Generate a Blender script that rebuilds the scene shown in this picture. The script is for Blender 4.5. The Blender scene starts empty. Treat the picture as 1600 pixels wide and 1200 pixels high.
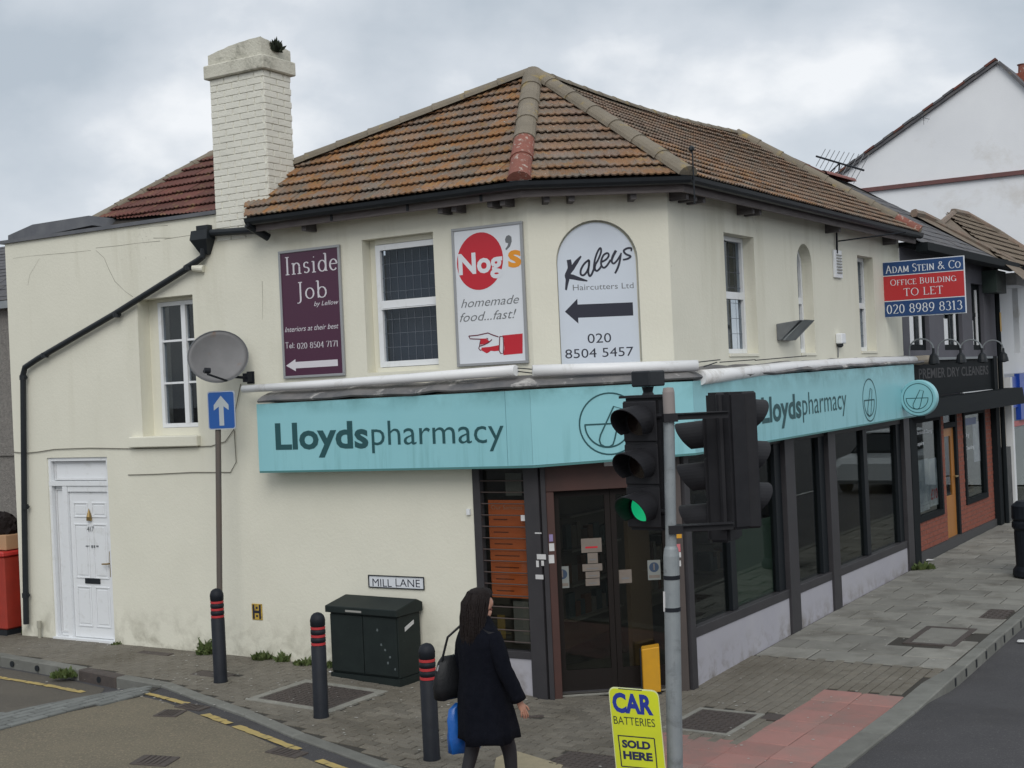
import bpy, bmesh, math, random
from mathutils import Vector, Matrix
rnd = random.Random(7)
SC = bpy.context.scene
COL = SC.collection
R_ = math.radians

# ------------------------------------------------------------------ camera
FPX, PITCH, ROLL, CAMZ = 2085.0, R_(.12), R_(-2.6), 3.14
def _rot():
    cp, sp, cr, sr = math.cos(PITCH), math.sin(PITCH), math.cos(ROLL), math.sin(ROLL)
    M = Matrix(((1,0,0),(0,0,-1),(0,1,0)))
    P = Matrix(((1,0,0),(0,cp,sp),(0,-sp,cp)))
    Q = Matrix(((cr,-sr,0),(sr,cr,0),(0,0,1)))
    return Q @ P @ M
RM = _rot(); RMT = RM.transposed()
CAM = Vector((0, 0, CAMZ))
cd = bpy.data.cameras.new('camera'); cam = bpy.data.objects.new('camera', cd); COL.objects.link(cam)
cd.sensor_width = 36; cd.lens = FPX/1600*36; cd.clip_start = .1; cd.clip_end = 2000
ax = Matrix((RM[0], -Vector(RM[1]), -Vector(RM[2]))).transposed()
cam.matrix_world = Matrix.Translation(CAM) @ ax.to_4x4()
SC.camera = cam

# ------------------------------------------------------------------ sky and light
W = bpy.data.worlds.new('World'); SC.world = W; W.use_nodes = True
nt = W.node_tree; nt.nodes.clear()
def N(t, typ, **k):
    n = t.nodes.new(typ)
    for a, b in k.items():
        if a == 'ins':
            for i, v in b.items(): n.inputs[i].default_value = v
        else: setattr(n, a, b)
    return n
SUN_EL, SUN_ROT = R_(40), R_(178)
sky = N(nt, 'ShaderNodeTexSky', sky_type='NISHITA', sun_disc=False, sun_elevation=SUN_EL, sun_rotation=SUN_ROT)
bg1 = N(nt, 'ShaderNodeBackground', ins={1: .07}); nt.links.new(sky.outputs[0], bg1.inputs[0])
tc = N(nt, 'ShaderNodeTexCoord')
mp = N(nt, 'ShaderNodeMapping', ins={3: (1.0, 1.0, 1.55)}); nt.links.new(tc.outputs['Generated'], mp.inputs[0])
mp.inputs[1].default_value = (.9, .2, .55)
n1 = N(nt, 'ShaderNodeTexNoise', ins={'Scale': 3.3, 'Detail': 8.0, 'Roughness': .50, 'Distortion': .08}); nt.links.new(mp.outputs[0], n1.inputs['Vector'])
rp = N(nt, 'ShaderNodeValToRGB'); nt.links.new(n1.outputs[0], rp.inputs[0])
e = rp.color_ramp.elements
e[0].position = .37; e[0].color = (.50, .565, .635, 1)
e[1].position = .57; e[1].color = (.94, .965, .995, 1)
m_ = rp.color_ramp.elements.new(.50); m_.color = (.69, .74, .80, 1)
bg2 = N(nt, 'ShaderNodeBackground', ins={1: 1.0}); nt.links.new(rp.outputs[0], bg2.inputs[0])
mx = N(nt, 'ShaderNodeMixShader', ins={0: .93}); nt.links.new(bg1.outputs[0], mx.inputs[1]); nt.links.new(bg2.outputs[0], mx.inputs[2])
wo = N(nt, 'ShaderNodeOutputWorld'); nt.links.new(mx.outputs[0], wo.inputs[0])
sd = bpy.data.lights.new('sun', 'SUN'); sd.energy = 1.45; sd.angle = R_(36); sd.color = (1, .97, .92)
sun = bpy.data.objects.new('sun', sd); COL.objects.link(sun)
sun.rotation_euler = Vector((math.sin(SUN_ROT)*math.cos(SUN_EL), math.cos(SUN_ROT)*math.cos(SUN_EL), math.sin(SUN_EL))).to_track_quat('Z', 'Y').to_euler()
sun.location = (0, -5, 30)
SC.view_settings.view_transform = 'Standard'; SC.view_settings.look = 'None'
SC.view_settings.exposure = 0.0; SC.view_settings.gamma = 1; SC.view_settings.use_curve_mapping = False
SC.cycles.max_bounces = 6; SC.cycles.transparent_max_bounces = 12

# ------------------------------------------------------------------ geometry of the place
def ray(px, py): return RMT @ Vector(((px-800)/FPX, (py-600)/FPX, 1.0))
def on_plane(px, py, p, n):
    d = ray(px, py); return CAM + d*((Vector(p)-CAM).dot(n)/d.dot(n))
class Fr:
    """wall frame: u to the right along the wall, z up, n out of the wall"""
    def __init__(s, o, u): s.o = Vector(o); s.u = Vector(u).normalized(); s.n = Vector((s.u.y, -s.u.x, 0))
    def P(s, u, z, n=0.0): p = s.o + s.u*u + s.n*n; return Vector((p.x, p.y, z + s.o.z))
    def q(s, px, py, n=0.0):
        p = on_plane(px, py, s.o + s.n*n, s.n); return ((p-s.o).dot(s.u), p.z - s.o.z)
    def un(s, p): d = Vector((p[0], p[1], 0)) - Vector((s.o.x, s.o.y, 0)); return d.dot(s.u), d.dot(s.n)
KA = Vector((.23, 13.37, 0)); KB = Vector((1.65, 13.49, 0))
aA, aB = R_(59.1), R_(33.0)
FA = Fr(KA, (math.sin(aA), -math.cos(aA), 0)); FB = Fr(KB, (math.sin(aB), math.cos(aB), 0)); FC = Fr(KA, KB-KA)
LC = (KB-KA).length
def G(x, y):
    a = max(0, -FA.un((x, y))[0]); b = max(0, FB.un((x, y))[0])
    a = min(a, 60); b = min(b, 60)
    return .2*(1-math.exp(-a/2.2)) + .3*(1-math.exp(-b/10))
def gp(px, py, dz=0.0):
    z = dz
    for i in range(12):
        q = on_plane(px, py, (0, 0, z), Vector((0, 0, 1))); z = G(q.x, q.y)+dz
    return q
def ss(a, b, x): t = max(0, min(1, (x-a)/(b-a))); return t*t*(3-2*t)
def RL(x, y):
    """level of the carriageway: flush at the crossing and the raised table, a kerb lower elsewhere"""
    ua, na = FA.un((x, y)); ub, nb = FB.un((x, y))
    m1 = ss(.2, 1.5, ub) if nb > .5 else 0
    m2 = ss(-3.95, -4.75, ua + .38*(na-1.8))
    return G(x, y) - .025 - .10*max(m1, m2)

# ------------------------------------------------------------------ materials
MATS = {}
def mat(name, col, rough=.7, var=None, scale=3.0, detail=5.0, bump=0.0, bscale=40.0, metal=0.0, spec=None,
        dirt=None, dscale=1.2, dpos=(.5, .7), rndv=0.0, emit=0.0, stretch=None, coat=0.0, extra=None):
    if name in MATS: return MATS[name]
    m = bpy.data.materials.new(name); m.use_nodes = True; t = m.node_tree; b = t.nodes['Principled BSDF']
    b.inputs['Roughness'].default_value = rough; b.inputs['Metallic'].default_value = metal
    if spec is not None: b.inputs['Specular IOR Level'].default_value = spec
    if coat: b.inputs['Coat Weight'].default_value = coat
    c4 = tuple(col)+(1,)
    g = N(t, 'ShaderNodeNewGeometry'); vec = g.outputs['Position']
    if stretch:
        mm = N(t, 'ShaderNodeMapping', ins={3: stretch}); t.links.new(vec, mm.inputs[0]); vec2 = mm.outputs[0]
    else: vec2 = vec
    cur = None
    if var:
        no = N(t, 'ShaderNodeTexNoise', ins={'Scale': scale, 'Detail': detail, 'Roughness': .6}); t.links.new(vec2, no.inputs['Vector'])
        r = N(t, 'ShaderNodeValToRGB'); t.links.new(no.outputs[0], r.inputs[0])
        r.color_ramp.elements[0].position = .3; r.color_ramp.elements[1].position = .7
        r.color_ramp.elements[0].color = c4; r.color_ramp.elements[1].color = tuple(var)+(1,); cur = r.outputs[0]
    if dirt:
        no = N(t, 'ShaderNodeTexNoise', ins={'Scale': dscale, 'Detail': 8.0, 'Roughness': .68, 'Distortion': .4}); t.links.new(vec, no.inputs['Vector'])
        r = N(t, 'ShaderNodeMapRange', ins={1: dpos[0], 2: dpos[1]}); t.links.new(no.outputs[0], r.inputs[0])
        mxn = N(t, 'ShaderNodeMix', data_type='RGBA'); t.links.new(r.outputs[0], mxn.inputs[0])
        if cur: t.links.new(cur, mxn.inputs[6])
        else: mxn.inputs[6].default_value = c4
        mxn.inputs[7].default_value = tuple(dirt)+(1,); cur = mxn.outputs[2]
    if extra: cur = extra(t, cur, vec, c4)
    if rndv:
        oi = N(t, 'ShaderNodeObjectInfo'); mr = N(t, 'ShaderNodeMapRange', ins={3: 1-rndv, 4: 1+rndv}); t.links.new(oi.outputs['Random'], mr.inputs[0])
        h = N(t, 'ShaderNodeHueSaturation'); t.links.new(mr.outputs[0], h.inputs['Value'])
        if cur: t.links.new(cur, h.inputs['Color'])
        else: h.inputs['Color'].default_value = c4
        cur = h.outputs[0]
    if cur: t.links.new(cur, b.inputs['Base Color'])
    else: b.inputs['Base Color'].default_value = c4
    if emit:
        b.inputs['Emission Color'].default_value = c4; b.inputs['Emission Strength'].default_value = emit
    if bump:
        no = N(t, 'ShaderNodeTexNoise', ins={'Scale': bscale, 'Detail': 6.0, 'Roughness': .6}); t.links.new(vec, no.inputs['Vector'])
        bn = N(t, 'ShaderNodeBump', ins={'Strength': bump, 'Distance': .02}); t.links.new(no.outputs[0], bn.inputs['Height'])
        t.links.new(bn.outputs[0], b.inputs['Normal'])
    MATS[name] = m; return m
def mixin(t, cur, fac, col, c4):
    mxn = N(t, 'ShaderNodeMix', data_type='RGBA'); t.links.new(fac, mxn.inputs[0])
    if cur: t.links.new(cur, mxn.inputs[6])
    else: mxn.inputs[6].default_value = c4
    mxn.inputs[7].default_value = tuple(col)+(1,); return mxn.outputs[2]
def noisefac(t, vec, scale, lo, hi, stretch=None, detail=6.0, rough=.65):
    if stretch:
        mm = N(t, 'ShaderNodeMapping', ins={3: stretch}); t.links.new(vec, mm.inputs[0]); vec = mm.outputs[0]
    no = N(t, 'ShaderNodeTexNoise', ins={'Scale': scale, 'Detail': detail, 'Roughness': rough, 'Distortion': .3}); t.links.new(vec, no.inputs['Vector'])
    r = N(t, 'ShaderNodeMapRange', ins={1: lo, 2: hi}); t.links.new(no.outputs[0], r.inputs[0]); return r.outputs[0]
def mulfac(t, a, b):
    m = N(t, 'ShaderNodeMath', operation='MULTIPLY'); t.links.new(a, m.inputs[0]); t.links.new(b, m.inputs[1]); return m.outputs[0]
def zfac(t, vec, lo, hi):
    s = N(t, 'ShaderNodeSeparateXYZ'); t.links.new(vec, s.inputs[0])
    r = N(t, 'ShaderNodeMapRange', ins={1: lo, 2: hi}); t.links.new(s.outputs[2], r.inputs[0]); return r.outputs[0]
def wall_extra(t, cur, vec, c4):
    # rain streaks, hairline cracks, and mud splashed up from the pavement
    cur = mixin(t, cur, mulfac(t, noisefac(t, vec, 2.6, .52, .80, (1, 1, .12)), zfac(t, vec, 1.8, 4.9)), (.56, .54, .43), c4)
    v = N(t, 'ShaderNodeTexNoise', ins={'Scale': 1.1, 'Detail': 5.0, 'Roughness': .6, 'Distortion': .8}); t.links.new(vec, v.inputs['Vector'])
    a = N(t, 'ShaderNodeMath', operation='SUBTRACT', ins={1: .5}); t.links.new(v.outputs[0], a.inputs[0])
    b = N(t, 'ShaderNodeMath', operation='ABSOLUTE'); t.links.new(a.outputs[0], b.inputs[0])
    r = N(t, 'ShaderNodeMapRange', ins={1: .0022, 2: .0008}); t.links.new(b.outputs[0], r.inputs[0])
    g = noisefac(t, vec, .7, .56, .66)
    cur = mixin(t, cur, mulfac(t, mulfac(t, r.outputs[0], g), zfac(t, vec, 3.4, 4.4)), (.33, .31, .25), c4)
    low = zfac(t, vec, .75, .12)
    cur = mixin(t, cur, mulfac(t, low, noisefac(t, vec, 5, .42, .75)), (.28, .265, .20), c4)
    return cur
M_wall = mat('cream_painted_render', (.73, .715, .61), .85, var=(.685, .672, .57), scale=1.3, bump=.16, bscale=30, extra=wall_extra)
M_brickpaint = mat('off_white_painted_brick', (.75, .74, .66), .85, var=(.69, .68, .605), scale=3, bump=.5, bscale=60, dirt=(.36, .35, .29), dscale=9, dpos=(.62, .82))
M_cap = mat('weathered_chimney_cement', (.60, .585, .50), .9, var=(.50, .485, .41), scale=5, bump=.6, bscale=30, dirt=(.20, .20, .16), dscale=5, dpos=(.52, .75))
M_upvc = mat('white_upvc', (.74, .76, .78), .35, dirt=(.55, .56, .54), dscale=6, dpos=(.55, .85))
M_pipewhite = mat('white_plastic_trunking', (.78, .79, .80), .4, dirt=(.42, .40, .36), dscale=2.3, dpos=(.56, .74), bump=.15, bscale=8)
M_black = mat('black_plastic', (.012, .015, .019), .5, spec=.3, var=(.018, .022, .026), scale=8)
M_blackmetal = mat('black_painted_metal', (.009, .011, .016), .6, spec=.25, var=(.014, .017, .023), scale=10, bump=.1)
M_fascia_wood = mat('weathered_dark_timber', (.055, .05, .052), .8, var=(.13, .12, .12), scale=4, stretch=(1, 1, 6), bump=.3)
M_lead = mat('old_lead_flashing', (.085, .09, .10), .75, var=(.20, .19, .185), scale=3.5, dirt=(.46, .45, .43), dscale=3.2, dpos=(.57, .66), bump=.5, bscale=12)
M_darkframe = mat('dark_grey_aluminium', (.036, .035, .039), .5, spec=.3, var=(.046, .044, .048), scale=4)
M_frameblack = mat('blackish_window_frame', (.009, .012, .015), .5, spec=.25)
M_brownmetal = mat('dark_reddish_brown_panel', (.075, .032, .026), .5, var=(.055, .027, .022), scale=3)
M_riser = mat('pale_grey_stall_riser', (.36, .355, .40), .6, var=(.40, .395, .43), scale=2, extra=lambda t, c, v, c4: mixin(t, c, mulfac(t, zfac(t, v, .38, .1), noisefac(t, v, 4, .45, .7)), (.17, .15, .13), c4))
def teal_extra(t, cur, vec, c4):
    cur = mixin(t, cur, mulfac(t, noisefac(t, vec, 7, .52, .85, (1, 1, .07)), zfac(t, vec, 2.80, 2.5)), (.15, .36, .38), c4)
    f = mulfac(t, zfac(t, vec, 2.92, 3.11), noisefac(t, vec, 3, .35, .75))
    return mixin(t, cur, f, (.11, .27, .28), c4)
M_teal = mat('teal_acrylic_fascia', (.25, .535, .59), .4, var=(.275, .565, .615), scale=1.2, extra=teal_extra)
M_tealtext = mat('dark_teal_lettering', (.012, .075, .085), .5)
M_glass_in = None
def glass(name, tint, spec_fac=.06, rough=.0, base=None):
    m = bpy.data.materials.new(name); m.use_nodes = True; t = m.node_tree; t.nodes.clear()
    o = N(t, 'ShaderNodeOutputMaterial'); tr = N(t, 'ShaderNodeBsdfTransparent'); tr.inputs[0].default_value = tuple(tint)+(1,)
    gl = N(t, 'ShaderNodeBsdfGlossy', ins={1: rough}); gl.inputs[0].default_value = (.9, .95, .95, 1)
    lw = N(t, 'ShaderNodeLayerWeight', ins={0: .5}); pw = N(t, 'ShaderNodeMath', operation='POWER', ins={1: 4.0}); t.links.new(lw.outputs['Facing'], pw.inputs[0]); ml = N(t, 'ShaderNodeMath', operation='MULTIPLY_ADD', ins={1: spec_fac, 2: .03}); t.links.new(pw.outputs[0], ml.inputs[0])
    cl = N(t, 'ShaderNodeClamp'); t.links.new(ml.outputs[0], cl.inputs[0])
    mx = N(t, 'ShaderNodeMixShader'); t.links.new(cl.outputs[0], mx.inputs[0]); t.links.new(tr.outputs[0], mx.inputs[1]); t.links.new(gl.outputs[0], mx.inputs[2])
    t.links.new(mx.outputs[0], o.inputs[0]); return m
M_shopglass = glass('shop_window_glass', (.74, .76, .74), .5)
M_glass = glass('window_glass', (.72, .75, .78), .35)
M_blind = mat('dark_blue_blind', (.052, .066, .10), .8, var=(.07, .085, .115), scale=2)
M_blindgrey = mat('grey_blind', (.11, .115, .125), .8, var=(.08, .085, .095), scale=6, stretch=(1, 1, .2))
M_darkroom = mat('dark_room_wall', (.03, .028, .025), .9)
M_shopin = mat('shop_interior_wall', (.13, .105, .08), .9, var=(.09, .075, .06), scale=1.5)
M_asph = mat('asphalt_road', (.072, .070, .075), .85, var=(.056, .055, .060), scale=1.5, bump=.8, bscale=160, extra=lambda t, c, v, c4: mixin(t, mixin(t, c, noisefac(t, v, 62, .56, .72, None, 3), (.14, .135, .135), c4), noisefac(t, v, .9, .48, .72), (.050, .048, .050), c4))
M_buff = mat('buff_anti_skid_surface', (.215, .188, .132), .9, var=(.165, .146, .106), scale=1.4, bump=.9, bscale=150, extra=lambda t, c, v, c4: mixin(t, mixin(t, c, noisefac(t, v, 48, .52, .66, None, 3), (.30, .245, .175), c4), noisefac(t, v, 55, .60, .70, None, 3), (.085, .078, .065), c4))
M_joint = mat('sandy_paving_joint', (.045, .041, .034), .95, bump=.6, bscale=120)
def wear(t, c, v, c4): return mixin(t, mixin(t, c, noisefac(t, v, 1.0, .45, .72), (.105, .092, .070), c4), noisefac(t, v, 70, .66, .72, None, 2), (.30, .29, .27), c4)
M_paver = mat('grey_block_paver', (.178, .162, .132), .9, var=(.132, .120, .098), scale=7, bump=.6, bscale=90, rndv=.16, extra=wear)
M_slab = mat('grey_concrete_slab', (.245, .24, .215), .9, var=(.19, .187, .168), scale=4, bump=.45, bscale=80, rndv=.16, extra=lambda t, c, v, c4: mixin(t, c, noisefac(t, v, 2.0, .5, .75), (.125, .118, .10), c4))
M_redslab = mat('red_tactile_slab', (.335, .165, .145), .9, var=(.285, .155, .135), scale=5, bump=.4, bscale=60, rndv=.10, extra=lambda t, c, v, c4: mixin(t, c, noisefac(t, v, 1.7, .45, .75), (.215, .165, .145), c4))
M_kerb = mat('granite_kerb', (.180, .182, .165), .85, var=(.135, .136, .122), scale=6, bump=.4, bscale=80, rndv=.12)
M_yellow = mat('worn_yellow_line', (.48, .36, .12), .85, var=(.34, .27, .12), scale=10, bump=.5, bscale=120)
M_white = mat('worn_white_line', (.55, .55, .53), .85, var=(.35, .35, .34), scale=9)
M_iron = mat('rusty_cast_iron', (.085, .068, .06), .75, var=(.06, .05, .046), scale=14, bump=.6, bscale=90)
M_concrete = mat('pale_concrete_surround', (.27, .265, .235), .9, var=(.2, .195, .17), scale=9, bump=.4)
M_red = mat('dull_red_stripe', (.42, .03, .035), .5)
M_galv = mat('galvanised_steel', (.27, .295, .305), .5, var=(.21, .235, .25), scale=5, metal=.15, bump=.1, dirt=(.13, .14, .145), dscale=7, dpos=(.55, .75))
M_cabinet = mat('dark_green_cabinet', (.008, .013, .013), .6, spec=.3, var=(.012, .019, .018), scale=5, dirt=(.09, .10, .095), dscale=11, dpos=(.66, .78))
M_greytext = mat('grey_print', (.15, .16, .17), .6)
M_darktext = mat('dark_navy_print', (.012, .014, .030), .5)
M_signwhite = mat('white_sign_face', (.70, .73, .77), .35, var=(.66, .69, .73), scale=1.5)
M_signpale = mat('pale_blue_white_board', (.60, .655, .73), .35, var=(.56, .61, .68), scale=1.5)
M_alu = mat('brushed_aluminium_frame', (.33, .34, .35), .4, metal=.3)
M_maroon = mat('maroon_sign_face', (.062, .013, .040), .35)
M_redprint = mat('bright_red_print', (.50, .012, .026), .4)
M_orange = mat('orange_print', (.75, .29, .02), .5)
M_paper = mat('white_paper', (.62, .62, .62), .7, var=(.5, .5, .5), scale=12)
M_navy = mat('navy_sign_face', (.015, .055, .17), .4)
M_signred = mat('red_sign_face', (.46, .028, .032), .4)
M_yelsign = mat('acid_yellow_sign', (.60, .66, .02), .4, var=(.50, .56, .03), scale=2)
M_blueprint = mat('blue_print', (.01, .03, .26), .5)
M_yelbox = mat('yellow_plastic', (.66, .33, .012), .45, var=(.55, .28, .02), scale=5)
M_skin = mat('skin', (.45, .24, .17), .55)
M_coat = mat('black_wool_coat', (.003, .004, .008), 1.0, spec=.15, var=(.006, .007, .012), scale=20, bump=.5, bscale=150)
M_hair = mat('dark_brown_hair', (.007, .004, .004), .7, spec=.25, var=(.014, .009, .008), scale=40, stretch=(1, 1, .08), bump=.6, bscale=70)
M_tights = mat('black_leggings', (.012, .012, .015), .7)
M_leather = mat('black_leather', (.008, .009, .011), .5, spec=.3, bump=.2, bscale=60)
M_bluebag = mat('blue_plastic_bag', (.012, .11, .42), .3, bump=.4, bscale=14)
M_leaf = mat('weed_leaf', (.045, .085, .02), .7, var=(.10, .12, .035), scale=20)
M_dry = mat('dry_stalk', (.12, .09, .04), .9)

# ------------------------------------------------------------------ mesh helpers
def thing(name, label, cat, loc=(0, 0, 0), group=None, kind=None):
    o = bpy.data.objects.new(name, None); COL.objects.link(o); o.location = loc; o.empty_display_size = .2
    if kind: o['kind'] = kind
    else: o['label'] = label; o['category'] = cat
    if group: o['group'] = group
    return o
def rootloc(p):
    v = Vector((0, 0, 0))
    while p is not None: v = v + Vector(p.location); p = p.parent
    return v
def obj(name, bm, m, parent=None, label=None, cat=None, group=None, kind=None, smooth=False, loc=None, keep=False):
    """bmesh in world coordinates -> one object; its origin sits at loc / at its parent's root"""
    me = bpy.data.meshes.new(name)
    L = rootloc(parent) if parent else Vector(loc or (0, 0, 0))
    if L.length > 0: bmesh.ops.translate(bm, verts=bm.verts, vec=-L)
    bm.normal_update(); bm.to_mesh(me)
    if not keep: bm.free()
    for x in (m if isinstance(m, (list, tuple)) else [m]): me.materials.append(x)
    if smooth:
        for p in me.polygons: p.use_smooth = True
    o = bpy.data.objects.new(name, me); COL.objects.link(o)
    if parent: o.parent = parent
    elif loc: o.location = loc
    if label: o['label'] = label
    if cat: o['category'] = cat
    if group: o['group'] = group
    if kind: o['kind'] = kind
    return o
def inst(name, me, M, parent, kind=None):
    o = bpy.data.objects.new(name, me); COL.objects.link(o); o.parent = parent
    o.matrix_basis = Matrix.Translation(-rootloc(parent)) @ M
    if kind: o['kind'] = kind
    return o
def bmn(): return bmesh.new()
BOXF = ((0,3,2,1),(4,5,6,7),(0,1,5,4),(1,2,6,5),(2,3,7,6),(3,0,4,7))
def hexa(bm, p):
    v = [bm.verts.new(q) for q in p]
    for f in BOXF: bm.faces.new([v[i] for i in f])
def wb(bm, fr, u0, u1, z0, z1, n0, n1):
    """box given in a wall frame"""
    hexa(bm, [fr.P(u0, z0, n1), fr.P(u1, z0, n1), fr.P(u1, z0, n0), fr.P(u0, z0, n0), fr.P(u0, z1, n1), fr.P(u1, z1, n1), fr.P(u1, z1, n0), fr.P(u0, z1, n0)])
def WB(fr, *a): bm = bmn(); wb(bm, fr, *a); return bm
def bevel(bm, w=.006, seg=1):
    bmesh.ops.recalc_face_normals(bm, faces=bm.faces)
    bmesh.ops.bevel(bm, geom=list(bm.edges), offset=w, segments=seg, affect='EDGES', clamp_overlap=True); return bm
def prism(bm, fr, pts, n0, n1):
    a = [bm.verts.new(fr.P(u, z, n1)) for u, z in pts]; b = [bm.verts.new(fr.P(u, z, n0)) for u, z in pts]
    bm.faces.new(a); bm.faces.new(b[::-1])
    k = len(pts)
    for i in range(k): bm.faces.new((a[i], b[i], b[(i+1) % k], a[(i+1) % k]))
def sheetpoly(bm, fr, pts, n):
    f = bm.faces.new([bm.verts.new(fr.P(u, z, n)) for u, z in pts]); return f
def tube(bm, pts, r, seg=10, cap=True):
    pts = [Vector(p) for p in pts]; rr = r if isinstance(r, (list, tuple)) else [r]*len(pts)
    rings = []; ref = None
    for i, p in enumerate(pts):
        d = (pts[min(i+1, len(pts)-1)] - pts[max(i-1, 0)]).normalized()
        if ref is None: ref = d.cross(Vector((0, 0, 1)) if abs(d.z) < .9 else Vector((1, 0, 0))).normalized()
        a = (ref - d*ref.dot(d)).normalized(); ref = a; b = d.cross(a)
        rings.append([bm.verts.new(p + (a*math.cos(t*2*math.pi/seg)+b*math.sin(t*2*math.pi/seg))*rr[i]) for t in range(seg)])
    for i in range(len(rings)-1):
        for k in range(seg): bm.faces.new((rings[i][k], rings[i][(k+1) % seg], rings[i+1][(k+1) % seg], rings[i+1][k]))
    if cap: bm.faces.new(rings[0][::-1]); bm.faces.new(rings[-1])
def lathe(bm, c, prof, seg=20, axis=None):
    """prof: (radius, height) pairs round a vertical axis through c"""
    c = Vector(c); rings = []
    for r, z in prof: rings.append([bm.verts.new(c + Vector((r*math.cos(t*2*math.pi/seg), r*math.sin(t*2*math.pi/seg), z))) for t in range(seg)])
    for i in range(len(rings)-1):
        for k in range(seg): bm.faces.new((rings[i][k], rings[i][(k+1) % seg], rings[i+1][(k+1) % seg], rings[i+1][k]))
    bm.faces.new(rings[0][::-1]); bm.faces.new(rings[-1])
def disc(fr, cu, cz, ru, rz=None, k=32, a0=0, a1=2*math.pi):
    rz = rz or ru; return [(cu+ru*math.cos(a0+(a1-a0)*i/k), cz+rz*math.sin(a0+(a1-a0)*i/k)) for i in range(k + (0 if abs(a1-a0-2*math.pi) < 1e-6 else 1))]
def ribbon(bm, fr, n, pts, w, closed=False):
    """flat stroke in a wall frame; w is a number, a list, or a function of the direction"""
    k = len(pts); L = []; Rr = []
    for i, (u, z) in enumerate(pts):
        if closed: a, b = pts[(i-1) % k], pts[(i+1) % k]
        else: a, b = pts[max(i-1, 0)], pts[min(i+1, k-1)]
        dx, dz = b[0]-a[0], b[1]-a[1]; l = math.hypot(dx, dz) or 1; dx /= l; dz /= l
        ww = w(dx, dz) if callable(w) else (w[i] if isinstance(w, (list, tuple)) else w)
        L.append(bm.verts.new(fr.P(u-dz*ww/2, z+dx*ww/2, n))); Rr.append(bm.verts.new(fr.P(u+dz*ww/2, z-dx*ww/2, n)))
    for i in range(k if closed else k-1):
        j = (i+1) % k; bm.faces.new((Rr[i], Rr[j], L[j], L[i]))
def face_out(bm, n):
    bm.normal_update()
    for f in bm.faces:
        if f.normal.dot(n) < 0: f.normal_flip()
_fc = {}
def textmesh(s, weight=0.0, shear=0.0, spacing=1.0):
    c = bpy.data.curves.new('txt', 'FONT'); c.body = s; c.offset = weight; c.shear = shear; c.space_character = spacing; c.resolution_u = 3
    o = bpy.data.objects.new('txt', c); COL.objects.link(o)
    dg = bpy.context.evaluated_depsgraph_get(); dg.update()
    me = bpy.data.meshes.new_from_object(o.evaluated_get(dg))
    bpy.data.objects.remove(o); bpy.data.curves.remove(c); return me
def text(fr, s, u0, u1, zb, cap, n, m, parent, weight=0.0, shear=0.0, name='lettering', slope=0.0, spacing=1.0, label=None):
    """lettering on a wall plane: from u0 to u1, base line zb, capitals cap high"""
    me = textmesh(s, weight, shear, spacing); H = .729
    xs = [v.co.x for v in me.vertices]; x0, x1 = min(xs), max(xs)
    bm = bmn(); bm.from_mesh(me); bpy.data.meshes.remove(me)
    for v in bm.verts:
        u = u0 + (v.co.x-x0)/(x1-x0)*(u1-u0); v.co = fr.P(u, zb + v.co.y/H*cap + slope*(u-u0), n)
    face_out(bm, fr.n)
    return obj(name, bm, m, parent, label=label)
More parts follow.
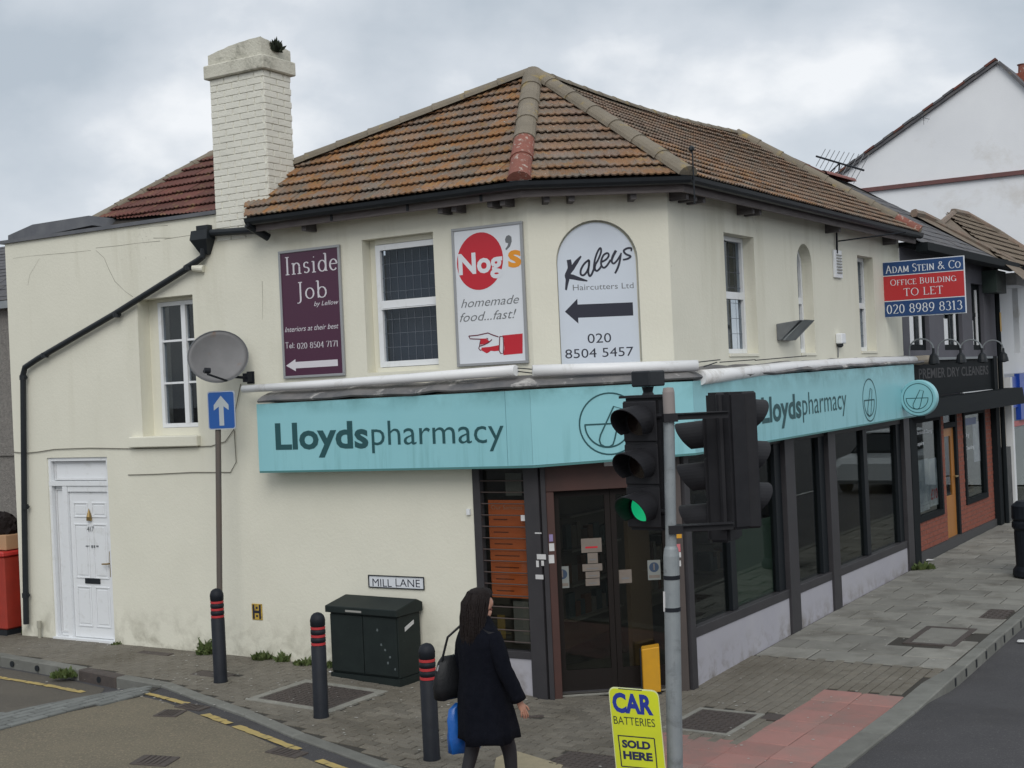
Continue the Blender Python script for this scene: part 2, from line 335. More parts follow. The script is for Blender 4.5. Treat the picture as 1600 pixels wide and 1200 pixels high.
# serif pen lettering: strokes in units of one capital height
def arc(cx, cy, rx, ry, a0, a1, k=9): return [(cx+rx*math.cos(R_(a0+(a1-a0)*i/k)), cy+ry*math.sin(R_(a0+(a1-a0)*i/k))) for i in range(k+1)]
def stem(x, y0, y1, s=.11, top='b', bot='b'):
    r = [[(x, y0), (x, y1)]]
    if top == 'b': r.append([(x-s, y1), (x+s, y1)])
    if top == 'l': r.append([(x-s, y1-.02), (x, y1)])
    if bot == 'b': r.append([(x-s, y0), (x+s, y0)])
    return r
def sline(a, b): return [[a, b]]
SER = {
 'I': (.34, stem(.17, 0, 1)), 'J': (.40, stem(.22, -.05, 1, bot='n') + [arc(.08, -.05, .14, .17, 0, -110)]),
 'n': (.62, stem(.14, 0, .62, top='l') + stem(.47, 0, .38, top='n') + [[(.14, .48)] + arc(.31, .40, .16, .22, 130, 0)]),
 's': (.42, [arc(.2, .46, .13, .15, 30, 250) + arc(.2, .16, .14, .15, 80, -150)]),
 'i': (.30, stem(.15, 0, .62, top='l') + [[(.13, .86), (.19, .86)]]),
 'd': (.60, stem(.47, 0, 1, top='l', bot='n') + [arc(.27, .31, .20, .31, 0, 360, 16), [(.47, .02), (.56, .02)]]),
 'e': (.50, [[(.06, .36), (.43, .36)] + arc(.25, .31, .19, .31, 10, 320, 14)]),
 'o': (.56, [arc(.28, .31, .21, .31, 0, 360, 16)]), 'b': (.60, stem(.13, 0, 1, top='l', bot='n') + [arc(.33, .31, .21, .31, 0, 360, 16)]),
 'T': (.66, stem(.33, 0, 1, top='n') + [[(.04, .86), (.04, 1), (.62, 1), (.62, .86)]]), 'l': (.28, stem(.14, 0, 1, top='l')),
 'A': (.76, [[(.10, 0), (.38, 1)], [(.38, 1), (.66, 0)], [(.2, .35), (.56, .35)], [(.0, 0), (.2, 0)], [(.56, 0), (.76, 0)]]),
 'D': (.78, stem(.15, 0, 1) + [[(.15, 1)] + arc(.32, .5, .36, .5, 90, -90, 12) + [(.15, 0)]]),
 'M': (.92, [[(.14, 0), (.14, 1)], [(.14, 1), (.45, .1)], [(.45, .1), (.77, 1)], [(.77, 1), (.77, 0)], [(.04, 0), (.24, 0)], [(.66, 0), (.88, 0)]]),
 'S': (.52, [arc(.26, .76, .18, .23, 30, 255) + arc(.26, .26, .20, .26, 80, -150)]),
 'E': (.62, stem(.14, 0, 1) + [[(.14, 1), (.54, 1), (.54, .86)], [(.14, .53), (.44, .53)], [(.14, 0), (.57, 0), (.57, .15)]]),
 'F': (.58, stem(.14, 0, 1) + [[(.14, 1), (.54, 1), (.54, .86)], [(.14, .53), (.42, .53)]]),
 'L': (.60, stem(.14, 0, 1) + [[(.14, 0), (.56, 0), (.56, .16)]]),
 'N': (.80, [[(.14, 0), (.14, 1)], [(.14, 1), (.66, 0)], [(.66, 0), (.66, 1)], [(.04, 0), (.24, 0)], [(.56, 1), (.76, 1)]]),
 'U': (.76, [[(.15, 1)] + arc(.38, .3, .23, .3, 180, 360) + [(.61, 1)], [(.05, 1), (.26, 1)], [(.52, 1), (.71, 1)]]),
 'B': (.64, stem(.14, 0, 1) + [[(.14, 1)] + arc(.3, .77, .2, .23, 90, -90, 8) + [(.14, .54)], [(.3, .54)] + arc(.32, .27, .24, .27, 90, -90, 8) + [(.14, 0)]]),
 'G': (.80, [arc(.42, .5, .34, .5, 40, 330, 14), [(.72, .0), (.72, .4)], [(.58, .4), (.8, .4)]]),
 'C': (.72, [arc(.42, .5, .34, .5, 42, 318, 14), [(.67, .84), (.67, .98)]]), 'O': (.84, [arc(.42, .5, .34, .5, 0, 360, 18)]),
 '&': (.86, [[(.8, .0), (.26, .66)] + arc(.36, .8, .15, .18, 200, 10, 8) + [(.2, .42)] + arc(.28, .24, .2, .24, 150, 300, 8) + [(.68, .46)]]),
 '0': (.56, [arc(.28, .5, .20, .5, 0, 360, 16)]), '1': (.40, stem(.2, 0, 1, top='n') + [[(.06, .86), (.2, 1)]]),
 '2': (.54, [arc(.26, .74, .19, .26, 160, -40) + [(.07, 0), (.48, 0), (.48, .12)]]),
 '3': (.52, [arc(.24, .77, .17, .23, 150, -80) + arc(.23, .28, .22, .28, 80, -150)]),
 '4': (.56, stem(.38, 0, 1, top='n') + [[(.38, 1), (.04, .28), (.52, .28)]]),
 '5': (.52, [[(.46, 1), (.15, 1), (.11, .58)] + arc(.25, .32, .22, .31, 110, -150)]),
 '7': (.52, [[(.06, .86), (.07, 1), (.48, 1), (.2, 0)]]),
 '8': (.56, [arc(.28, .76, .17, .24, 0, 360, 14), arc(.28, .27, .21, .27, 0, 360, 14)]),
 '9': (.56, [arc(.28, .68, .2, .32, 0, 360, 14), [(.48, .66), (.46, .4), (.34, .1), (.12, 0)]]), ' ': (.30, []), ':': (.24, [[(.08, .08), (.16, .08)], [(.08, .5), (.16, .5)]])}
def serif(fr, s, u0, u1, zb, cap, n, m, parent, thick=.125, thin=.05, small=None, slope=0.0):
    w = 0; out = []
    for ch in s:
        k = 1.0
        if small and ch.islower(): ch = ch.upper(); k = small
        gw, st = SER[ch]
        for q in st: out.append([(w + x*k, y*k) for x, y in q])
        w += (gw+.05)*k
    w -= .05
    bm = bmn(); sx = (u1-u0)/w
    for i, q in enumerate(out):
        pts = [(u0+x*sx, zb+y*cap+slope*x*sx) for x, y in q]
        ribbon(bm, fr, n + .0004*(i % 4), pts, lambda dx, dz: cap*(thin+(thick-thin)*abs(dz)**1.5))
    face_out(bm, fr.n); return obj('lettering', bm, m, parent)
def sheet(name, poly, zf, dz, m, parent=None, step=.35, kind=None, label=None, cat=None, thick=0.0):
    bm = bmn(); f = bm.faces.new([bm.verts.new((x, y, 0)) for x, y in poly]); bm.normal_update(); bmesh.ops.triangulate(bm, faces=[f])
    xs = [p[0] for p in poly]; ys = [p[1] for p in poly]
    for ax_, lo, hi in ((0, min(xs), max(xs)), (1, min(ys), max(ys))):
        v = math.floor(lo/step)*step+step
        while v < hi:
            co = [0, 0, 0]; no = [0, 0, 0]; co[ax_] = v; no[ax_] = 1
            bmesh.ops.bisect_plane(bm, geom=bm.verts[:]+bm.edges[:]+bm.faces[:], plane_co=co, plane_no=no); v += step
    for v in bm.verts: v.co.z = zf(v.co.x, v.co.y)+dz
    if thick:
        r = bmesh.ops.extrude_face_region(bm, geom=bm.faces[:]); 
        for v in [g for g in r['geom'] if isinstance(g, bmesh.types.BMVert)]: v.co.z -= thick
        bmesh.ops.recalc_face_normals(bm, faces=bm.faces)
    else: face_out(bm, Vector((0, 0, 1)))
    return obj(name, bm, m, parent, kind=kind, label=label, cat=cat)
def inside(poly, x, y):
    c = False; j = len(poly)-1
    for i in range(len(poly)):
        xi, yi = poly[i][0], poly[i][1]; xj, yj = poly[j][0], poly[j][1]
        if (yi > y) != (yj > y) and x < (xj-xi)*(y-yi)/(yj-yi)+xi: c = not c
        j = i
    return c
def xy(v): return (v[0], v[1])
# ------------------------------------------------------------------ road and pavement
def axis(lo, hi, step, out):
    a = [lo - o for o in reversed(out)]; v = lo
    while v < hi+1e-6: a.append(v); v += step
    return a + [hi+o for o in out]
bm = bmn(); XS = axis(-16, 20, .3, (5, 20, 60, 200, 600)); YS = axis(-6, 36, .3, (5, 20, 60, 200, 600))
vs = [[bm.verts.new((x, y, RL(x, y))) for x in XS] for y in YS]
for j in range(len(YS)-1):
    for i in range(len(XS)-1): bm.faces.new((vs[j][i], vs[j][i+1], vs[j+1][i+1], vs[j+1][i]))
obj('road', bm, M_asph, kind='structure', smooth=True)
pa = lambda u, n: xy(FA.P(u, 0, n)); pb = lambda u, n: xy(FB.P(u, 0, n))
KERB = [pa(-16, .55), pa(-12, .8), pa(-8.5, 1.0), pa(-6.95, 1.08), pa(-5.36, 1.28), pa(-4.63, 1.40), pa(-3.87, 1.48), pa(-3.1, 1.76), pa(-2.2, 2.04), pa(-1.31, 2.37), pa(-.12, 2.66),
        (-.66, 10.4), (-.25, 9.55), (.45, 8.95), (1.25, 8.95), (2.0, 9.6), pb(-1.95, 2.28), pb(-.9, 2.28), pb(0, 2.28), pb(1.0, 2.28), pb(16, 2.28), pb(30, 2.28)]
def resample(pts, step):
    out = [pts[0]]; 
    for a, b in zip(pts, pts[1:]):
        l = math.dist(a, b); k = max(1, round(l/step))
        for i in range(1, k+1): out.append((a[0]+(b[0]-a[0])*i/k, a[1]+(b[1]-a[1])*i/k))
    return out
KS = resample(KERB, .85)
def offs(pts, d):
    o = []
    for i in range(len(pts)):
        a, b = pts[max(i-1, 0)], pts[min(i+1, len(pts)-1)]
        dx, dy = b[0]-a[0], b[1]-a[1]; l = math.hypot(dx, dy); o.append((pts[i][0]-dy/l*d[i], pts[i][1]+dx/l*d[i]))
    return o
def kw(p):
    ub, nb = FB.un(p)
    return .14 + (.10*(1-ss(.9, 1.6, ub)) if (nb > 1.5 and p[0] > 1.5) else 0)
KI = offs(KS, [kw(p) for p in KS])
wallline = [pa(-16, -.4), pa(-7.9, -.4), pa(-7.9, -.02), xy(KA + FA.n*-.05), xy(KB + FB.n*-.05), pb(13.6, -.05), pb(30, -.05)]
pavement = sheet('pavement', KI + wallline[::-1], G, -.010, M_joint, step=.5, kind='structure')
kerb = thing('kerb', None, None, kind='structure')
for i in range(len(KS)-1):
    if KS[i][1] > 30 or KS[i][0] < -12: continue
    a, b, c, d = KS[i], KS[i+1], KI[i+1], KI[i]
    t = .004/max(.1, math.dist(a, b))
    a, b = ((a[0]+(b[0]-a[0])*t, a[1]+(b[1]-a[1])*t), (b[0]-(b[0]-a[0])*t, b[1]-(b[1]-a[1])*t)); c, d = ((c[0]+(d[0]-c[0])*t, c[1]+(d[1]-c[1])*t), (d[0]-(d[0]-c[0])*t, d[1]-(d[1]-c[1])*t))
    j = rnd.uniform(-.003, .003)
    bm = bmn(); tp = [Vector((p[0], p[1], G(*p)+j+.004)) for p in (a, b, c, d)]
    hexa(bm, [v-Vector((0, 0, .28)) for v in tp] + tp); bevel(bm, .012, 1)
    u_, n_ = FA.un(((a[0]+b[0])/2, (a[1]+b[1])/2))
    iron = -5.4 < u_ < -4.6
    obj('drain_block' if iron else 'kerb_stone', bm, M_iron if iron else M_kerb, kerb)
for (px, py) in ((18, 1037), (60, 1043), (97, 1049), (150, 1062)):
    q = gp(px, py-8); u_, n_ = FA.un(q); kn = 1.08+(u_+6.95)*.13 if u_ > -6.95 else 1.08+(u_+6.95)*.05
    bm = bmn(); c = FA.P(u_, G(q.x, q.y)-.065, kn+.004); tube(bm, [c, c+FA.n*.012], .035, 12); obj('drain_hole', bm, M_black, kerb)
for i in range(12):
    u_ = 1.35+i*.42; c = FB.P(u_, 0, 2.28); zt = G(c.x, c.y)
    obj('drain_slot', WB(FB, u_, u_+.045, zt-.10, zt-.02, 2.27, 2.286), M_black, kerb)
# covers and slabs set in the paving: (frame, u0, u1, n0, n1, surround, kind, label)
COV = [(FA, -2.5, -1.6, .74, 1.50, .09, 'plate', 'large rusty manhole cover in a pale concrete surround, behind the middle bollard'),
       (FB, -1.40, -.68, .46, 1.02, .05, 'plate', 'large brown manhole cover beside the red tactile paving'),
       (FB, -.80, -.58, 1.08, 1.26, .0, 'plate', 'small square iron cover at the corner of the red tactile slabs'),
       (FB, 2.72, 3.55, 1.44, 1.88, .07, 'slab', 'iron framed inspection cover filled with paving among the grey slabs'),
       (FB, 4.25, 4.85, 1.80, 2.10, .0, 'plate', 'rusty brown cover beside the kerb at the far right'),
       (FA, -3.95, -3.45, .78, .98, .0, 'plate', 'small dark cover flush in the block paving behind the left bollard'),
       (FA, -5.45, -4.95, .20, .34, .0, 'plate', 'narrow dark cover in the block paving near the white door'),
       (FC, -.35, -.12, .62, .68, .0, 'plate', 'tiny iron slot cover in the paving just beyond the walking woman')]
q = gp(918, 1190); u_, n_ = FB.un(q); COV.append((FB, u_-.22, u_+.22, n_-.3, n_+.3, .0, 'plate', 'dark brown manhole cover behind the yellow battery sign'))
COVP = []
for fr, u0, u1, n0, n1, s, kd, lab in COV:
    COVP.append([xy(fr.P(u, 0, n)) for u, n in ((u0-s, n0-s), (u1+s, n0-s), (u1+s, n1+s), (u0-s, n1+s))])
    ctr = fr.P((u0+u1)/2, 0, (n0+n1)/2); ctr.z = G(ctr.x, ctr.y)
    t = thing('manhole_cover', lab, 'manhole cover', ctr, group='iron covers set in the ground')
    def gb(bm, a0, a1, b0, b1, zt, zb):
        P = [fr.P(u, 0, n) for u, n in ((a0, b0), (a1, b0), (a1, b1), (a0, b1))]
        for p in P: p.z = G(p.x, p.y)
        hexa(bm, [p+Vector((0, 0, zb)) for p in P] + [p+Vector((0, 0, zt)) for p in P])
    if s:
        bm = bmn()
        for r in ((u0-s, u1+s, n0-s, n0), (u0-s, u1+s, n1, n1+s), (u0-s, u0, n0, n1), (u1, u1+s, n0, n1)): gb(bm, *r, .006, -.05)
        obj('surround', bm, M_iron if kd == 'slab' else M_concrete, t)
    bm = bmn(); gb(bm, u0+.004, u1-.004, n0+.004, n1-.004, .003, -.05); bevel(bm, .003)
    obj('plate', bm, M_slab if kd == 'slab' else M_iron, t)
    if kd == 'plate' and (u1-u0) > .4 and (n1-n0) > .3:
        bm = bmn(); k = int((u1-u0)/.06)
        for i in range(k):
            for j in range(int((n1-n0)/.06)):
                a = u0+.03+i*.06; b = n0+.03+j*.06
                if (i+j) % 2: gb(bm, a, a+.04, b+.015, b+.025, .008, .002)
                else: gb(bm, a+.015, a+.025, b, b+.04, .008, .002)
        obj('tread_pattern', bm, M_iron, t)
def blockmesh(name, L, w, h, m, bev=.005):
    bm = bmn(); hexa(bm, [Vector(p) for p in ((-L/2, -w/2, -h), (L/2, -w/2, -h), (L/2, w/2, -h), (-L/2, w/2, -h), (-L/2, -w/2, 0), (L/2, -w/2, 0), (L/2, w/2, 0), (-L/2, w/2, 0))])
    bmesh.ops.recalc_face_normals(bm, faces=bm.faces)
    top = [e for e in bm.edges if all(v.co.z > -.001 for v in e.verts)]
    bmesh.ops.bevel(bm, geom=top, offset=bev, segments=1, affect='EDGES')
    me = bpy.data.meshes.new(name); bm.to_mesh(me); bm.free(); me.materials.append(m); return me
def frame_at(x, y, ang, zf, jit=.0015, dz=0.0):
    d = .1; nx = (zf(x+d, y)-zf(x-d, y))/(2*d); ny = (zf(x, y+d)-zf(x, y-d))/(2*d)
    nrm = Vector((-nx+rnd.gauss(0, jit*4), -ny+rnd.gauss(0, jit*4), 1)).normalized()
    u = Vector((math.cos(ang), math.sin(ang), 0)); u = (u-nrm*u.dot(nrm)).normalized(); v = nrm.cross(u)
    M = Matrix((u, v, nrm)).transposed().to_4x4(); M.translation = Vector((x, y, zf(x, y)+dz+rnd.uniform(-jit, jit))); return M
def pave(parent, name, poly, org, ang, L, w, gap, m, h=.05, limit=300, excl=(), zf=G, stagger=.5, dz=0.0, maxy=1e9, bev=.005):
    me = blockmesh(name, L-gap, w-gap, h, m, bev); ca, sa = math.cos(ang), math.sin(ang); cells = []
    loc = [((p[0]-org[0])*ca+(p[1]-org[1])*sa, -(p[0]-org[0])*sa+(p[1]-org[1])*ca) for p in poly]
    i0, i1 = int(min(p[0] for p in loc)/L)-2, int(max(p[0] for p in loc)/L)+2
    j0, j1 = int(min(p[1] for p in loc)/w)-1, int(max(p[1] for p in loc)/w)+1
    for j in range(j0, j1+1):
        for i in range(i0, i1+1):
            lx = (i+(stagger*(j % 2)))*L + L/2; ly = (j+.5)*w
            x = org[0]+lx*ca-ly*sa; y = org[1]+lx*sa+ly*ca
            if y > maxy or y < 7.5 or x < -9.5 or not inside(poly, x, y) or any(inside(e, x, y) for e in excl): continue
            cells.append((math.hypot(x, y), x, y))
    cells.sort(); rest = None
    for k, (d, x, y) in enumerate(cells):
        if d < 10.2: pass
    vis = [c for c in cells if c[2] > 10.0]; oth = [c for c in cells if c[2] <= 10.0]
    for k, (d, x, y) in enumerate(vis[:limit]): inst(name, me, frame_at(x, y, ang, zf, dz=dz), parent)
    rest = vis[limit:] + oth
    if rest:
        vv, ff = [], []; base = [v.co.copy() for v in me.vertices]; pf = [tuple(p.vertices) for p in me.polygons]
        for d, x, y in rest:
            M = frame_at(x, y, ang, zf, dz=dz); o = len(vv); vv += [tuple(M @ c) for c in base]; ff += [tuple(o+i for i in f) for f in pf]
        m2 = bpy.data.meshes.new(name); m2.from_pydata(vv, [], ff); m2.materials.append(m)
        o = bpy.data.objects.new(name, m2); COL.objects.link(o); o.parent = parent; o['kind'] = 'stuff'
    return len(cells)
angA = math.atan2(FA.u.y, FA.u.x); angB = math.atan2(FB.u.y, FB.u.x)
RED = [(-6, .46), (-6, 2.04), (.46, 2.04), (.46, 1.26), (-1.68, 1.26), (-1.68, .46), (-6, .46)]
REDP = [pb(u, n) for u, n in RED]
SLABP = [pb(1.62, .03), pb(1.62, 2.13), pb(26, 2.13), pb(26, .03)]
# red tactile slabs: .4 m square
pave(pavement, 'tactile_slab', REDP, pb(.46, 2.04), angB, .4, .4, .006, M_redslab, excl=COVP, stagger=0, bev=.008)
pave(pavement, 'paving_slab', SLABP, pb(1.62, .03), angB+math.pi/2, .60, .45, .012, M_slab, excl=COVP, maxy=34, limit=280) if False else None
def slabs():
    me = blockmesh('paving_slab', .584, .430, .05, M_slab, .008); me2 = blockmesh('paving_slab', .288, .438, .05, M_slab, .007); c = 0
    for j in range(52):
        u = 1.62+.225+j*.45; st = (j % 2)*.3
        k = 0; n = .03 - st + .3
        while n < 2.2:
            w = .6
            mm = me
            if n-.3 < 0: n0, n1 = .03, n+.3
            else: n0, n1 = n-.3, n+.3
            if n1 > 2.13: n1 = 2.13
            if n1-n0 > .25:
                p = FB.P(u, 0, (n0+n1)/2)
                if not any(inside(e, p.x, p.y) for e in COVP):
                    M = frame_at(p.x, p.y, angB-math.pi/2, G)
                    inst('paving_slab', me, M @ Matrix.Scale((n1-n0-.016)/.584, 4, Vector((1, 0, 0))), pavement); c += 1
            n += .6
    return c
slabs()
PAVP = KI[:-1] + wallline[::-1]
LEFTP = offs(KS, [kw(p)+.03 for p in KS]) + wallline[::-1]
REDX = [pb(u, n) for u, n in ((-6, .46), (-6, 2.3), (.48, 2.3), (.48, 1.24), (-1.66, 1.24), (-1.66, .46), (-6, .46))]
SLX = [pb(1.58, -.2), pb(1.58, 2.5), pb(60, 2.5), pb(60, -.2)]
# grey blocks everywhere else, laid along the lane on the left, along the street on the right
HALF = [(-60, -20), (1.0, -20), (1.0, 60), (-60, 60)]
LA = [p for p in LEFTP]
pave(pavement, 'paving_block', LA, pa(0, 0), angA, .21, .105, .010, M_paver, excl=COVP+[REDX, SLX, [(1.0, -20), (60, -20), (60, 60), (1.0, 60)]], bev=.005)
pave(pavement, 'paving_block', LA, pb(0, 0), angB, .21, .105, .010, M_paver, excl=COVP+[REDX, SLX, [(1.0, -20), (-60, -20), (-60, 60), (1.0, 60)]], bev=.005, limit=0)
# raised table in Mill Lane, its block ramp and the yellow lines
BUFF = [pa(-3.73, 1.87), pa(-3.3, 1.95), pa(-2.58, 2.20), pa(-1.8, 2.44), pa(-1.0, 2.72), pa(-.35, 2.9), (-1.25, 10.3), (-1.1, 9.0), (-1.3, 6), (-1.5, 3), (-12, 3), (-9.2, 6.2), (-7.5, 8.7), (-6.2, 10.6), (-4.929, 12.484), (-4.505, 13.098)]
sheet('raised_table', BUFF, RL, .004, M_buff, step=.4, kind='structure')
sheet('side_road', [pa(-16, .62), pa(-12, .87), pa(-8.5, 1.06), pa(-6.95, 1.13), pa(-5.36, 1.33), pa(-4.75, 1.45), (-4.5, 14.0), (-4.80, 13.65), (-5.18, 13.139), (-6.55, 11.1), (-8.0, 8.9), (-12, 6), (-22, 12)], RL, .003, mat('worn_brown_asphalt', (.125, .112, .09), .9, var=(.092, .083, .07), scale=1.6, bump=.8, bscale=120, extra=lambda t, c, v, c4: mixin(t, c, noisefac(t, v, 50, .56, .7, None, 3), (.17, .155, .13), c4)), step=.4, kind='structure')
RAMP = [(-9.6, 6.2), (-8.0, 8.9), (-6.55, 11.1), (-5.18, 13.139), (-4.80, 13.65), (-4.427, 14.06), (-3.841, 14.06), (-3.925, 13.706), (-4.505, 13.098), (-4.929, 12.484), (-6.2, 10.6), (-7.5, 8.7), (-9.2, 6.2)]
ramp = sheet('ramp', RAMP, RL, .005, M_joint, step=.4, kind='structure')
pave(ramp, 'ramp_block', RAMP, (-4.5, 13.1), math.atan2(.614, .424), .21, .105, .018, mat('blue_grey_block', (.175, .185, .178), .9, var=(.14, .148, .142), scale=5, bump=.5, rndv=.15), zf=RL, dz=.022, h=.03)
def roadline(name, pts, w, m, dz=.010, brk=None):
    pts = resample(pts, .12); L = offs(pts, [w/2]*len(pts)); Rr = offs(pts, [-w/2]*len(pts)); bm = bmn()
    for i in range(len(pts)-1):
        if rnd.random() < .06: continue
        P = [L[i], L[i+1], Rr[i+1], Rr[i]]; P = [(p[0]+rnd.gauss(0, .007), p[1]+rnd.gauss(0, .007)) for p in P]
        bm.faces.new([bm.verts.new((p[0], p[1], RL(*p)+dz)) for p in P])
    face_out(bm, Vector((0, 0, 1))); return obj(name, bm, m, kind='structure')
def gl(*p): return [xy(gp(a, b, -.02)) for a, b in p]
roadline('yellow_line', gl((226, 1083), (262, 1092), (301, 1103)), .075, M_yellow)
roadline('yellow_line', gl((320, 1116), (390, 1143), (467, 1172)), .085, M_yellow)
roadline('yellow_line', gl((497, 1188), (545, 1206), (600, 1232)), .085, M_yellow)
roadline('yellow_line', [xy(gp(a, b, -.12)) for a, b in ((-60, 1046), (0, 1059), (60, 1069), (130, 1082))], .075, M_yellow)
def small_cover(px, py, w, l, lab, ang, dz=-.02):
    p = gp(px, py, dz); t = thing('drain_cover', lab, 'drain cover', p, group='iron covers set in the ground')
    c, s = math.cos(ang), math.sin(ang); P = [Vector((p.x+a*c-b*s, p.y+a*s+b*c, 0)) for a, b in ((-w/2, -l/2), (w/2, -l/2), (w/2, l/2), (-w/2, l/2))]
    for v in P: v.z = RL(v.x, v.y)
    bm = bmn(); hexa(bm, [v-Vector((0, 0, .04)) for v in P] + [v+Vector((0, 0, .014)) for v in P]); obj('plate', bevel(bm, .004), M_iron, t)
    bm = bmn()
    for k in range(5):
        f0, f1 = .12+k*.16, .12+k*.16+.07
        Q = [P[0].lerp(P[1], f0), P[0].lerp(P[1], f1), P[3].lerp(P[2], f1), P[3].lerp(P[2], f0)]
        Q = [x.lerp((P[0]+P[1]+P[2]+P[3])/4, .15) for x in Q]
        hexa(bm, [v+Vector((0, 0, .008)) for v in Q] + [v+Vector((0, 0, .020)) for v in Q])
    obj('grating_bar', bm, M_iron, t, kind='stuff')
small_cover(266, 1115, .24, .24, 'small square iron cover in the buff road surface, nearer the kerb', angA+.3)
small_cover(242, 1189, .34, .26, 'iron cover in the buff road surface at the very bottom left', angA+.3)
small_cover(300, 1105, .34, .16, 'rusty kerbside drain where the yellow line breaks, left one', angA)
small_cover(448, 1176, .34, .18, 'rusty kerbside drain where the yellow line breaks, right one', angA)
# beige patch of paving under the woman
sheet('paving_patch', [xy(gp(*p)) for p in ((800, 1172), (880, 1196), (860, 1225), (770, 1215), (775, 1185))], G, .004, mat('beige_paving_patch', (.34, .29, .19), .9, var=(.27, .235, .16), scale=8, bump=.4), step=.3, kind='structure', thick=.01)

# ------------------------------------------------------------------ the pharmacy building
ZE = 5.14                                        # eaves
ph = thing('pharmacy_building', 'cream rendered two storey corner building with mossy hipped tile roof and teal shop fascia', 'building', KA)
def wall(fr, u0, u1, z0, z1, holes, m=M_wall, depth=.16, parent=ph, name='wall', bw=(0, 0)):
    """rendered wall with real openings; arches have their spandrels filled in"""
    us = sorted({u0, u1} | {round(h[i], 4) for h in holes for i in (0, 1) if u0 < h[i] < u1}); zs = sorted({z0, z1} | {round(h[i], 4) for h in holes for i in (2, 3) if z0 < h[i] < z1})
    def dens(a): 
        o = []
        for x, y in zip(a, a[1:]):
            k = max(1, int((y-x)/1.2)); o += [x+(y-x)*i/k for i in range(k)]
        return o+[a[-1]]
    bm = bmn()
    for a, b in zip(us, us[1:]):
        for c, d in zip(zs, zs[1:]):
            mu, mz = (a+b)/2, (c+d)/2
            if any(h[0] < mu < h[1] and h[2] < mz < h[3] for h in holes): continue
            bm.faces.new([bm.verts.new(fr.P(*p)) for p in ((a, c), (b, c), (b, d), (a, d))])
    for h in holes:
        dp = h[5] if len(h) > 5 else depth
        if dp <= 0: continue
        a, b, c, d = h[:4]
        out = [(a, c), (b, c)]
        if len(h) > 4 and h[4]:
            r = (b-a)/2; zc = d-r*h[4]; A = disc(fr, (a+b)/2, zc, r, r*h[4], 20, 0, math.pi); out += A
            k = len(A)//2
            bm.faces.new([bm.verts.new(fr.P(*p)) for p in [(b, d), (a+r, d)] + A[:k+1][::-1]][::-1])
            bm.faces.new([bm.verts.new(fr.P(*p)) for p in [(a+r, d), (a, d)] + A[k:][::-1]][::-1])
        else: out += [(b, d), (a, d)]
        k = len(out)
        for i in range(k):
            p, q = out[i], out[(i+1) % k]
            bm.faces.new([bm.verts.new(fr.P(*x)) for x in ((p[0], p[1], 0), (q[0], q[1], 0), (q[0], q[1], -dp), (p[0], p[1], -dp))])
    bmesh.ops.remove_doubles(bm, verts=bm.verts, dist=.0005)
    return obj(name, bm, m, parent)
WINA1 = (-5.52, -4.60, 2.74, 4.40); WINA2 = (-2.08, -1.15, 3.36, 4.80); DOOR = (-7.26, -6.16, .0, 2.50)
wall(FA, -7.88, -4.2, -.1, 5.30, [DOOR + (0, .12), WINA1 + (0, .22)])
wall(FA, -4.2, 0, -.1, ZE, [WINA2 + (0, .16), (-.79, 0.0, -.1, 2.42, 0, 0)])
wall(FC, 0, LC, -.1, ZE, [(.27, 1.10, 3.26, 4.78, 1, .07), (0, LC, -.1, 2.42, 0, 0)])
WB1 = (1.36, 2.20, 3.36, 4.73); WB2 = (3.54, 4.06, 3.36, 4.76); WB3 = (5.84, 6.52, 3.38, 4.74)
wall(FB, 0, 7.78, -.1, ZE, [WB1 + (0, .2), WB2 + (1, .2), WB3 + (0, .2), (0, 7.78, -.1, 2.42, 0, 0)])
wall(Fr(FA.P(-7.88, 0, 0), -FA.n), 0, .0001, 0, .001, []) if False else None
obj('recess_back', WB(FC, .20, 1.17, 3.20, 4.85, -.09, -.0705), M_wall, ph)
# end walls, back, ceiling above the shop, dark rooms
fe = Fr(FA.P(-7.88, 0, -4), FA.n); wall(fe, 0, 4, -.1, 5.30, [])
bm = bmn(); wb(bm, FA, -7.75, -.3, 2.6, 5.0, -3.2, -3.1); wb(bm, FB, 0, 7.6, 2.6, 5.0, -3.2, -3.1); obj('room_wall', bm, M_darkroom, ph)
# shop room
rp_ = [xy(FA.P(-.85, 0, -.03)), xy(KA+FA.n*-.03), xy(KB+FB.n*-.03), pb(7.7, -.03), pb(7.7, -4.2), pb(1.2, -4.6), pa(-.85, -4)]
bm = bmn(); lo = [bm.verts.new((x, y, 2.47)) for x, y in rp_]; hi = [bm.verts.new((x, y, 2.56)) for x, y in rp_]
bm.faces.new(lo[::-1]); bm.faces.new(hi)
for i in range(len(rp_)): bm.faces.new((lo[i], lo[(i+1) % 7], hi[(i+1) % 7], hi[i]))
obj('shop_ceiling', bm, M_shopin, ph)
bm = bmn()
for a, b in ((rp_[3], rp_[4]), (rp_[4], rp_[5]), (rp_[5], rp_[6]), (rp_[6], rp_[0])): bm.faces.new([bm.verts.new((x, y, z)) for (x, y), z in ((a, .0), (b, .0), (b, 2.47), (a, 2.47))])
obj('shop_back_wall', bm, M_shopin, ph)
sheet('shop_floor', rp_, lambda x, y: .03, 0, mat('shop_floor_tiles', (.10, .095, .085), .5, var=(.07, .065, .06), scale=2), ph, step=3)
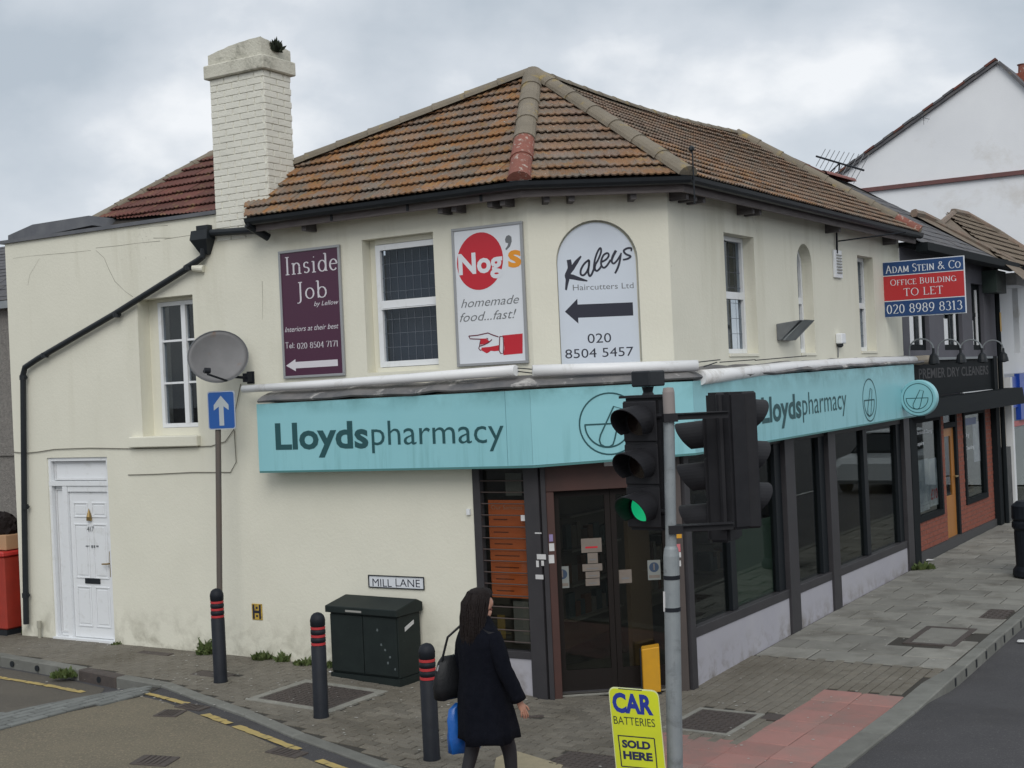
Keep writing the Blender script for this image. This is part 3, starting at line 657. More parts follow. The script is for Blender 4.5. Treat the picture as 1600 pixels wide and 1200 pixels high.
# shelving seen dimly through the glass
M_shelf = mat('shop_shelf', (.19, .17, .14), .7); M_goods = [mat('goods_%s' % k, c, .6) for k, c in (('cream', (.13, .10, .07)), ('teal', (.03, .05, .05)), ('orange', (.12, .05, .02)), ('white', (.15, .13, .11)), ('brown', (.07, .04, .025)))]
for u0 in (1.0, 2.9, 4.9):
    sh = WB(FB, u0, u0+1.2, .03, 1.75, -2.3, -2.25); 
    for z in (.4, .8, 1.2, 1.6): wb(sh, FB, u0, u0+1.2, z, z+.025, -2.24, -1.9)
    s = obj('display_shelf', sh, M_shelf, ph)
    for z in (.425, .825, 1.225):
        u = u0+.05
        while u < u0+1.1:
            w = rnd.uniform(.07, .16); obj('goods_box', WB(FB, u, u+w*.9, z, z+rnd.uniform(.15, .3), -2.2, -2.0), rnd.choice(M_goods), s); u += w
def frame_rect(bm, fr, a, b, c, d, n0, n1, w):
    wb(bm, fr, a, b, c, c+w, n0, n1); wb(bm, fr, a, b, d-w, d, n0, n1); wb(bm, fr, a, a+w, c+w, d-w, n0, n1); wb(bm, fr, b-w, b, c+w, d-w, n0, n1)
def pane(fr, a, b, c, d, n, parent, m=None, name='pane'):
    return obj(name, WB(fr, a, b, c, d, n-.006, n), m or M_glass, parent)
def window(fr, h, depth, bars, m=M_upvc, blind_or_dark_room=M_blind, parent=ph, fw=.05, grid=None, arch=0, nm='window'):
    a, b, c, d = h[:4]; a += .004; b -= .004; c += .004; d -= .004; n1 = -depth+.035; n0 = -depth-.035
    bm = bmn()
    if arch:
        r = (b-a)/2; zc = d-r; wb(bm, fr, a, b, c, c+fw, n0, n1); wb(bm, fr, a, a+fw, c+fw, zc, n0, n1); wb(bm, fr, b-fw, b, c+fw, zc, n0, n1)
        O = disc(fr, (a+b)/2, zc, r, r, 16, 0, math.pi); I = disc(fr, (a+b)/2, zc, r-fw, r-fw, 16, 0, math.pi)
        for i in range(16): prism(bm, fr, [O[i], O[i+1], I[i+1], I[i]], n0, n1)
    else: frame_rect(bm, fr, a, b, c, d, n0, n1, fw)
    w = obj(nm, bm, m, parent)
    for k, (x0, x1, z0, z1, pn) in enumerate(bars): obj('glazing_bar', WB(fr, x0, x1, z0, z1, n0+.008, n1+pn), m, w)
    if arch:
        bm = bmn(); prism(bm, fr, [(a+fw, c+fw), (b-fw, c+fw)] + I, -depth-.006, -depth); obj('pane', bm, M_glass, w)
    else: pane(fr, a+fw, b-fw, c+fw, d-fw, -depth, w)
    obj('blind_or_dark_room', WB(fr, a, b, c, d, -depth-.16, -depth-.15), blind_or_dark_room, w)
    if grid:
        bm = bmn(); nu, nz = grid
        for i in range(1, nu): x = a+fw+(b-a-2*fw)*i/nu; wb(bm, fr, x-.0025, x+.0025, c+fw, d-fw, -depth+.001, -depth+.003)
        for i in range(1, nz): z = c+fw+(d-c-2*fw)*i/nz; wb(bm, fr, a+fw, b-fw, z-.0025, z+.0025, -depth+.0035, -depth+.0055)
        obj('leading', bm, mat('grey_lead_strip', (.10, .115, .14), .6), w, kind='stuff')
    return w
# left window: two lights wide, three high, no blind but a dark sheet coloured as the unlit room
a, b, c, d = WINA1
w1 = (a+.17, b-.0, c+.09, d-.04)
window(FA, w1, .20, [(a+.17+.385, a+.17+.455, w1[2]+.05, w1[3]-.05, 0), (w1[0]+.05, a+.17+.38, 3.36, 3.385, -.01), (a+.17+.46, w1[1]-.05, 3.36, 3.385, -.01), (w1[0]+.05, a+.17+.38, 3.87, 3.895, -.01), (a+.17+.46, w1[1]-.05, 3.87, 3.895, -.01)], blind_or_dark_room=mat('dim_brown_room', (.016, .016, .015), .9, var=(.035, .028, .022), scale=5))
obj('window_surround', (lambda bm: (wb(bm, FA, a, a+.168, c+.0, d-.002, -.215, -.19), wb(bm, FA, a+.17, b, d-.04, d-.002, -.215, -.17), wb(bm, FA, a+.17, b, c, c+.09, -.215, -.16), bm)[-1])(bmn()), M_wall, ph)
obj('window_sill', bevel(WB(FA, -5.70, -4.57, 2.61, 2.738, -.02, .07), .01), M_wall, ph)
a, b, c, d = WINA2
window(FA, (a+.10, b, c+.05, d-.06), .13, [(a+.155, b-.055, 4.05, 4.13, 0), (a+.155, b-.055, 4.035, 4.045, .012)], grid=(7, 8), fw=.06)
obj('window_surround', (lambda bm: (wb(bm, FA, a+.002, a+.098, c+.0, d-.002, -.165, -.14), wb(bm, FA, a+.1, b, d-.058, d-.002, -.165, -.10), wb(bm, FA, a+.1, b, c, c+.048, -.165, -.06), bm)[-1])(bmn()), M_wall, ph)
for h, ar in ((WB1, 0), (WB2, 1), (WB3, 0)):
    a, b, c, d = h
    window(FB, (a, b, c+.04, d), .17, [(a+.055, b-.055, 4.02, 4.10, 0)], arch=ar, blind_or_dark_room=M_blindgrey, grid=None if ar else (5, 7))
    obj('window_sill', bevel(WB(FB, a+.003, b-.003, c, c+.036, -.16, .015), .004), M_wall, ph)
# the narrow annex parapet with its lead capping
pc = obj('parapet_capping', (lambda bm: (wb(bm, FA, -7.95, -4.16, 5.302, 5.345, -.34, .035), bm)[-1])(bmn()), mat('slate_grey_capping', (.09, .095, .11), .6, var=(.14, .145, .155), scale=4), ph)
bm = bmn()
for q in ([(20, 404), (45, 400), (75, 398), (110, 394), (142, 391)], [(150, 388), (185, 384), (215, 380), (250, 376)], [(258, 374), (300, 367), (318, 362)], [(150, 391), (162, 402), (170, 420), (180, 440), (196, 455), (208, 464)], [(62, 404), (54, 416), (47, 430), (44, 445)], [(215, 357), (240, 354), (262, 352)], [(410, 440), (411, 470), (410, 500)], [(240, 372), (270, 371)], [(1075, 404), (1075, 415)]):
    P_ = [FA.q(x+rnd.uniform(-.8, .8), y+rnd.uniform(-.8, .8), .0015) for x, y in q] if q[0][0] < 1000 else None
    if P_: ribbon(bm, FA, .0015, P_, [rnd.uniform(.002, .008) for _ in P_])
face_out(bm, FA.n); obj('hairline_crack', bm, mat('dark_crack_line', (.30, .285, .235), .95), ph, kind='stuff')  # cracks drawn as thin ribbons, darker than the render
obj('parapet_return', (lambda bm: (wb(bm, FA, -4.199, -4.16, 5.05, 5.30, -.3, 0.0), bm)[-1])(bmn()), M_wall, ph)
# white panelled door in its frame
a, b, c, d = DOOR
dr = obj('door', bevel(WB(FA, -6.93, -6.20, .22, 2.06, -.10, -.055), .004), M_upvc, ph)
bm = bmn(); wb(bm, FA, a, b, 2.14, 2.20, -.12, -.015); frame_rect(bm, FA, a, b, .17, d, -.12, -.02, .045); wb(bm, FA, -7.02, -6.935, .215, 2.135, -.12, -.02); wb(bm, FA, -6.93, -6.21, 2.065, 2.135, -.12, -.03); wb(bm, FA, a, b, .165, .214, -.12, .03)
obj('door_frame', bm, M_upvc, ph)
bm = WB(FA, a+.05, b-.05, 2.205, 2.45, -.11, -.08); wb(bm, FA, a+.05, -7.03, .22, 2.13, -.11, -.085); obj('side_panel', bm, M_upvc, ph)
bm = bmn(); frame_rect(bm, FA, a+.06, b-.06, 2.21, 2.445, -.078, -.068, .02); frame_rect(bm, FA, a+.055, -7.035, .26, 2.10, -.083, -.072, .02); obj('panel_moulding', bm, mat('grey_upvc_bead', (.62, .63, .64), .5), ph)  # mouldings in a slightly greyer uPVC than the door
for (x0, x1) in ((-6.86, -6.60), (-6.53, -6.27)):
    for (z0, z1) in ((1.74, 1.93), (.97, 1.66), (.36, .87)):
        bm = bmn(); frame_rect(bm, FA, x0, x1, z0, z1, -.0545, -.044, .018); wb(bm, FA, x0+.04, x1-.04, z0+.04, z1-.04, -.0545, -.048); obj('door_panel', bevel(bm, .003), M_upvc, dr)
M_brass = mat('tarnished_brass', (.32, .22, .09), .35, metal=.7)
obj('letterbox', bevel(WB(FA, -6.70, -6.43, .905, .975, -.053, -.040), .004), M_black, dr)
bm = bmn(); lathe(bm, FA.P(-6.565, 1.75, -.035), [(.0, -.05), (.03, -.04), (.035, 0), (.02, .05), (.012, .07), (.0, .11)], 10); wb(bm, FA, -6.60, -6.53, 1.70, 1.73, -.05, -.02); obj('knocker', bm, M_brass, dr)
bm = WB(FA, -6.245, -6.215, 1.00, 1.32, -.0535, -.045); tube(bm, [FA.P(-6.23, 1.17, -.045), FA.P(-6.23, 1.17, 0.0), FA.P(-6.33, 1.165, .0)], .010, 8); obj('handle', bm, M_brass, dr)
text(FA, '417', -6.62, -6.50, 1.565, .065, -.042, M_greytext, dr, .01)
bm = WB(FA, -6.66, -6.60, 1.37, 1.385, -.053, -.044); wb(bm, FA, -6.56, -6.50, 1.36, 1.39, -.053, -.044); wb(bm, FA, -6.47, -6.43, 1.37, 1.39, -.053, -.044); obj('old_sticker_mark', bm, M_greytext, dr)
obj('threshold', bevel(WB(FA, -6.95, -6.17, .14, .185, -.02, .10), .005), M_upvc, ph)
# ---- chimney: painted bricks laid one by one over a core
CU0, CU1, CZ0, CZ1, CD = -4.17, -3.36, 4.98, 6.86, .47
ch = obj('chimney', (lambda bm: (wb(bm, FA, CU0+.006, CU1-.006, CZ0, CZ1, -CD+.006, -.0), bm)[-1])(bmn()), M_brickpaint, ph)
bl, bh, bd = .215, .070, .05
bmb = bmn(); hexa(bmb, [Vector(p) for p in ((0, -.004, 0), (bl, -.004, 0), (bl, .012, 0), (0, .012, 0), (0, -.004, bh), (bl, -.004, bh), (bl, .012, bh), (0, .012, bh))])
def brickmesh(L):
    bm = bmn(); hexa(bm, [Vector(p) for p in ((0, -.012, 0), (L, -.012, 0), (L, .02, 0), (0, .02, 0), (0, -.012, bh), (L, -.012, bh), (L, .02, bh), (0, .02, bh))]); bevel(bm, .004)
    me = bpy.data.meshes.new('brick'); bm.to_mesh(me); bm.free(); me.materials.append(M_brickpaint); return me
BM = {}
def course(fr, u0, u1, z, odd, n, parent, ex=None):
    u = u0 - (.11 if odd else 0)
    while u < u1-.02:
        s, e_ = max(u, u0), min(u+.2145, u1)
        L = round(e_-s-.005, 3)
        if L > .03 and not (ex and ex((s+e_)/2, z)):
            if L not in BM: BM[L] = brickmesh(L)
            M = Matrix((fr.u, -fr.n, Vector((0, 0, 1)))).transposed().to_4x4(); M.translation = fr.P(s+.0025, z, n-.006+rnd.uniform(-.002, .002))
            inst('brick', BM[L], M @ Matrix.Rotation(rnd.gauss(0, .004), 4, 'Z'), parent)
        u += .225
FCS = Fr(FA.P(CU1, 0, 0), -FA.n)      # the side of the stack facing the street corner
z = CZ0; k = 0
while z < CZ1-.05:
    course(FA, CU0, CU1, z, k % 2, 0.004, ch)
    if z > 5.14: course(FCS, 0.0, CD, z, (k+1) % 2, 0.0, ch)
    z += .0752; k += 1
bm = bmn(); wb(bm, FA, CU0-.05, CU1+.05, CZ1, CZ1+.16, -CD-.05, .06); bevel(bm, .012); obj('corbel', bm, M_cap, ch)
bm = bmn()
# uneven flaunching: a lumpy top that sags to the left
nu, nd = 10, 8; top = {}
for i in range(nu+1):
    for j in range(nd+1):
        u = CU0-.0+(CU1-CU0+.0)*i/nu; n = .02-(CD+.04)*j/nd
        h = .17 + .085*math.sin(min(1, i/nu*1.1)*math.pi*.5) - .07*(j/nd) + rnd.uniform(-.005, .005)
        top[i, j] = bm.verts.new(FA.P(u, CZ1+.161+h-.05, n))
for i in range(nu):
    for j in range(nd): bm.faces.new((top[i, j], top[i+1, j], top[i+1, j+1], top[i, j+1]))
def skirt(seq):
    lo = [bm.verts.new(Vector((v.co.x, v.co.y, CZ1+.158))) for v in seq]
    for i in range(len(seq)-1): bm.faces.new((seq[i], lo[i], lo[i+1], seq[i+1]))
skirt([top[i, 0] for i in range(nu+1)]); skirt([top[nu, j] for j in range(nd+1)]); skirt([top[i, nd] for i in range(nu, -1, -1)]); skirt([top[0, j] for j in range(nd, -1, -1)])
bmesh.ops.recalc_face_normals(bm, faces=bm.faces); obj('cement_crown', bm, M_cap, ch)
# ------------------------------------------------------------------ roofs
def tile_extra(t, cur, vec, c4):
    cur = mixin(t, cur, noisefac(t, vec, 3.2, .44, .62), (.180, .156, .126), c4)            # grey-brown weathering
    s = N(t, 'ShaderNodeSeparateXYZ'); t.links.new(vec, s.inputs[0])
    mk = N(t, 'ShaderNodeAttribute', attribute_type='OBJECT', attribute_name='lichen')
    lo = noisefac(t, vec, 4.5, .43, .57, None, 8, .7)
    cur = mixin(t, cur, mulfac(t, lo, mk.outputs['Fac']), (.265, .128, .050), c4)              # orange lichen
    l2 = noisefac(t, vec, 9, .56, .64, None, 8, .75)
    cur = mixin(t, cur, mulfac(t, l2, mk.outputs['Fac']), (.27, .19, .085), c4)
    cur = mixin(t, cur, noisefac(t, vec, 34, .69, .73, None, 2), (.50, .48, .42), c4)         # pale lichen specks
    return mixin(t, cur, noisefac(t, vec, 14, .58, .75), (.05, .045, .034), c4)
M_tile = mat('mossy_concrete_roof_tile', (.20, .130, .098), .9, var=(.23, .18, .14), scale=5, bump=.7, bscale=55, rndv=.16, extra=tile_extra)
M_tile2 = mat('red_brown_roof_tile', (.135, .045, .035), .85, var=(.11, .05, .04), scale=4, bump=.5, bscale=55, rndv=.22, extra=lambda t, c, v, c4: mixin(t, c, noisefac(t, v, 7, .56, .66), (.17, .10, .05), c4))
M_hip = mat('grey_mortar_hip_tile', (.215, .185, .142), .9, var=(.165, .142, .108), scale=5, bump=.5, bscale=40, rndv=.08, extra=lambda t, c, v, c4: mixin(t, c, noisefac(t, v, 6, .56, .7), (.29, .22, .09), c4))
M_terra = mat('flaking_terracotta', (.25, .085, .06), .85, var=(.19, .075, .055), scale=6, bump=.5, rndv=.08, dirt=(.42, .36, .31), dscale=16, dpos=(.57, .62))
M_deck = mat('dark_roof_underlay', (.03, .026, .022), .95)
Zv = Vector((0, 0, 1))
def eave_pt(fr1, fr2, o, z):
    p, d = fr1.P(0, 0, o), fr1.u; q, e2 = fr2.P(0, 0, o), fr2.u
    den = d.x*e2.y-d.y*e2.x; t = ((q.x-p.x)*e2.y-(q.y-p.y)*e2.x)/den; r = p+d*t; r.z = z; return r
OH = .29
EA = eave_pt(FA, FC, OH, ZE); EB = eave_pt(FC, FB, OH, ZE)
AP = on_plane(833, 119, (0, 0, 6.66), Zv)
class Slope:
    def __init__(s, o, u, third):
        s.o = Vector(o); s.u = Vector(u).normalized(); w = Vector(third)-s.o; s.v = (w-s.u*w.dot(s.u)).normalized(); s.n = s.u.cross(s.v)
        if s.n.z < 0: s.n = -s.n
    def l(s, p): d = Vector(p)-s.o; return (d.dot(s.u), d.dot(s.v))
    def w(s, a, b, h=0): return s.o + s.u*a + s.v*b + s.n*h
    def px(s, x, y): return on_plane(x, y, s.o, s.n)
TW, TE = .30, .205
def tile_mesh(nw=4, amp=.0095, k=3, lip=.030, name='roof_tile', tw=TW, te=TE):
    bm = bmn(); m = nw*k; front, back, fl = [], [], []
    for i in range(m+1):
        x = tw*i/m; h = amp*(1+math.cos(2*math.pi*i/k))*.9
        front.append(bm.verts.new((x, 0, 1.45*lip+h))); back.append(bm.verts.new((x, te+.05, h+.003))); fl.append(bm.verts.new((x, 0, .95*lip+h)))
    for i in range(m): bm.faces.new((front[i], front[i+1], back[i+1], back[i])); bm.faces.new((fl[i], fl[i+1], front[i+1], front[i]))
    return bm
def tiles(sl, poly3, parent, m, limit, lichen, name='roof_tile', sag=None, hmax=1e9, tw=TW, te=TE, nw=4, under=0.0, score=None, k=3, amp=.0095, lip=.030):
    P = [sl.l(p) for p in poly3]; area = sum(P[i][0]*P[(i+1) % len(P)][1]-P[(i+1) % len(P)][0]*P[i][1] for i in range(len(P)))
    if area < 0: P = P[::-1]
    E = []
    for i in range(len(P)):
        a, b = P[i], P[(i+1) % len(P)]; dx, dy = b[0]-a[0], b[1]-a[1]; l = math.hypot(dx, dy)
        if l > 1e-6: E.append((a, (-dy/l, dx/l)))
    base = tile_mesh(nw, amp=amp, tw=tw, te=te, k=k, lip=lip); me0 = bpy.data.meshes.new(name); base.to_mesh(me0); base.free(); me0.materials.append(m)
    u0, u1 = min(p[0] for p in P), max(p[0] for p in P); v1 = max(p[1] for p in P); out = []
    rot = Matrix((sl.u, sl.v, sl.n)).transposed().to_4x4()
    flip = sl.u.cross(sl.v).dot(sl.n) < 0
    j = 0
    while j*te < v1:
        v = j*te; off = (tw/2 if False else 0); u = math.floor(u0/tw)*tw
        while u < u1:
            C4 = [(u, v), (u+tw, v), (u+tw, v+te), (u, v+te)]
            ds = [[(c[0]-a[0])*nn[0]+(c[1]-a[1])*nn[1] for c in C4] for a, nn in E]
            if any(max(d) < .015 for d in ds): u += tw; continue
            cut = [i for i, d in enumerate(ds) if min(d) < -.01 and i != -1]
            cut = [i for i in cut if not (abs(E[i][1][0]) < .02 and E[i][0][1] < .01)]
            me = me0
            if cut:
                bm = bmn(); bm.from_mesh(me0)
                for i in cut:
                    a, nn = E[i]; bmesh.ops.bisect_plane(bm, geom=bm.verts[:]+bm.edges[:]+bm.faces[:], plane_co=(a[0]-u, a[1]-v, 0), plane_no=(nn[0], nn[1], 0), clear_inner=True)
                if len(bm.faces) < 2: bm.free(); u += tw; continue
                me = bpy.data.meshes.new(name); bm.to_mesh(me); bm.free(); me.materials.append(m)
            M = Matrix.Translation(sl.w(u, v, rnd.uniform(0, .006))) @ rot @ Matrix.Rotation(rnd.gauss(0, .006), 4, 'Z')
            if sag: M.translation.z -= sag(u, v)
            out.append(((M.translation-CAM).length, me, M)); u += tw
        j += 1
    out.sort(key=lambda t: t[0])
    for d, me, M in out[:limit]:
        o = inst(name, me, M, parent); o['lichen'] = lichen(M.translation) if callable(lichen) else lichen
    if len(out) > limit:
        vv, ff = [], []
        for d, me, M in out[limit:]:
            o_ = len(vv); vv += [tuple(M @ q.co) for q in me.vertices]; ff += [tuple(o_+i for i in p.vertices) for p in me.polygons]
        m2 = bpy.data.meshes.new(name); m2.from_pydata(vv, [], ff); m2.materials.append(m)
        o = bpy.data.objects.new(name, m2); COL.objects.link(o); o.parent = parent; o.location = -rootloc(parent); o['kind'] = 'stuff'; o['lichen'] = .35
    return len(out)
def hipcaps(pts, r, parent, m, seg=.42, mats=None, name='hip_tile', n0=.0, endcap=None):
    L = [(b-a).length for a, b in zip(pts, pts[1:])]; T = sum(L)
    def at(t):
        for a, b, l in zip(pts, pts[1:], L):
            if t <= l+1e-9: return a.lerp(b, max(0, t)/l)
            t -= l
        return pts[-1]
    k = max(1, round(T/seg)); st = T/k
    for i in range(k):
        a, b = at(i*st-.0), at((i+1)*st+.03 if i < k-1 else T)
        d = (b-a).normalized(); s = d.cross(Zv).normalized(); up = s.cross(d)
        bm = bmn(); rings = []
        for p, rr in ((a, r*1.06), (a.lerp(b, .12), r), (b, r*.93)):
            rings.append([bm.verts.new(p + s*(rr*math.cos(q)) + up*(rr*.8*math.sin(q)+n0)) for q in [math.pi*x/8 for x in range(9)]])
        for x, y in zip(rings, rings[1:]):
            for c in range(8): bm.faces.new((x[c], x[c+1], y[c+1], y[c]))
        bm.faces.new(rings[0]); bmesh.ops.recalc_face_normals(bm, faces=bm.faces)
        mm = m if not mats else mats(i, k)
        o = obj(name, bm, mm, parent, smooth=False)
        o['lichen'] = .3
def deck(sl, poly, parent, h=-.02, name='roof_underlay'):
    bm = bmn(); bm.faces.new([bm.verts.new(p + sl.n*h) for p in poly]); face_out(bm, sl.n); return obj(name, bm, M_deck, parent)
roof = obj('roof', (lambda bm: (bm.faces.new([bm.verts.new(p) for p in (EA-Zv*.03, EB-Zv*.03, FB.P(7.85, ZE-.03, OH), FB.P(7.85, ZE-.03, -4), FA.P(-3.4, ZE-.03, -4), FA.P(-3.48, ZE-.03, OH))]), bm)[-1])(bmn()), M_deck, ph)
slA = Slope(FA.P(-5, ZE, OH), FA.u, AP); slC = Slope(EA, FC.u, AP); slB = Slope(EB, FB.u, AP)
RE = slB.px(1150, 213); BE = FB.P(7.86, ZE, OH)
aL = slA.px(385, 292); aE = FA.P(-3.46, ZE, OH)
def lichA(p): return max(0, min(1.0, .35 + .28*FA.un(p)[0]+ .62)) if FA.un(p)[0] < 0 else 1.0
def sagB(u, v): return .07*math.sin(max(0, min(1, (u-.3)/6.0))*math.pi)*min(1, v/2.4)
NT = 0
pA = [aE, EA, AP, aL]
NT += tiles(slA, pA, roof, M_tile, 110, lambda p: 1.0 if rnd.random() < .8 else .5); deck(slA, pA, roof)
pC = [EA, EB, AP]
NT += tiles(slC, pC, roof, M_tile, 60, lambda p: .45 if p.z > 5.5 else .75); deck(slC, pC, roof)
pB = [EB, BE, RE, AP]
NT += tiles(slB, pB, roof, M_tile, 130, lambda p: .75 if p.z < 5.75 else .2, sag=sagB); deck(slB, [EB-Zv*.01, BE-Zv*.01, RE-Zv*.01, AP.lerp(RE, .75)-Zv*.07, AP.lerp(RE, .5)-Zv*.09, AP.lerp(RE, .25)-Zv*.07, AP-Zv*.01], roof)
bk = [AP, RE, FB.P(7.0, ZE, -4.3), FA.P(-3.6, ZE, -4.6), aL]
bm = bmn(); c0 = [bm.verts.new(p) for p in bk]; bm.faces.new((c0[0], c0[1], c0[2])); bm.faces.new((c0[0], c0[2], c0[3])); bm.faces.new((c0[0], c0[3], c0[4])); obj('rear_slope', bm, M_tile, roof)
bm = bmn(); c0 = [bm.verts.new(p) for p in (BE, FB.P(7.86, ZE, -4.3), RE)]; bm.faces.new(c0); obj('end_slope', bm, M_tile, roof)
up = Zv*.03
hipcaps([EA-(AP-EA)*.01+up, AP+up], .118, roof, M_hip, mats=lambda i, k: M_terra if i < 2 else M_hip)
hipcaps([EB-(AP-EB)*.01+up, AP+up], .115, roof, M_hip)
hipcaps([aL+up*.5, AP+up*.5], .125, roof, M_hip)
ridge = [AP.lerp(RE, i/8) - Zv*(.075*math.sin(math.pi*i/8)) + up for i in range(9)]
hipcaps(ridge, .085, roof, M_hip, name='ridge_tile')
tube(bm := bmn(), [BE, RE], .085, 8); obj('hip_mortar', bm, M_hip, roof); tube(bm := bmn(), [p - Zv*.06 for p in ridge], .075, 8); obj('ridge_mortar', bm, M_hip, roof)
hipcaps([BE+up, RE+up], .13, roof, M_hip, mats=lambda i, k: M_terra if i < 1 else M_hip)
for e1, sz in ((EA, 1), (EB, .95)):
    d = (AP-e1).normalized(); bm = bmn(); s = d.cross(Zv).normalized(); q = [bm.verts.new(e1-d*.025+up+s*(.095*sz*math.cos(t))+Zv*(.095*sz*math.sin(t)-.01)) for t in [math.pi*x/10 for x in range(11)]]; bm.faces.new(q); obj('hip_end_hole', bm, M_black, roof)
tube(bm := bmn(), [EB+FB.n*.08+Vector((0, 0, -.28)), EB+FB.n*.08+Vector((0, 0, .22)), EB+FB.n*.02+Vector((0.03, 0, .26))], .008, 6); bmesh.ops.create_icosphere(bm, subdivisions=1, radius=.035, matrix=Matrix.Translation(EB+FB.n*.05+Vector((.02, 0, .27)))); obj('hip_iron', bm, M_black, roof)
# annex tiles behind the parapet
slX = Slope(FA.P(-9, 5.27, -.32), FA.u, FA.P(-5, 5.27+1.3, -.32-2.0))
pX = [FA.P(-7.2, 5.27, -.32), FA.P(-3.2, 5.27, -.32), slX.px(452, 262), slX.px(380, 214), slX.px(333, 240), slX.px(140, 346)]
rx = deck(slX, [pX[0], pX[1], pX[2], pX[3], pX[5]], ph, name='annex_roof')
tiles(slX, pX[1:], rx, M_tile2, 120, .3, te=.26)
hipcaps([slX.px(142, 348), slX.px(378, 218)], .09, rx, M_hip)
# low slate roof left of the tiles
bm = bmn(); q = [FA.q(x, y, -.36) for x, y in ((14, 379), (145, 352), (140, 337), (52, 351), (14, 368))]; prism(bm, FA, q, -3.2, -.345)
bmesh.ops.recalc_face_normals(bm, faces=bm.faces); obj('annex_slate_roof', bm, MATS['slate_grey_capping'], ph)
# gutters, boards and rafters under the eaves
def sweep(bm, path, sec, closed=True, ends=True):
    rings = []
    for i, p in enumerate(path):
        d0 = (path[i]-path[i-1]).normalized() if i else (path[1]-path[0]).normalized()
        d1 = (path[i+1]-path[i]).normalized() if i < len(path)-1 else d0
        n0 = Vector((d0.y, -d0.x, 0)); n1 = Vector((d1.y, -d1.x, 0)); m = (n0+n1).normalized(); m /= max(.5, m.dot(n0))
        rings.append([bm.verts.new(p + m*a + Zv*b) for a, b in sec])
    k = len(sec)
    for x, y in zip(rings, rings[1:]):
        for c in range(k if closed else k-1): bm.faces.new((x[c], y[c], y[(c+1) % k], x[(c+1) % k]))
    if ends and closed: bm.faces.new(rings[0]); bm.faces.new(rings[-1][::-1])
    bmesh.ops.recalc_face_normals(bm, faces=bm.faces)
def dens(path, step=.8):
    o = [path[0]]
    for a, b in zip(path, path[1:]):
        k = max(1, int((b-a).length/step)); o += [a.lerp(b, i/k) for i in range(1, k+1)]
    return o
base = [FA.P(-3.42, ZE, 0), KA + Zv*ZE, KB + Zv*ZE, FB.P(7.84, ZE, 0)]
arc_ = [(.31+.058*math.cos(R_(t)), -.004+.070*math.sin(R_(t))) for t in range(180, 361, 30)]
bm = bmn(); sweep(bm, base, arc_ + [(.372, .0), (.366, .0)] + [(.31+.052*math.cos(R_(t)), -.004+.062*math.sin(R_(t))) for t in range(360, 179, -30)]); obj('gutter', bm, M_black, ph)
bm = bmn(); sweep(bm, base, [(.215, -.140), (.243, -.140), (.243, -.02), (.215, -.02)]); obj('fascia_board', bm, mat('faded_brown_fascia_board', (.10, .085, .085), .8, var=(.16, .14, .135), scale=5, stretch=(1, 1, 8)), ph)
bm = bmn(); sweep(bm, base, [(.0, -.06), (.21, -.06), (.21, -.04), (.0, -.04)]); obj('soffit', bm, mat('pale_soffit', (.26, .24, .21), .9), ph)
for fr, us in ((FA, (-2.75, -.95, -.78, -.35, -.20)), (FC, (.15, .40, 1.02)), (FB, (.05, .25, .45, 1.75, 1.95, 4.6, 7.0))):
    for u in us: obj('rafter_end', WB(fr, u, u+.06, ZE-.190, ZE-.061, .002, .19), M_fascia_wood, ph)
for u in (-2.3, -1.3, -.4): obj('gutter_bracket', WB(FA, u, u+.03, ZE-.13, ZE-.0, .244, .25), M_black, ph)
# rainwater pipe: gutter outlet, hopper, long slanting pipe and drop
Q = lambda x, y, n=.07: FA.P(*FA.q(x, y, n), n)
rw = thing('drainpipe', 'black rainwater pipe slanting across the cream wall from a hopper under the chimney', 'drainpipe', Q(42, 990))
bm = bmn(); tube(bm, [FA.P(-3.36, ZE-.05, .31), FA.P(-3.43, ZE-.06, .30), FA.P(-3.32, ZE-.20, .08)], .045, 10); tube(bm, [Q(404, 359), Q(345, 363), Q(330, 364)], .042, 10); obj('outlet_pipe', bm, M_black, rw)
hx, hz = FA.q(314, 372, .1)
bm = bmn()
for (z0, w0, d0), (z1, w1, d1) in (((hz-.02, .135, .15), (hz+.09, .125, .13)), ((hz-.19, .05, .06), (hz-.02, .13, .15)), ((hz+.10, .09, .08), (hz+.15, .09, .08))):
    hexa(bm, [FA.P(hx-w0, z0, d0), FA.P(hx+w0, z0, d0), FA.P(hx+w0, z0, .005), FA.P(hx-w0, z0, .005), FA.P(hx-w1, z1, d1), FA.P(hx+w1, z1, d1), FA.P(hx+w1, z1, .005), FA.P(hx-w1, z1, .005)])
obj('hopper', bm, M_black, rw)
bm = bmn(); tube(bm, [Q(318, 388), Q(317, 401), Q(308, 408), Q(290, 419), Q(298, 416), Q(180, 490), Q(60, 560), Q(39, 574), Q(36, 586), Q(38, 800), Q(41, 975)], .037, 12); obj('pipe', bm, M_black, rw, smooth=False)
for x, y in ((295, 418), (182, 492), (70, 555), (36, 590), (39, 792), (40, 930)):
    c = Q(x, y); bm = bmn(); tube(bm, [c+FA.u*-.03+Zv*.0+FA.n*-.01, c+FA.u*.055+FA.n*-.01], .02, 8); lathe(bm, c-Zv*.03, [(.0455, 0), (.0455, .06)], 12); obj('pipe_clip', bm, M_black, rw)
bm = bmn(); tube(bm, [Q(302, 418, .06), Q(318, 420, .03)], .043, 12); obj('overflow_pipe', bm, M_wall, rw)

# ------------------------------------------------------------------ shopfront at street level
M_header = mat('dark_shopfront_header', (.035, .033, .033), .6)
def part(name, fr, a, m, par=ph, bv=.004): return obj(name, bevel(WB(fr, *a), bv) if bv else WB(fr, *a), m, par)
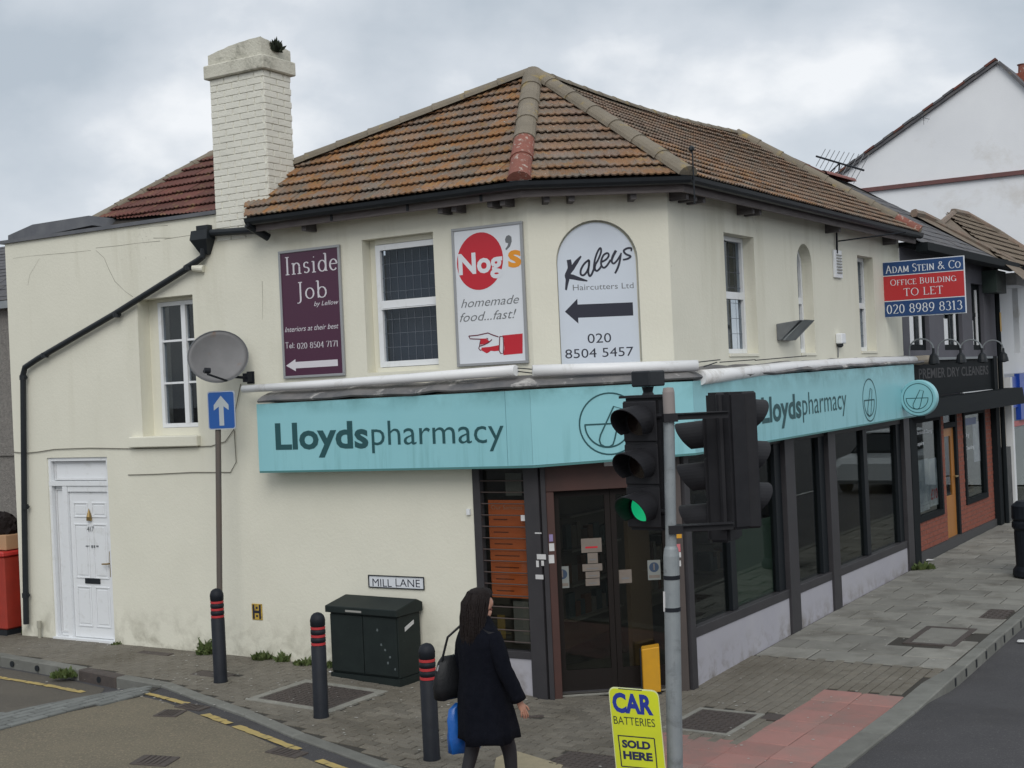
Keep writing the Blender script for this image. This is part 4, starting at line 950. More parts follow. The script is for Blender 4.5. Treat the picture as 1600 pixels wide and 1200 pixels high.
# lane side display window
part('shop_pillar', FA, (-.17, -.001, -.05, 2.44, -.12, .035), M_darkframe); part('shop_pillar', FC, (.005, .055, -.05, 2.44, -.12, .035), M_darkframe)
sw = part('display_window', FA, (-.79, -.70, .46, 2.44, -.09, .02), M_darkframe)
part('window_frame', FA, (-.70, -.172, .39, .46, -.09, .03), M_darkframe, sw); part('window_frame', FA, (-.70, -.172, 2.30, 2.44, -.09, .02), M_header, sw)
part('stall_riser', FA, (-.788, -.172, -.05, .388, -.09, .012), M_riser)
pane(FA, -.70, -.17, .46, 2.30, -.05, sw, M_shopglass)
for i in range(15):
    z = .55+i*.117; bm = bmn(); tube(bm, [FA.P(-.72, z, .0), FA.P(-.16, z, .0)], .0065, 6); obj('grille_bar', bm, mat('brown_grille_bar', (.07, .05, .045), .5), sw)
po = part('orange_poster', FA, (-.655, -.19, .985, 1.985, -.068, -.060), mat('deep_orange_poster', (.85, .19, .05), .6, var=(.78, .165, .045), scale=3), sw, 0)
text(FA, 'Our Services', -.62, -.25, 1.89, .045, -.0585, mat('pale_peach_print', (.62, .36, .25), .6), po)
for i, z in enumerate((1.83, 1.70, 1.58, 1.46, 1.34, 1.22, 1.10)):
    bm = WB(FA, -.65, -.19, z, z+.0035, -.0595, -.0585); wb(bm, FA, -.60, -.60+rnd.uniform(.15, .3), z-.05, z-.038, -.0595, -.0585); obj('poster_line', bm, mat('brown_print', (.22, .05, .02), .6), po)
part('grey_leaflet', FA, (-.42, -.24, .52, .95, -.09, -.08), mat('grey_leaflet_paper', (.17, .16, .15), .7), sw, 0)
part('grey_leaflet', FA, (-.45, -.26, 2.03, 2.26, -.09, -.08), MATS['grey_leaflet_paper'], sw, 0)
part('yellow_leaflet', FA, (-.62, -.53, .56, .80, -.09, -.08), mat('ochre_leaflet_paper', (.20, .12, .02), .7), sw, 0)
# corner entrance
part('door_header', FC, (.056, 1.30, 2.07, 2.44, -.12, -.01), M_brownmetal); part('door_jamb', FC, (.056, .135, -.02, 2.068, -.12, .02), M_brownmetal)
part('shop_pillar', FC, (1.30, LC+.0, -.05, 2.44, -.12, .03), mat('grey_brown_pillar', (.085, .068, .062), .5, var=(.07, .058, .054), scale=4)); 
bm = bmn(); prism(bm, FC, [(.0, 0), (.0, .001), (.001, .001)], 0, .001); bm.free()
part('alarm_strip', FC, (.66, .82, 2.30, 2.37, -.008, .02), M_paper)
M_doorframe = mat('black_brown_door_frame', (.014, .011, .010), .6, spec=.2)
for x0, x1 in ((.14, .715), (.72, 1.295)):
    bm = bmn(); frame_rect(bm, FC, x0, x1, .03, 2.06, -.14, -.10, .055); wb(bm, FC, x0+.055, x1-.055, .085, .25, -.135, -.105); dl = obj('shop_door', bm, M_doorframe, ph); pane(FC, x0+.055, x1-.055, .25, 2.005, -.12, dl, M_shopglass)
part('threshold', FC, (.06, 1.29, .0, .022, -.14, -.02), M_concrete); part('door_kick_plate', FC, (.06, 1.29, .023, .04, -.14, -.095), M_darkframe)
def pxrect(fr, n, x0, x1, y0, y1, m, par, name='notice', th=.003):
    (ua, za), (ub, zb) = fr.q(x0, (y0+y1)/2, n), fr.q(x1, (y0+y1)/2, n); zt = fr.q((x0+x1)/2, y0, n)[1]; zl = fr.q((x0+x1)/2, y1, n)[1]
    return obj(name, WB(fr, ua, ub, zl, zt, n, n+th), m, par), (ua, ub, zl, zt)
M_dimpaper = mat('dull_notice_paper', (.20, .17, .145), .8, var=(.165, .14, .12), scale=14)  # duller than white paper; the notices hang in front of the door glass
for k, r in enumerate(((908, 940, 841, 863), (918, 934, 864, 880), (910, 941, 881, 892), (915, 937, 893, 903), (915, 937, 904, 915), (967, 987, 890, 911))):
    o, (a, b, c, d) = pxrect(FC, -.1185, *r, M_dimpaper, ph)
    bm = WB(FC, a+(b-a)*.2, b-(b-a)*.2, c+(d-c)*.30, c+(d-c)*.42, -.1152, -.1145)
    obj('print_line', bm, M_redprint if k == 0 else M_greytext, o)
for r in ((869, 889, 885, 919), (1012, 1032, 875, 906)):
    o, (a, b, c, d) = pxrect(FC, -.1185, *r, mat('pale_green_grey_notice', (.21, .225, .215), .8), ph)
    bm = bmn(); sheetpoly(bm, FC, disc(FC, (a+b)/2, c+(d-c)*.64, (b-a)*.38), -.1145); face_out(bm, FC.n); obj('round_symbol', bm, mat('dim_blue_print', (.03, .055, .10), .6), o)
    bm = WB(FC, (a+b)/2-.006, (a+b)/2+.006, c+(d-c)*.5, c+(d-c)*.82, -.1142, -.1138); wb(bm, FC, a+.01, b-.01, c+.02, c+.05, -.1145, -.114); obj('print_line', bm, M_dimpaper, o)
st = [(FA, .036, 836, 846, 832, 834), (FA, .036, 839, 853, 866, 874), (FA, .036, 838, 842, 876, 886), (FA, .036, 846, 850, 876, 884), (FA, .036, 837, 849, 898, 905), (FC, .022, 858, 864, 835, 846), (FC, .022, 858, 866, 849, 861), (FC, .022, 856, 866, 867, 880), (FC, .032, 1053, 1065, 834, 841), (FC, .032, 1055, 1063, 850, 862), (FC, .032, 1055, 1064, 863, 871), (FC, .032, 1055, 1064, 876, 885)]
for i, (fr, n, *r) in enumerate(st):
    pxrect(fr, n, *r, (M_paper, M_paper, M_paper, M_paper, M_paper, mat('lilac_sticker', (.25, .2, .38), .6), M_paper, M_paper, mat('amber_sticker', (.6, .3, .02), .6), mat('pink_sticker', (.55, .16, .18), .6), M_paper, M_paper)[i], ph, 'sticker')
pxrect(FA, .012, 814, 826, 805, 814, M_paper, ph, 'sticker')
# main street windows
for (u0, u1) in ((.002, .12), (2.74, 3.04), (4.22, 4.49), (7.46, 7.74)): part('pilaster', FB, (u0, u1, -.05, 2.46, -.10, .05), M_darkframe)
for (u0, u1) in ((1.19, 1.33), (2.54, 2.735), (4.02, 4.215), (5.76, 5.92), (7.26, 7.455)): part('mullion', FB, (u0, u1, .601, 2.33, -.11, -.01), M_frameblack)
for (u0, u1) in ((.121, 2.739), (3.041, 4.219), (4.491, 7.459)):
    part('stall_riser', FB, (u0, u1, -.05, .498, -.09, .02), M_riser); part('window_sill', FB, (u0, u1, .50, .60, -.11, .03), M_darkframe); part('window_head', FB, (u0, u1, 2.331, 2.46, -.11, .0), M_header)
for (u0, u1) in ((.121, 1.19), (1.33, 2.54), (3.041, 4.02), (4.491, 5.76), (5.92, 7.26)): pane(FB, u0, u1, .60, 2.331, -.055, ph, M_shopglass, 'shop_window_pane')
part('green_screen', FB, (1.332, 2.538, .60, 1.48, -.10, -.09), mat('green_translucent_panel', (.045, .085, .06), .5), ph, 0)
part('brown_display_post', FB, (.15, .62, .1, 2.2, -.75, -.70), mat('dim_brown_card', (.11, .07, .04), .8), ph, 0)

# ------------------------------------------------------------------ teal fascia with lead ledge and trunking above
fs = thing('shop_fascia_sign', 'long teal pharmacy fascia wrapping round the corner with dark green lettering', 'shop sign', KA + Zv*2.3)
m1 = eave_pt(FA, FC, .25, 0); m2 = eave_pt(FC, FB, .25, 0); cA = FA.un(m1)[0]; c0_ = FC.un(m1)[0]; c1_ = FC.un(m2)[0]; cB = FB.un(m2)[0]
def fpanel(fr, pts, n0, n1, back=None):
    bm = bmn(); k = len(pts); a = [bm.verts.new(fr.P(u, z, n1)) for u, z in pts]; bp = back or pts; b = [bm.verts.new(fr.P(u, z, n0)) for u, z in bp]
    bm.faces.new(a); bm.faces.new(b[::-1])
    for i in range(k): bm.faces.new((a[i], b[i], b[(i+1) % k], a[(i+1) % k]))
    bmesh.ops.recalc_face_normals(bm, faces=bm.faces); return obj('sign_panel', bm, M_teal, fs)
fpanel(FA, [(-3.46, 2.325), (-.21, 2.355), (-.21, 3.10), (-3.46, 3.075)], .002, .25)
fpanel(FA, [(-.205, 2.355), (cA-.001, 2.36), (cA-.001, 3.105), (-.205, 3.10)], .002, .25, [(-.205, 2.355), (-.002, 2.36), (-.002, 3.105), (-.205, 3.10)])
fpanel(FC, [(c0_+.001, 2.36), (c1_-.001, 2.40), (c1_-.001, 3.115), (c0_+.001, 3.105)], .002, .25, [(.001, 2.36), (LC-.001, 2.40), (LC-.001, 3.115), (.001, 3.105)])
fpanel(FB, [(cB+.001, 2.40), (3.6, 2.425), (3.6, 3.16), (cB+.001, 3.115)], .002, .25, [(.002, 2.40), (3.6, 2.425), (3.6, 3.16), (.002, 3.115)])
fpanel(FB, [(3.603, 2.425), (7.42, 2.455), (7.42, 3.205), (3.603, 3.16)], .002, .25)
bm = bmn(); sweep(bm, [FA.P(-3.45, 2.315, 0), KA+Zv*2.345, KB+Zv*2.39, FB.P(7.41, 2.445, 0)], [(.235, -.01), (.258, -.01), (.258, .012), (.235, .008)]); obj('lower_trim', bm, mat('dark_teal_trim', (.07, .20, .20), .5), fs)
# lettering
def qt(fr, x0, x1, yb, yt, n):
    ym = (yb+yt)/2; xm = (x0+x1)/2; zb = fr.q(xm, yb, n)[1]; zt = fr.q(xm, yt, n)[1]; return fr.q(x0, ym, n)[0], fr.q(x1, ym, n)[0], zb, zt-zb
u0, u1, zb, cp = qt(FA, 430, 575, 700, 658, .253); text(FA, 'Lloyds', u0, u1, zb, cp, .253, M_tealtext, fs, .028)
u0, u1, zb, cp = qt(FA, 580, 787, 693.5, 652, .253); text(FA, 'pharmacy', u0, u1, zb, cp, .253, M_tealtext, fs, -.003)
u0, u1, zb, cp = qt(FB, 1190, 1252, 656, 616, .253); z_e = FB.q(1312, 649.6, .253)[1]; z_s = FB.q(1206, 658.7, .253)[1]
text(FB, 'Lloyds', u0, u1, z_s, cp*.98, .253, M_tealtext, fs, .028, slope=.012)
u0, u1, _z, cp = qt(FB, 1254, 1323, 653, 616, .253); text(FB, 'pharmacy', u0, u1, z_s+.03, cp*.98, .253, M_tealtext, fs, -.003, slope=.012)
def logo(fr, cu, cz, r, n, par, m=M_tealtext, w=.045):
    bm = bmn(); w *= r*2*.5+.0
    ribbon(bm, fr, n, disc(fr, cu, cz, r, r, 44), w, True)
    ribbon(bm, fr, n+.0006, [(cu-.84*r, cz), (cu+.70*r, cz)], w)
    ribbon(bm, fr, n+.0012, [(cu-.07*r+.75*r*math.cos(a), cz-.01*r+.75*r*math.sin(a)) for a in [math.pi+math.pi*i/24 for i in range(25)]], w)
    pp = [(.40, .475), (.15, .56), (-.33, -.36), (-.37, -.52), (-.33, -.66), (-.2, -.74), (-.05, -.75), (.07, -.68), (.13, -.52)]
    ribbon(bm, fr, n+.0018, [(cu+a*r, cz+b*r) for a, b in pp], w, True)
    face_out(bm, fr.n); return obj('logo', bm, m, par)
u0, z0 = FC.q(953, 662, .253); rr = FC.q(953, 614, .253)[1]-z0; logo(FC, u0, z0, rr, .253, fs, w=.05)
u0, z0 = FB.q(1359, 625, .253); rr = FB.q(1359, 592, .253)[1]-z0; logo(FB, u0, z0, rr, .253, fs, w=.06)
# ledge and trunking
lg = thing('lead_ledge', 'weathered grey lead and timber ledge along the top of the teal fascia', 'ledge', KA + Zv*3.1)
pth = dens([FA.P(-3.42, 3.085, 0), KA+Zv*3.12], .25)[:-1] + dens([KA+Zv*3.12, KB+Zv*3.13], .25)[:-1] + dens([KB+Zv*3.13, FB.P(7.9, 3.215, 0)], .25)
for i in range(1, len(pth)-1):
    if (pth[i]-KA).xy.length > .1 and (pth[i]-KB).xy.length > .1: pth[i] = pth[i] + Vector((rnd.gauss(0, .006), rnd.gauss(0, .006), rnd.gauss(0, .006)))
bm = bmn(); sweep(bm, pth, [(.002, .002), (.262, .004), (.278, .022), (.262, .042), (.20, .075), (.09, .11), (.002, .13)]); obj('lead_cover', bm, M_lead, lg)
def trunk(pts, r, lab, rs=None):
    t = thing('white_trunking', lab, 'trunking', pts[0], group='white plastic trunking above the teal fascia'); bm = bmn(); tube(bm, pts, rs or r, 16); obj('trunking_tube', bm, M_pipewhite, t, smooth=False)
    for p in t.children:
        for f in p.data.polygons: f.use_smooth = len(f.vertices) == 4
    return t
QA = lambda x, y, n=.19: FA.P(*FA.q(x, y, n), n); QB = lambda x, y, n=.19: FB.P(*FB.q(x, y, n), n); QC = lambda x, y, n=.19: FC.P(*FC.q(x, y, n), n)
trunk([QA(380, 608), QA(500, 600.5), QA(640, 591), QA(806, 578.5)], .050, 'long white trunking left of the corner, above the lane side lettering', [.042, .046, .050, .055])
trunk([QC(832, 579), QC(950, 575.5), QC(1090, 571)], .056, 'short white trunking straight above the corner door')
trunk([QB(1093, 590, .24), QB(1150, 584, .22), QB(1230, 574), QB(1330, 567), QB(1450, 562)], .062, 'long white trunking right of the corner with a grubby near end', [.078, .07, .066, .066, .06])
bm = bmn(); tube(bm, [QB(1428, 563), QB(1436, 563), QB(1442, 562), QB(1451, 562.3)], [.066, .073, .068, .072], 10); o = obj('foil_wrap', bm, mat('brown_tape_wrap', (.32, .27, .2), .6, bump=.8, bscale=25), lg)
for (x0, y0, x1, y1) in ((806, 575, 832, 577), (806, 580, 832, 583), (1090, 566, 1125, 562), (1100, 573, 1120, 566), (1125, 566, 1180, 562), (1180, 563, 1260, 556)): bm = bmn(); tube(bm, [QA(x0, y0, .15) if x0 < 850 else QB(x0, y0, .15), QA(x1, y1, .15) if x0 < 850 else QB(x1, y1, .15)], .006, 6); obj('cable', bm, M_blackmetal, lg)
# ------------------------------------------------------------------ sign boards on the upper wall
def board(name, lab, fr, px, m, n0=.004, n1=.036, fw=.028, fm=M_alu):
    """px: left, right, top at mid, bottom at mid"""
    x0, x1, yt, yb = px; ym = (yt+yb)/2; xm = (x0+x1)/2
    u0, u1 = fr.q(x0, ym, n1)[0], fr.q(x1, ym, n1)[0]; z1, z0 = fr.q(xm, yt, n1)[1], fr.q(xm, yb, n1)[1]
    t = thing(name, lab, 'sign', fr.P(u0, z0, 0))
    obj('sign_face', WB(fr, u0+fw, u1-fw, z0+fw, z1-fw, n0, n1-.012), m, t)
    bm = bmn(); frame_rect(bm, fr, u0, u1, z0, z1, n0, n1, fw); obj('sign_frame', bevel(bm, .003), fm, t)
    return t, u0, u1, z0, z1
tb, u0, u1, z0, z1 = board('wall_sign', 'maroon interiors sign with white serif lettering and a left arrow', FA, (438, 534, 387, 589.5), M_maroon)
n = .0255; MW = mat('white_sign_lettering', (.62, .60, .64), .5)
def ser(fr, s, x0, x1, yb, yt, m, par, nn=None, **k):
    a, b, zb, cp = qt(fr, x0, x1, yb, yt, nn or n); return serif(fr, s, a, b, zb, cp, nn or n, m, par, **k)
def txt(fr, s, x0, x1, yb, yt, m, par, nn=None, w=0.0, sh=0.0, **k):
    a, b, zb, cp = qt(fr, x0, x1, yb, yt, nn or n); return text(fr, s, a, b, zb, cp, nn or n, m, par, w, sh, **k)
ser(FA, 'Inside', 444, 528, 425.5, 398, MW, tb); ser(FA, 'Job', 463, 511, 466, 439.5, MW, tb)
txt(FA, 'by Lellow', 490.5, 529, 476.5, 469, MW, tb, sh=.3); txt(FA, 'Interiors at their best', 445, 529, 516, 507.5, MW, tb, sh=.3)
ser(FA, 'T', 446, 451, 544, 535, MW, tb); txt(FA, 'el:', 452, 460, 544, 535, MW, tb); ser(FA, '020 8504 7171', 464, 529, 543, 534, MW, tb, thick=.15)
def trace(fr, pts, nn): return [fr.q(x, y, nn) for x, y in pts]
def flat(fr, pts, nn, m, par, name):
    bm = bmn(); f = sheetpoly(bm, fr, trace(fr, pts, nn), nn); bm.normal_update(); bmesh.ops.triangulate(bm, faces=[f]); face_out(bm, fr.n); return obj(name, bm, m, par)
def box_arrow(fr, xt, xh, xr, yc, hh, sh_, nn, m, par):
    ut, zc = fr.q(xt, yc, nn); uh = fr.q(xh, yc, nn)[0]; ur = fr.q(xr, yc, nn)[0]; h = fr.q(xh, yc-hh, nn)[1]-fr.q(xh, yc, nn)[1]; s = fr.q(xh, yc-sh_, nn)[1]-fr.q(xh, yc, nn)[1]
    bm = bmn(); f = sheetpoly(bm, fr, [(ut, zc), (uh, zc+h), (uh, zc+s), (ur, zc+s), (ur, zc-s), (uh, zc-s), (uh, zc-h)], nn); bm.normal_update(); bmesh.ops.triangulate(bm, faces=[f]); face_out(bm, fr.n); return obj('arrow', bm, m, par)
box_arrow(FA, 447, 462, 528, 571.5, 9.5, 5, n, MW, tb)
tn, u0, u1, z0, z1 = board('wall_sign', 'white food sign with a red disc, grey script and a red sleeved pointing hand', FA, (709, 820, 351, 570.5), M_signwhite)
flat(FA, [(750+36*math.cos(t), 408+45*math.sin(t)-3.2*math.cos(t)) for t in [2*math.pi*i/40 for i in range(40)]], n, M_redprint, tn, 'red_disc')
txt(FA, 'Nog', 716, 785, 425.5, 393, M_signwhite, tn, nn=.0263, w=.035)
flat(FA, [(789, 374), (791, 369), (795, 367), (799, 370), (799.5, 377), (797, 385), (791, 391), (789.5, 389), (793, 384), (794, 380), (790, 379)], n, M_greytext, tn, 'apostrophe')
txt(FA, 's', 793.5, 814, 416, 378, M_orange, tn, w=.03)
txt(FA, 'homemade', 720, 811, 477.5, 463, M_greytext, tn, sh=.35, w=-.004); txt(FA, 'food...fast!', 718, 807, 500, 485, M_greytext, tn, sh=.35, w=-.004)
HX = lambda L, s=13.333, ox=705, oy=500: [(ox+a/s, oy+b/s) for a, b in L]
flat(FA, HX([(1060, 322), (1488, 280), (1488, 695), (1085, 732), (1105, 600), (1095, 380)]), n, M_redprint, tn, 'sleeve')
flat(FA, HX([(612, 388), (730, 385), (752, 412), (800, 440), (770, 480), (700, 500), (610, 515), (598, 470)]), n, M_redprint, tn, 'finger_shadow')
flat(FA, HX([(632, 575), (800, 560), (1000, 522), (1005, 560), (990, 640), (900, 650), (825, 640), (790, 670), (740, 695), (690, 668), (625, 628)]), n, M_redprint, tn, 'finger_shadow')
bm = bmn(); OUT = mat('dark_red_outline', (.13, .02, .04), .6)
for q in ([(365, 335), (550, 318), (765, 270), (860, 310), (985, 352)], [(365, 335), (395, 392), (610, 400), (600, 480), (590, 545), (572, 590), (600, 625), (625, 632)], [(600, 545), (700, 510), (780, 470), (850, 405)], [(1010, 345), (1005, 500), (1000, 640), (1030, 695), (1085, 700), (1092, 500), (1080, 345), (1010, 345)], [(740, 375), (770, 405)]):
    ribbon(bm, FA, n+.0007, trace(FA, HX(q), n), .011)
face_out(bm, FA.n); obj('hand_outline', bm, OUT, tn)
# haircutters board in the arched recess
tk = thing('wall_sign', 'arched pale haircutters board with black script and a fat black left arrow', 'sign', FC.P(.3, 3.3, -.05))
bm = bmn(); prism(bm, FC, [(.285, 3.275), (1.085, 3.275)] + disc(FC, .685, 4.35, .40, .41, 24, 0, math.pi), -.069, -.045); obj('sign_face', bm, M_signpale, tk); n = -.0445
KX = lambda L: [(870+a/12, 370+b/12) for a, b in L]
def script(bm, L, W, nn):
    pts = KX(L)
    # smooth the traced stroke
    P, Wd = [], []
    k = len(pts)
    for i in range(k-1):
        p0, p1, p2, p3 = pts[max(i-1, 0)], pts[i], pts[i+1], pts[min(i+2, k-1)]; w1 = W[i] if isinstance(W, list) else W; w2 = W[i+1] if isinstance(W, list) else W
        for s in range(5):
            t = s/5; P.append(tuple(.5*((2*b)+(-a+c)*t+(2*a-5*b+4*c-d)*t*t+(-a+3*b-3*c+d)*t**3) for a, b, c, d in zip(p0, p1, p2, p3))); Wd.append((w1+(w2-w1)*t)/12/152)
    P.append(pts[-1]); Wd.append((W[-1] if isinstance(W, list) else W)/12/152)
    ribbon(bm, FC, nn, trace(FC, P, nn), Wd)
bm = bmn(); kk = 0
for L, Wd in (([(225, 430), (240, 520), (235, 600), (195, 720), (200, 800), (185, 900), (172, 1000)], [80, 85, 70, 90, 70, 52, 34]), ([(455, 362), (370, 470), (290, 590), (235, 670), (190, 745)], [28, 70, 80, 70, 60]), ([(185, 735), (300, 755), (430, 792), (575, 828)], [100, 90, 62, 22]),
              ([(605, 430), (520, 500), (455, 610), (450, 700), (500, 720), (560, 660), (600, 560), (608, 440), (600, 560), (590, 660), (615, 735), (655, 700), (695, 600)], 38), ([(690, 640), (710, 450), (760, 290), (815, 210), (830, 280), (780, 420), (725, 520), (715, 600), (750, 640), (810, 590), (840, 530)], 36),
              ([(845, 470), (930, 420), (975, 350), (950, 305), (880, 340), (835, 440), (835, 530), (880, 580), (940, 540), (1010, 430)], 36), ([(1110, 255), (1050, 370), (1030, 460), (1070, 500), (1140, 430), (1205, 320)], [50, 48, 36, 34, 34, 30]), ([(1208, 300), (1175, 480), (1135, 600), (1092, 685)], [28, 38, 40, 34]),
              ([(1395, 270), (1395, 215), (1320, 215), (1255, 262), (1300, 325), (1385, 365), (1330, 410), (1240, 430)], [24, 40, 36, 36, 36, 36, 36, 30])):
    script(bm, L, Wd, n+.0004*kk); kk += 1
face_out(bm, FC.n); obj('script_lettering', bm, M_darktext, tk)
txt(FC, 'Haircutters Ltd', 895, 990, 452, 442.5, M_greytext, tk, w=.0); txt(FC, '020', 918, 955, 535.5, 520, M_darktext, tk); txt(FC, '8504 5457', 883, 990, 558, 543, M_darktext, tk)
box_arrow(FC, 882.6, 903, 989.3, 487, 19.5, 10.4, n, M_darktext, tk)
# street name plate
tm, u0, u1, z0, z1 = board('street_name_plate', 'white street name plate with a black border on the cream wall above the green cabinet', FA, (575, 662, 900, 920), M_signwhite, fw=.010, fm=M_black, n1=.020)
n = .0085; txt(FA, 'MILL', 582, 612, 916.5, 904, M_darktext, tm); txt(FA, 'LANE', 618, 656, 917, 904.5, M_darktext, tm)
bm = WB(FA, u0+.5*(u1-u0)+.0, u0+.5*(u1-u0)+.004, z0+.012, z1-.012, .0082, .0086); obj('plate_joint', bm, M_greytext, tm)
# hydrant plate
tH = thing('hydrant_plate', 'small yellow hydrant plate with a black H low on the cream wall', 'sign', FA.P(-3.82, .7, 0))
a0, zt = FA.q(393, 943, .01); a1, zl = FA.q(410, 969, .01)
obj('plate', bevel(WB(FA, a0, a1, zl, zt, .001, .012), .003), mat('faded_yellow_plate', (.50, .33, .05), .5, dirt=(.15, .1, .03), dscale=20), tH)
bm = bmn(); w = a1-a0; h = zt-zl; wb(bm, FA, a0+.10*w, a0+.28*w, zl+.05*h, zl+.95*h, .0121, .0135); wb(bm, FA, a0+.72*w, a0+.90*w, zl+.05*h, zl+.95*h, .0121, .0135); wb(bm, FA, a0+.281*w, a0+.719*w, zl+.42*h, zl+.58*h, .0121, .0135); obj('letter', bm, M_darktext, tH)
bm = WB(FA, a0+.4*w, a0+.6*w, zl+.18*h, zl+.3*h, .0124, .0128); wb(bm, FA, a0+.4*w, a0+.6*w, zl+.68*h, zl+.82*h, .0124, .0128); obj('numeral', bm, M_darktext, tH)
# to let board, square to the wall, in a frame pointing out from it
FD = Fr(FB.P(6.98, 0, 0), FB.n)
tl = thing('agent_board', 'blue and red estate agent board projecting from the wall above the round sign', 'sign', FD.P(0, 4, 0))
a0, zt = FD.q(1378, 409, 0); a1, z2 = FD.q(1508, 399, 0); zb = FD.q(1380, 497, 0)[1]; a0 = max(a0, .03)
a0 = FD.q(1379, 450, 0)[0]; a1 = FD.q(1508.5, 450, 0)[0]; ztl = FD.q(1378, 410, 0)[1]; zbl = FD.q(1381, 497, 0)[1]
sl_ = (FD.q(1507, 399, 0)[1]-ztl)/(a1-a0)
def dpan(z0, z1, m, n0=.012, nm='board_panel'):
    bm = bmn(); prism(bm, FD, [(a0+.012, z0), (a1-.012, z0+sl_*(a1-a0)), (a1-.012, z1+sl_*(a1-a0)), (a0+.012, z1)], n0-.008, n0); return obj(nm, bm, m, tl)
Ht = ztl-zbl
dpan(ztl-.245*Ht, ztl-.012, M_navy); dpan(ztl-.26*Ht, ztl-.248*Ht, M_signwhite, .013, 'white_stripe'); dpan(ztl-.70*Ht, ztl-.262*Ht, M_signred); dpan(ztl-.715*Ht, ztl-.702*Ht, M_signwhite, .013, 'white_stripe'); dpan(zbl+.012, ztl-.717*Ht, M_navy)
bm = bmn(); prism(bm, FD, [(a0, zbl), (a1, zbl+sl_*(a1-a0)), (a1, ztl+sl_*(a1-a0)), (a0, ztl)], -.02, .003); obj('board_frame', bm, M_signwhite, tl)
obj('board_post', WB(FD, a0-.05, a0-.003, zbl-.08, ztl+.02, -.04, .02), mat('brown_timber_post', (.14, .10, .07), .8), tl)
def dser(s, f0, f1, zf, cf, **k):
    a = a0+(a1-a0)*f0; b = a0+(a1-a0)*f1; return serif(FD, s, a, b, ztl-Ht*zf+sl_*(a-a0), Ht*cf, .0145, M_signwhite, tl, slope=sl_*.0, **k)
def dserif(s, f0, f1, zf, cf, **k):
    a = a0+(a1-a0)*f0; b = a0+(a1-a0)*f1; o = serif(FD, s, a, b, ztl-Ht*zf, Ht*cf, .0145, M_signwhite, tl, **k)
    for v in o.data.vertices:
        p = v.co + rootloc(tl); v.co.z += sl_*(FD.un(p)[0]-a0)
dserif('Adam Stein & Co', .05, .96, .205, .135, small=.8); dserif('Office Building', .10, .90, .43, .105, small=.86); dserif('TO LET', .26, .74, .63, .13); dserif('020 8989 8313', .04, .96, .93, .155)
# round projecting sign
FE = Fr(FB.P(6.80, 0, 0), FB.n)
tr_ = thing('projecting_sign', 'round teal projecting sign at the far end of the pharmacy fascia', 'sign', FE.P(.5, 2.8, 0))
cu, cz = FE.q(1434.5, 622, .06); rr = (FE.q(1463, 622, .06)[0]-FE.q(1406, 622, .06)[0])/2
bm = bmn(); O = disc(FE, cu, cz, rr, rr, 40); I = disc(FE, cu, cz, rr*.95, rr*.95, 40)
for n0, A, n1, B in ((-.06, O, .045, O), (.045, O, .06, I), (-.06, O, -.075, I)):
    a = [bm.verts.new(FE.P(u, z, n0)) for u, z in A]; b = [bm.verts.new(FE.P(u, z, n1)) for u, z in B]
    for i in range(40): bm.faces.new((a[i], a[(i+1) % 40], b[(i+1) % 40], b[i]))
sheetpoly(bm, FE, I, .06); sheetpoly(bm, FE, I, -.075); bmesh.ops.recalc_face_normals(bm, faces=bm.faces); obj('sign_disc', bm, M_teal, tr_); logo(FE, cu, cz, rr*.80, .0615, tr_, w=.05)
bm = bmn(); tube(bm, [FE.P(.24, cz, 0), FE.P(cu-rr+.01, cz, 0)], .02, 8); obj('bracket', bm, M_blackmetal, tr_)

# ------------------------------------------------------------------ things fixed to the upper wall
t = thing('floodlight', 'grey wedge shaped floodlight on the wall under the arched window', 'floodlight', FB.P(2.9, 3.7, 0))
P = [FB.q(1215, 506, .02), FB.q(1215, 532, .02)]; u0 = P[0][0]; zt, zb = P[0][1], P[1][1]
bm = bmn(); hexa(bm, [FB.P(u0, zb, .002), FB.P(u0+.42, zb, .002), FB.P(u0+.42, zb-.0, .05), FB.P(u0, zb, .05), FB.P(u0, zt, .002), FB.P(u0+.42, zt, .002), FB.P(u0+.42, zt+.03, .30), FB.P(u0, zt+.03, .30)]); obj('housing', bevel(bm, .006), mat('weathered_grey_metal', (.16, .17, .18), .5, var=(.11, .12, .13), scale=8), t)
bm = bmn(); hexa(bm, [FB.P(u0+.03, zb+.01, .055), FB.P(u0+.39, zb+.01, .055), FB.P(u0+.39, zb, .085), FB.P(u0+.03, zb, .085), FB.P(u0+.03, zt-.0, .305), FB.P(u0+.39, zt, .305), FB.P(u0+.39, zt+.03, .335), FB.P(u0+.03, zt+.03, .335)]); obj('visor', bm, M_galv, t)
t = thing('air_vent', 'flat cream louvred vent high on the wall between two windows', 'vent', FB.P(5.0, 4.4, 0))
u0 = FB.q(1303, 412, .02)[0]; u1 = FB.q(1315, 412, .02)[0]; zt = FB.q(1309, 391, .02)[1]; zb = FB.q(1309, 434, .02)[1]
obj('vent_plate', bevel(WB(FB, u0, u1, zb, zt, .002, .03), .004), M_upvc, t)
for i in range(7): z = zb+.06+i*(zt-zb-.1)/7; obj('louvre', WB(FB, u0+.08, u1-.04, z, z+.018, .031, .042), mat('grey_louvre', (.30, .30, .28), .6), t)
t = thing('alarm_box', 'small cream alarm box with a cable below it, left of the last window', 'alarm box', FB.P(5.0, 3.6, 0))
u0 = FB.q(1311, 533, .05)[0]; u1 = u0+.17; zt = FB.q(1317, 521, .05)[1]; zb = FB.q(1317, 537, .05)[1]
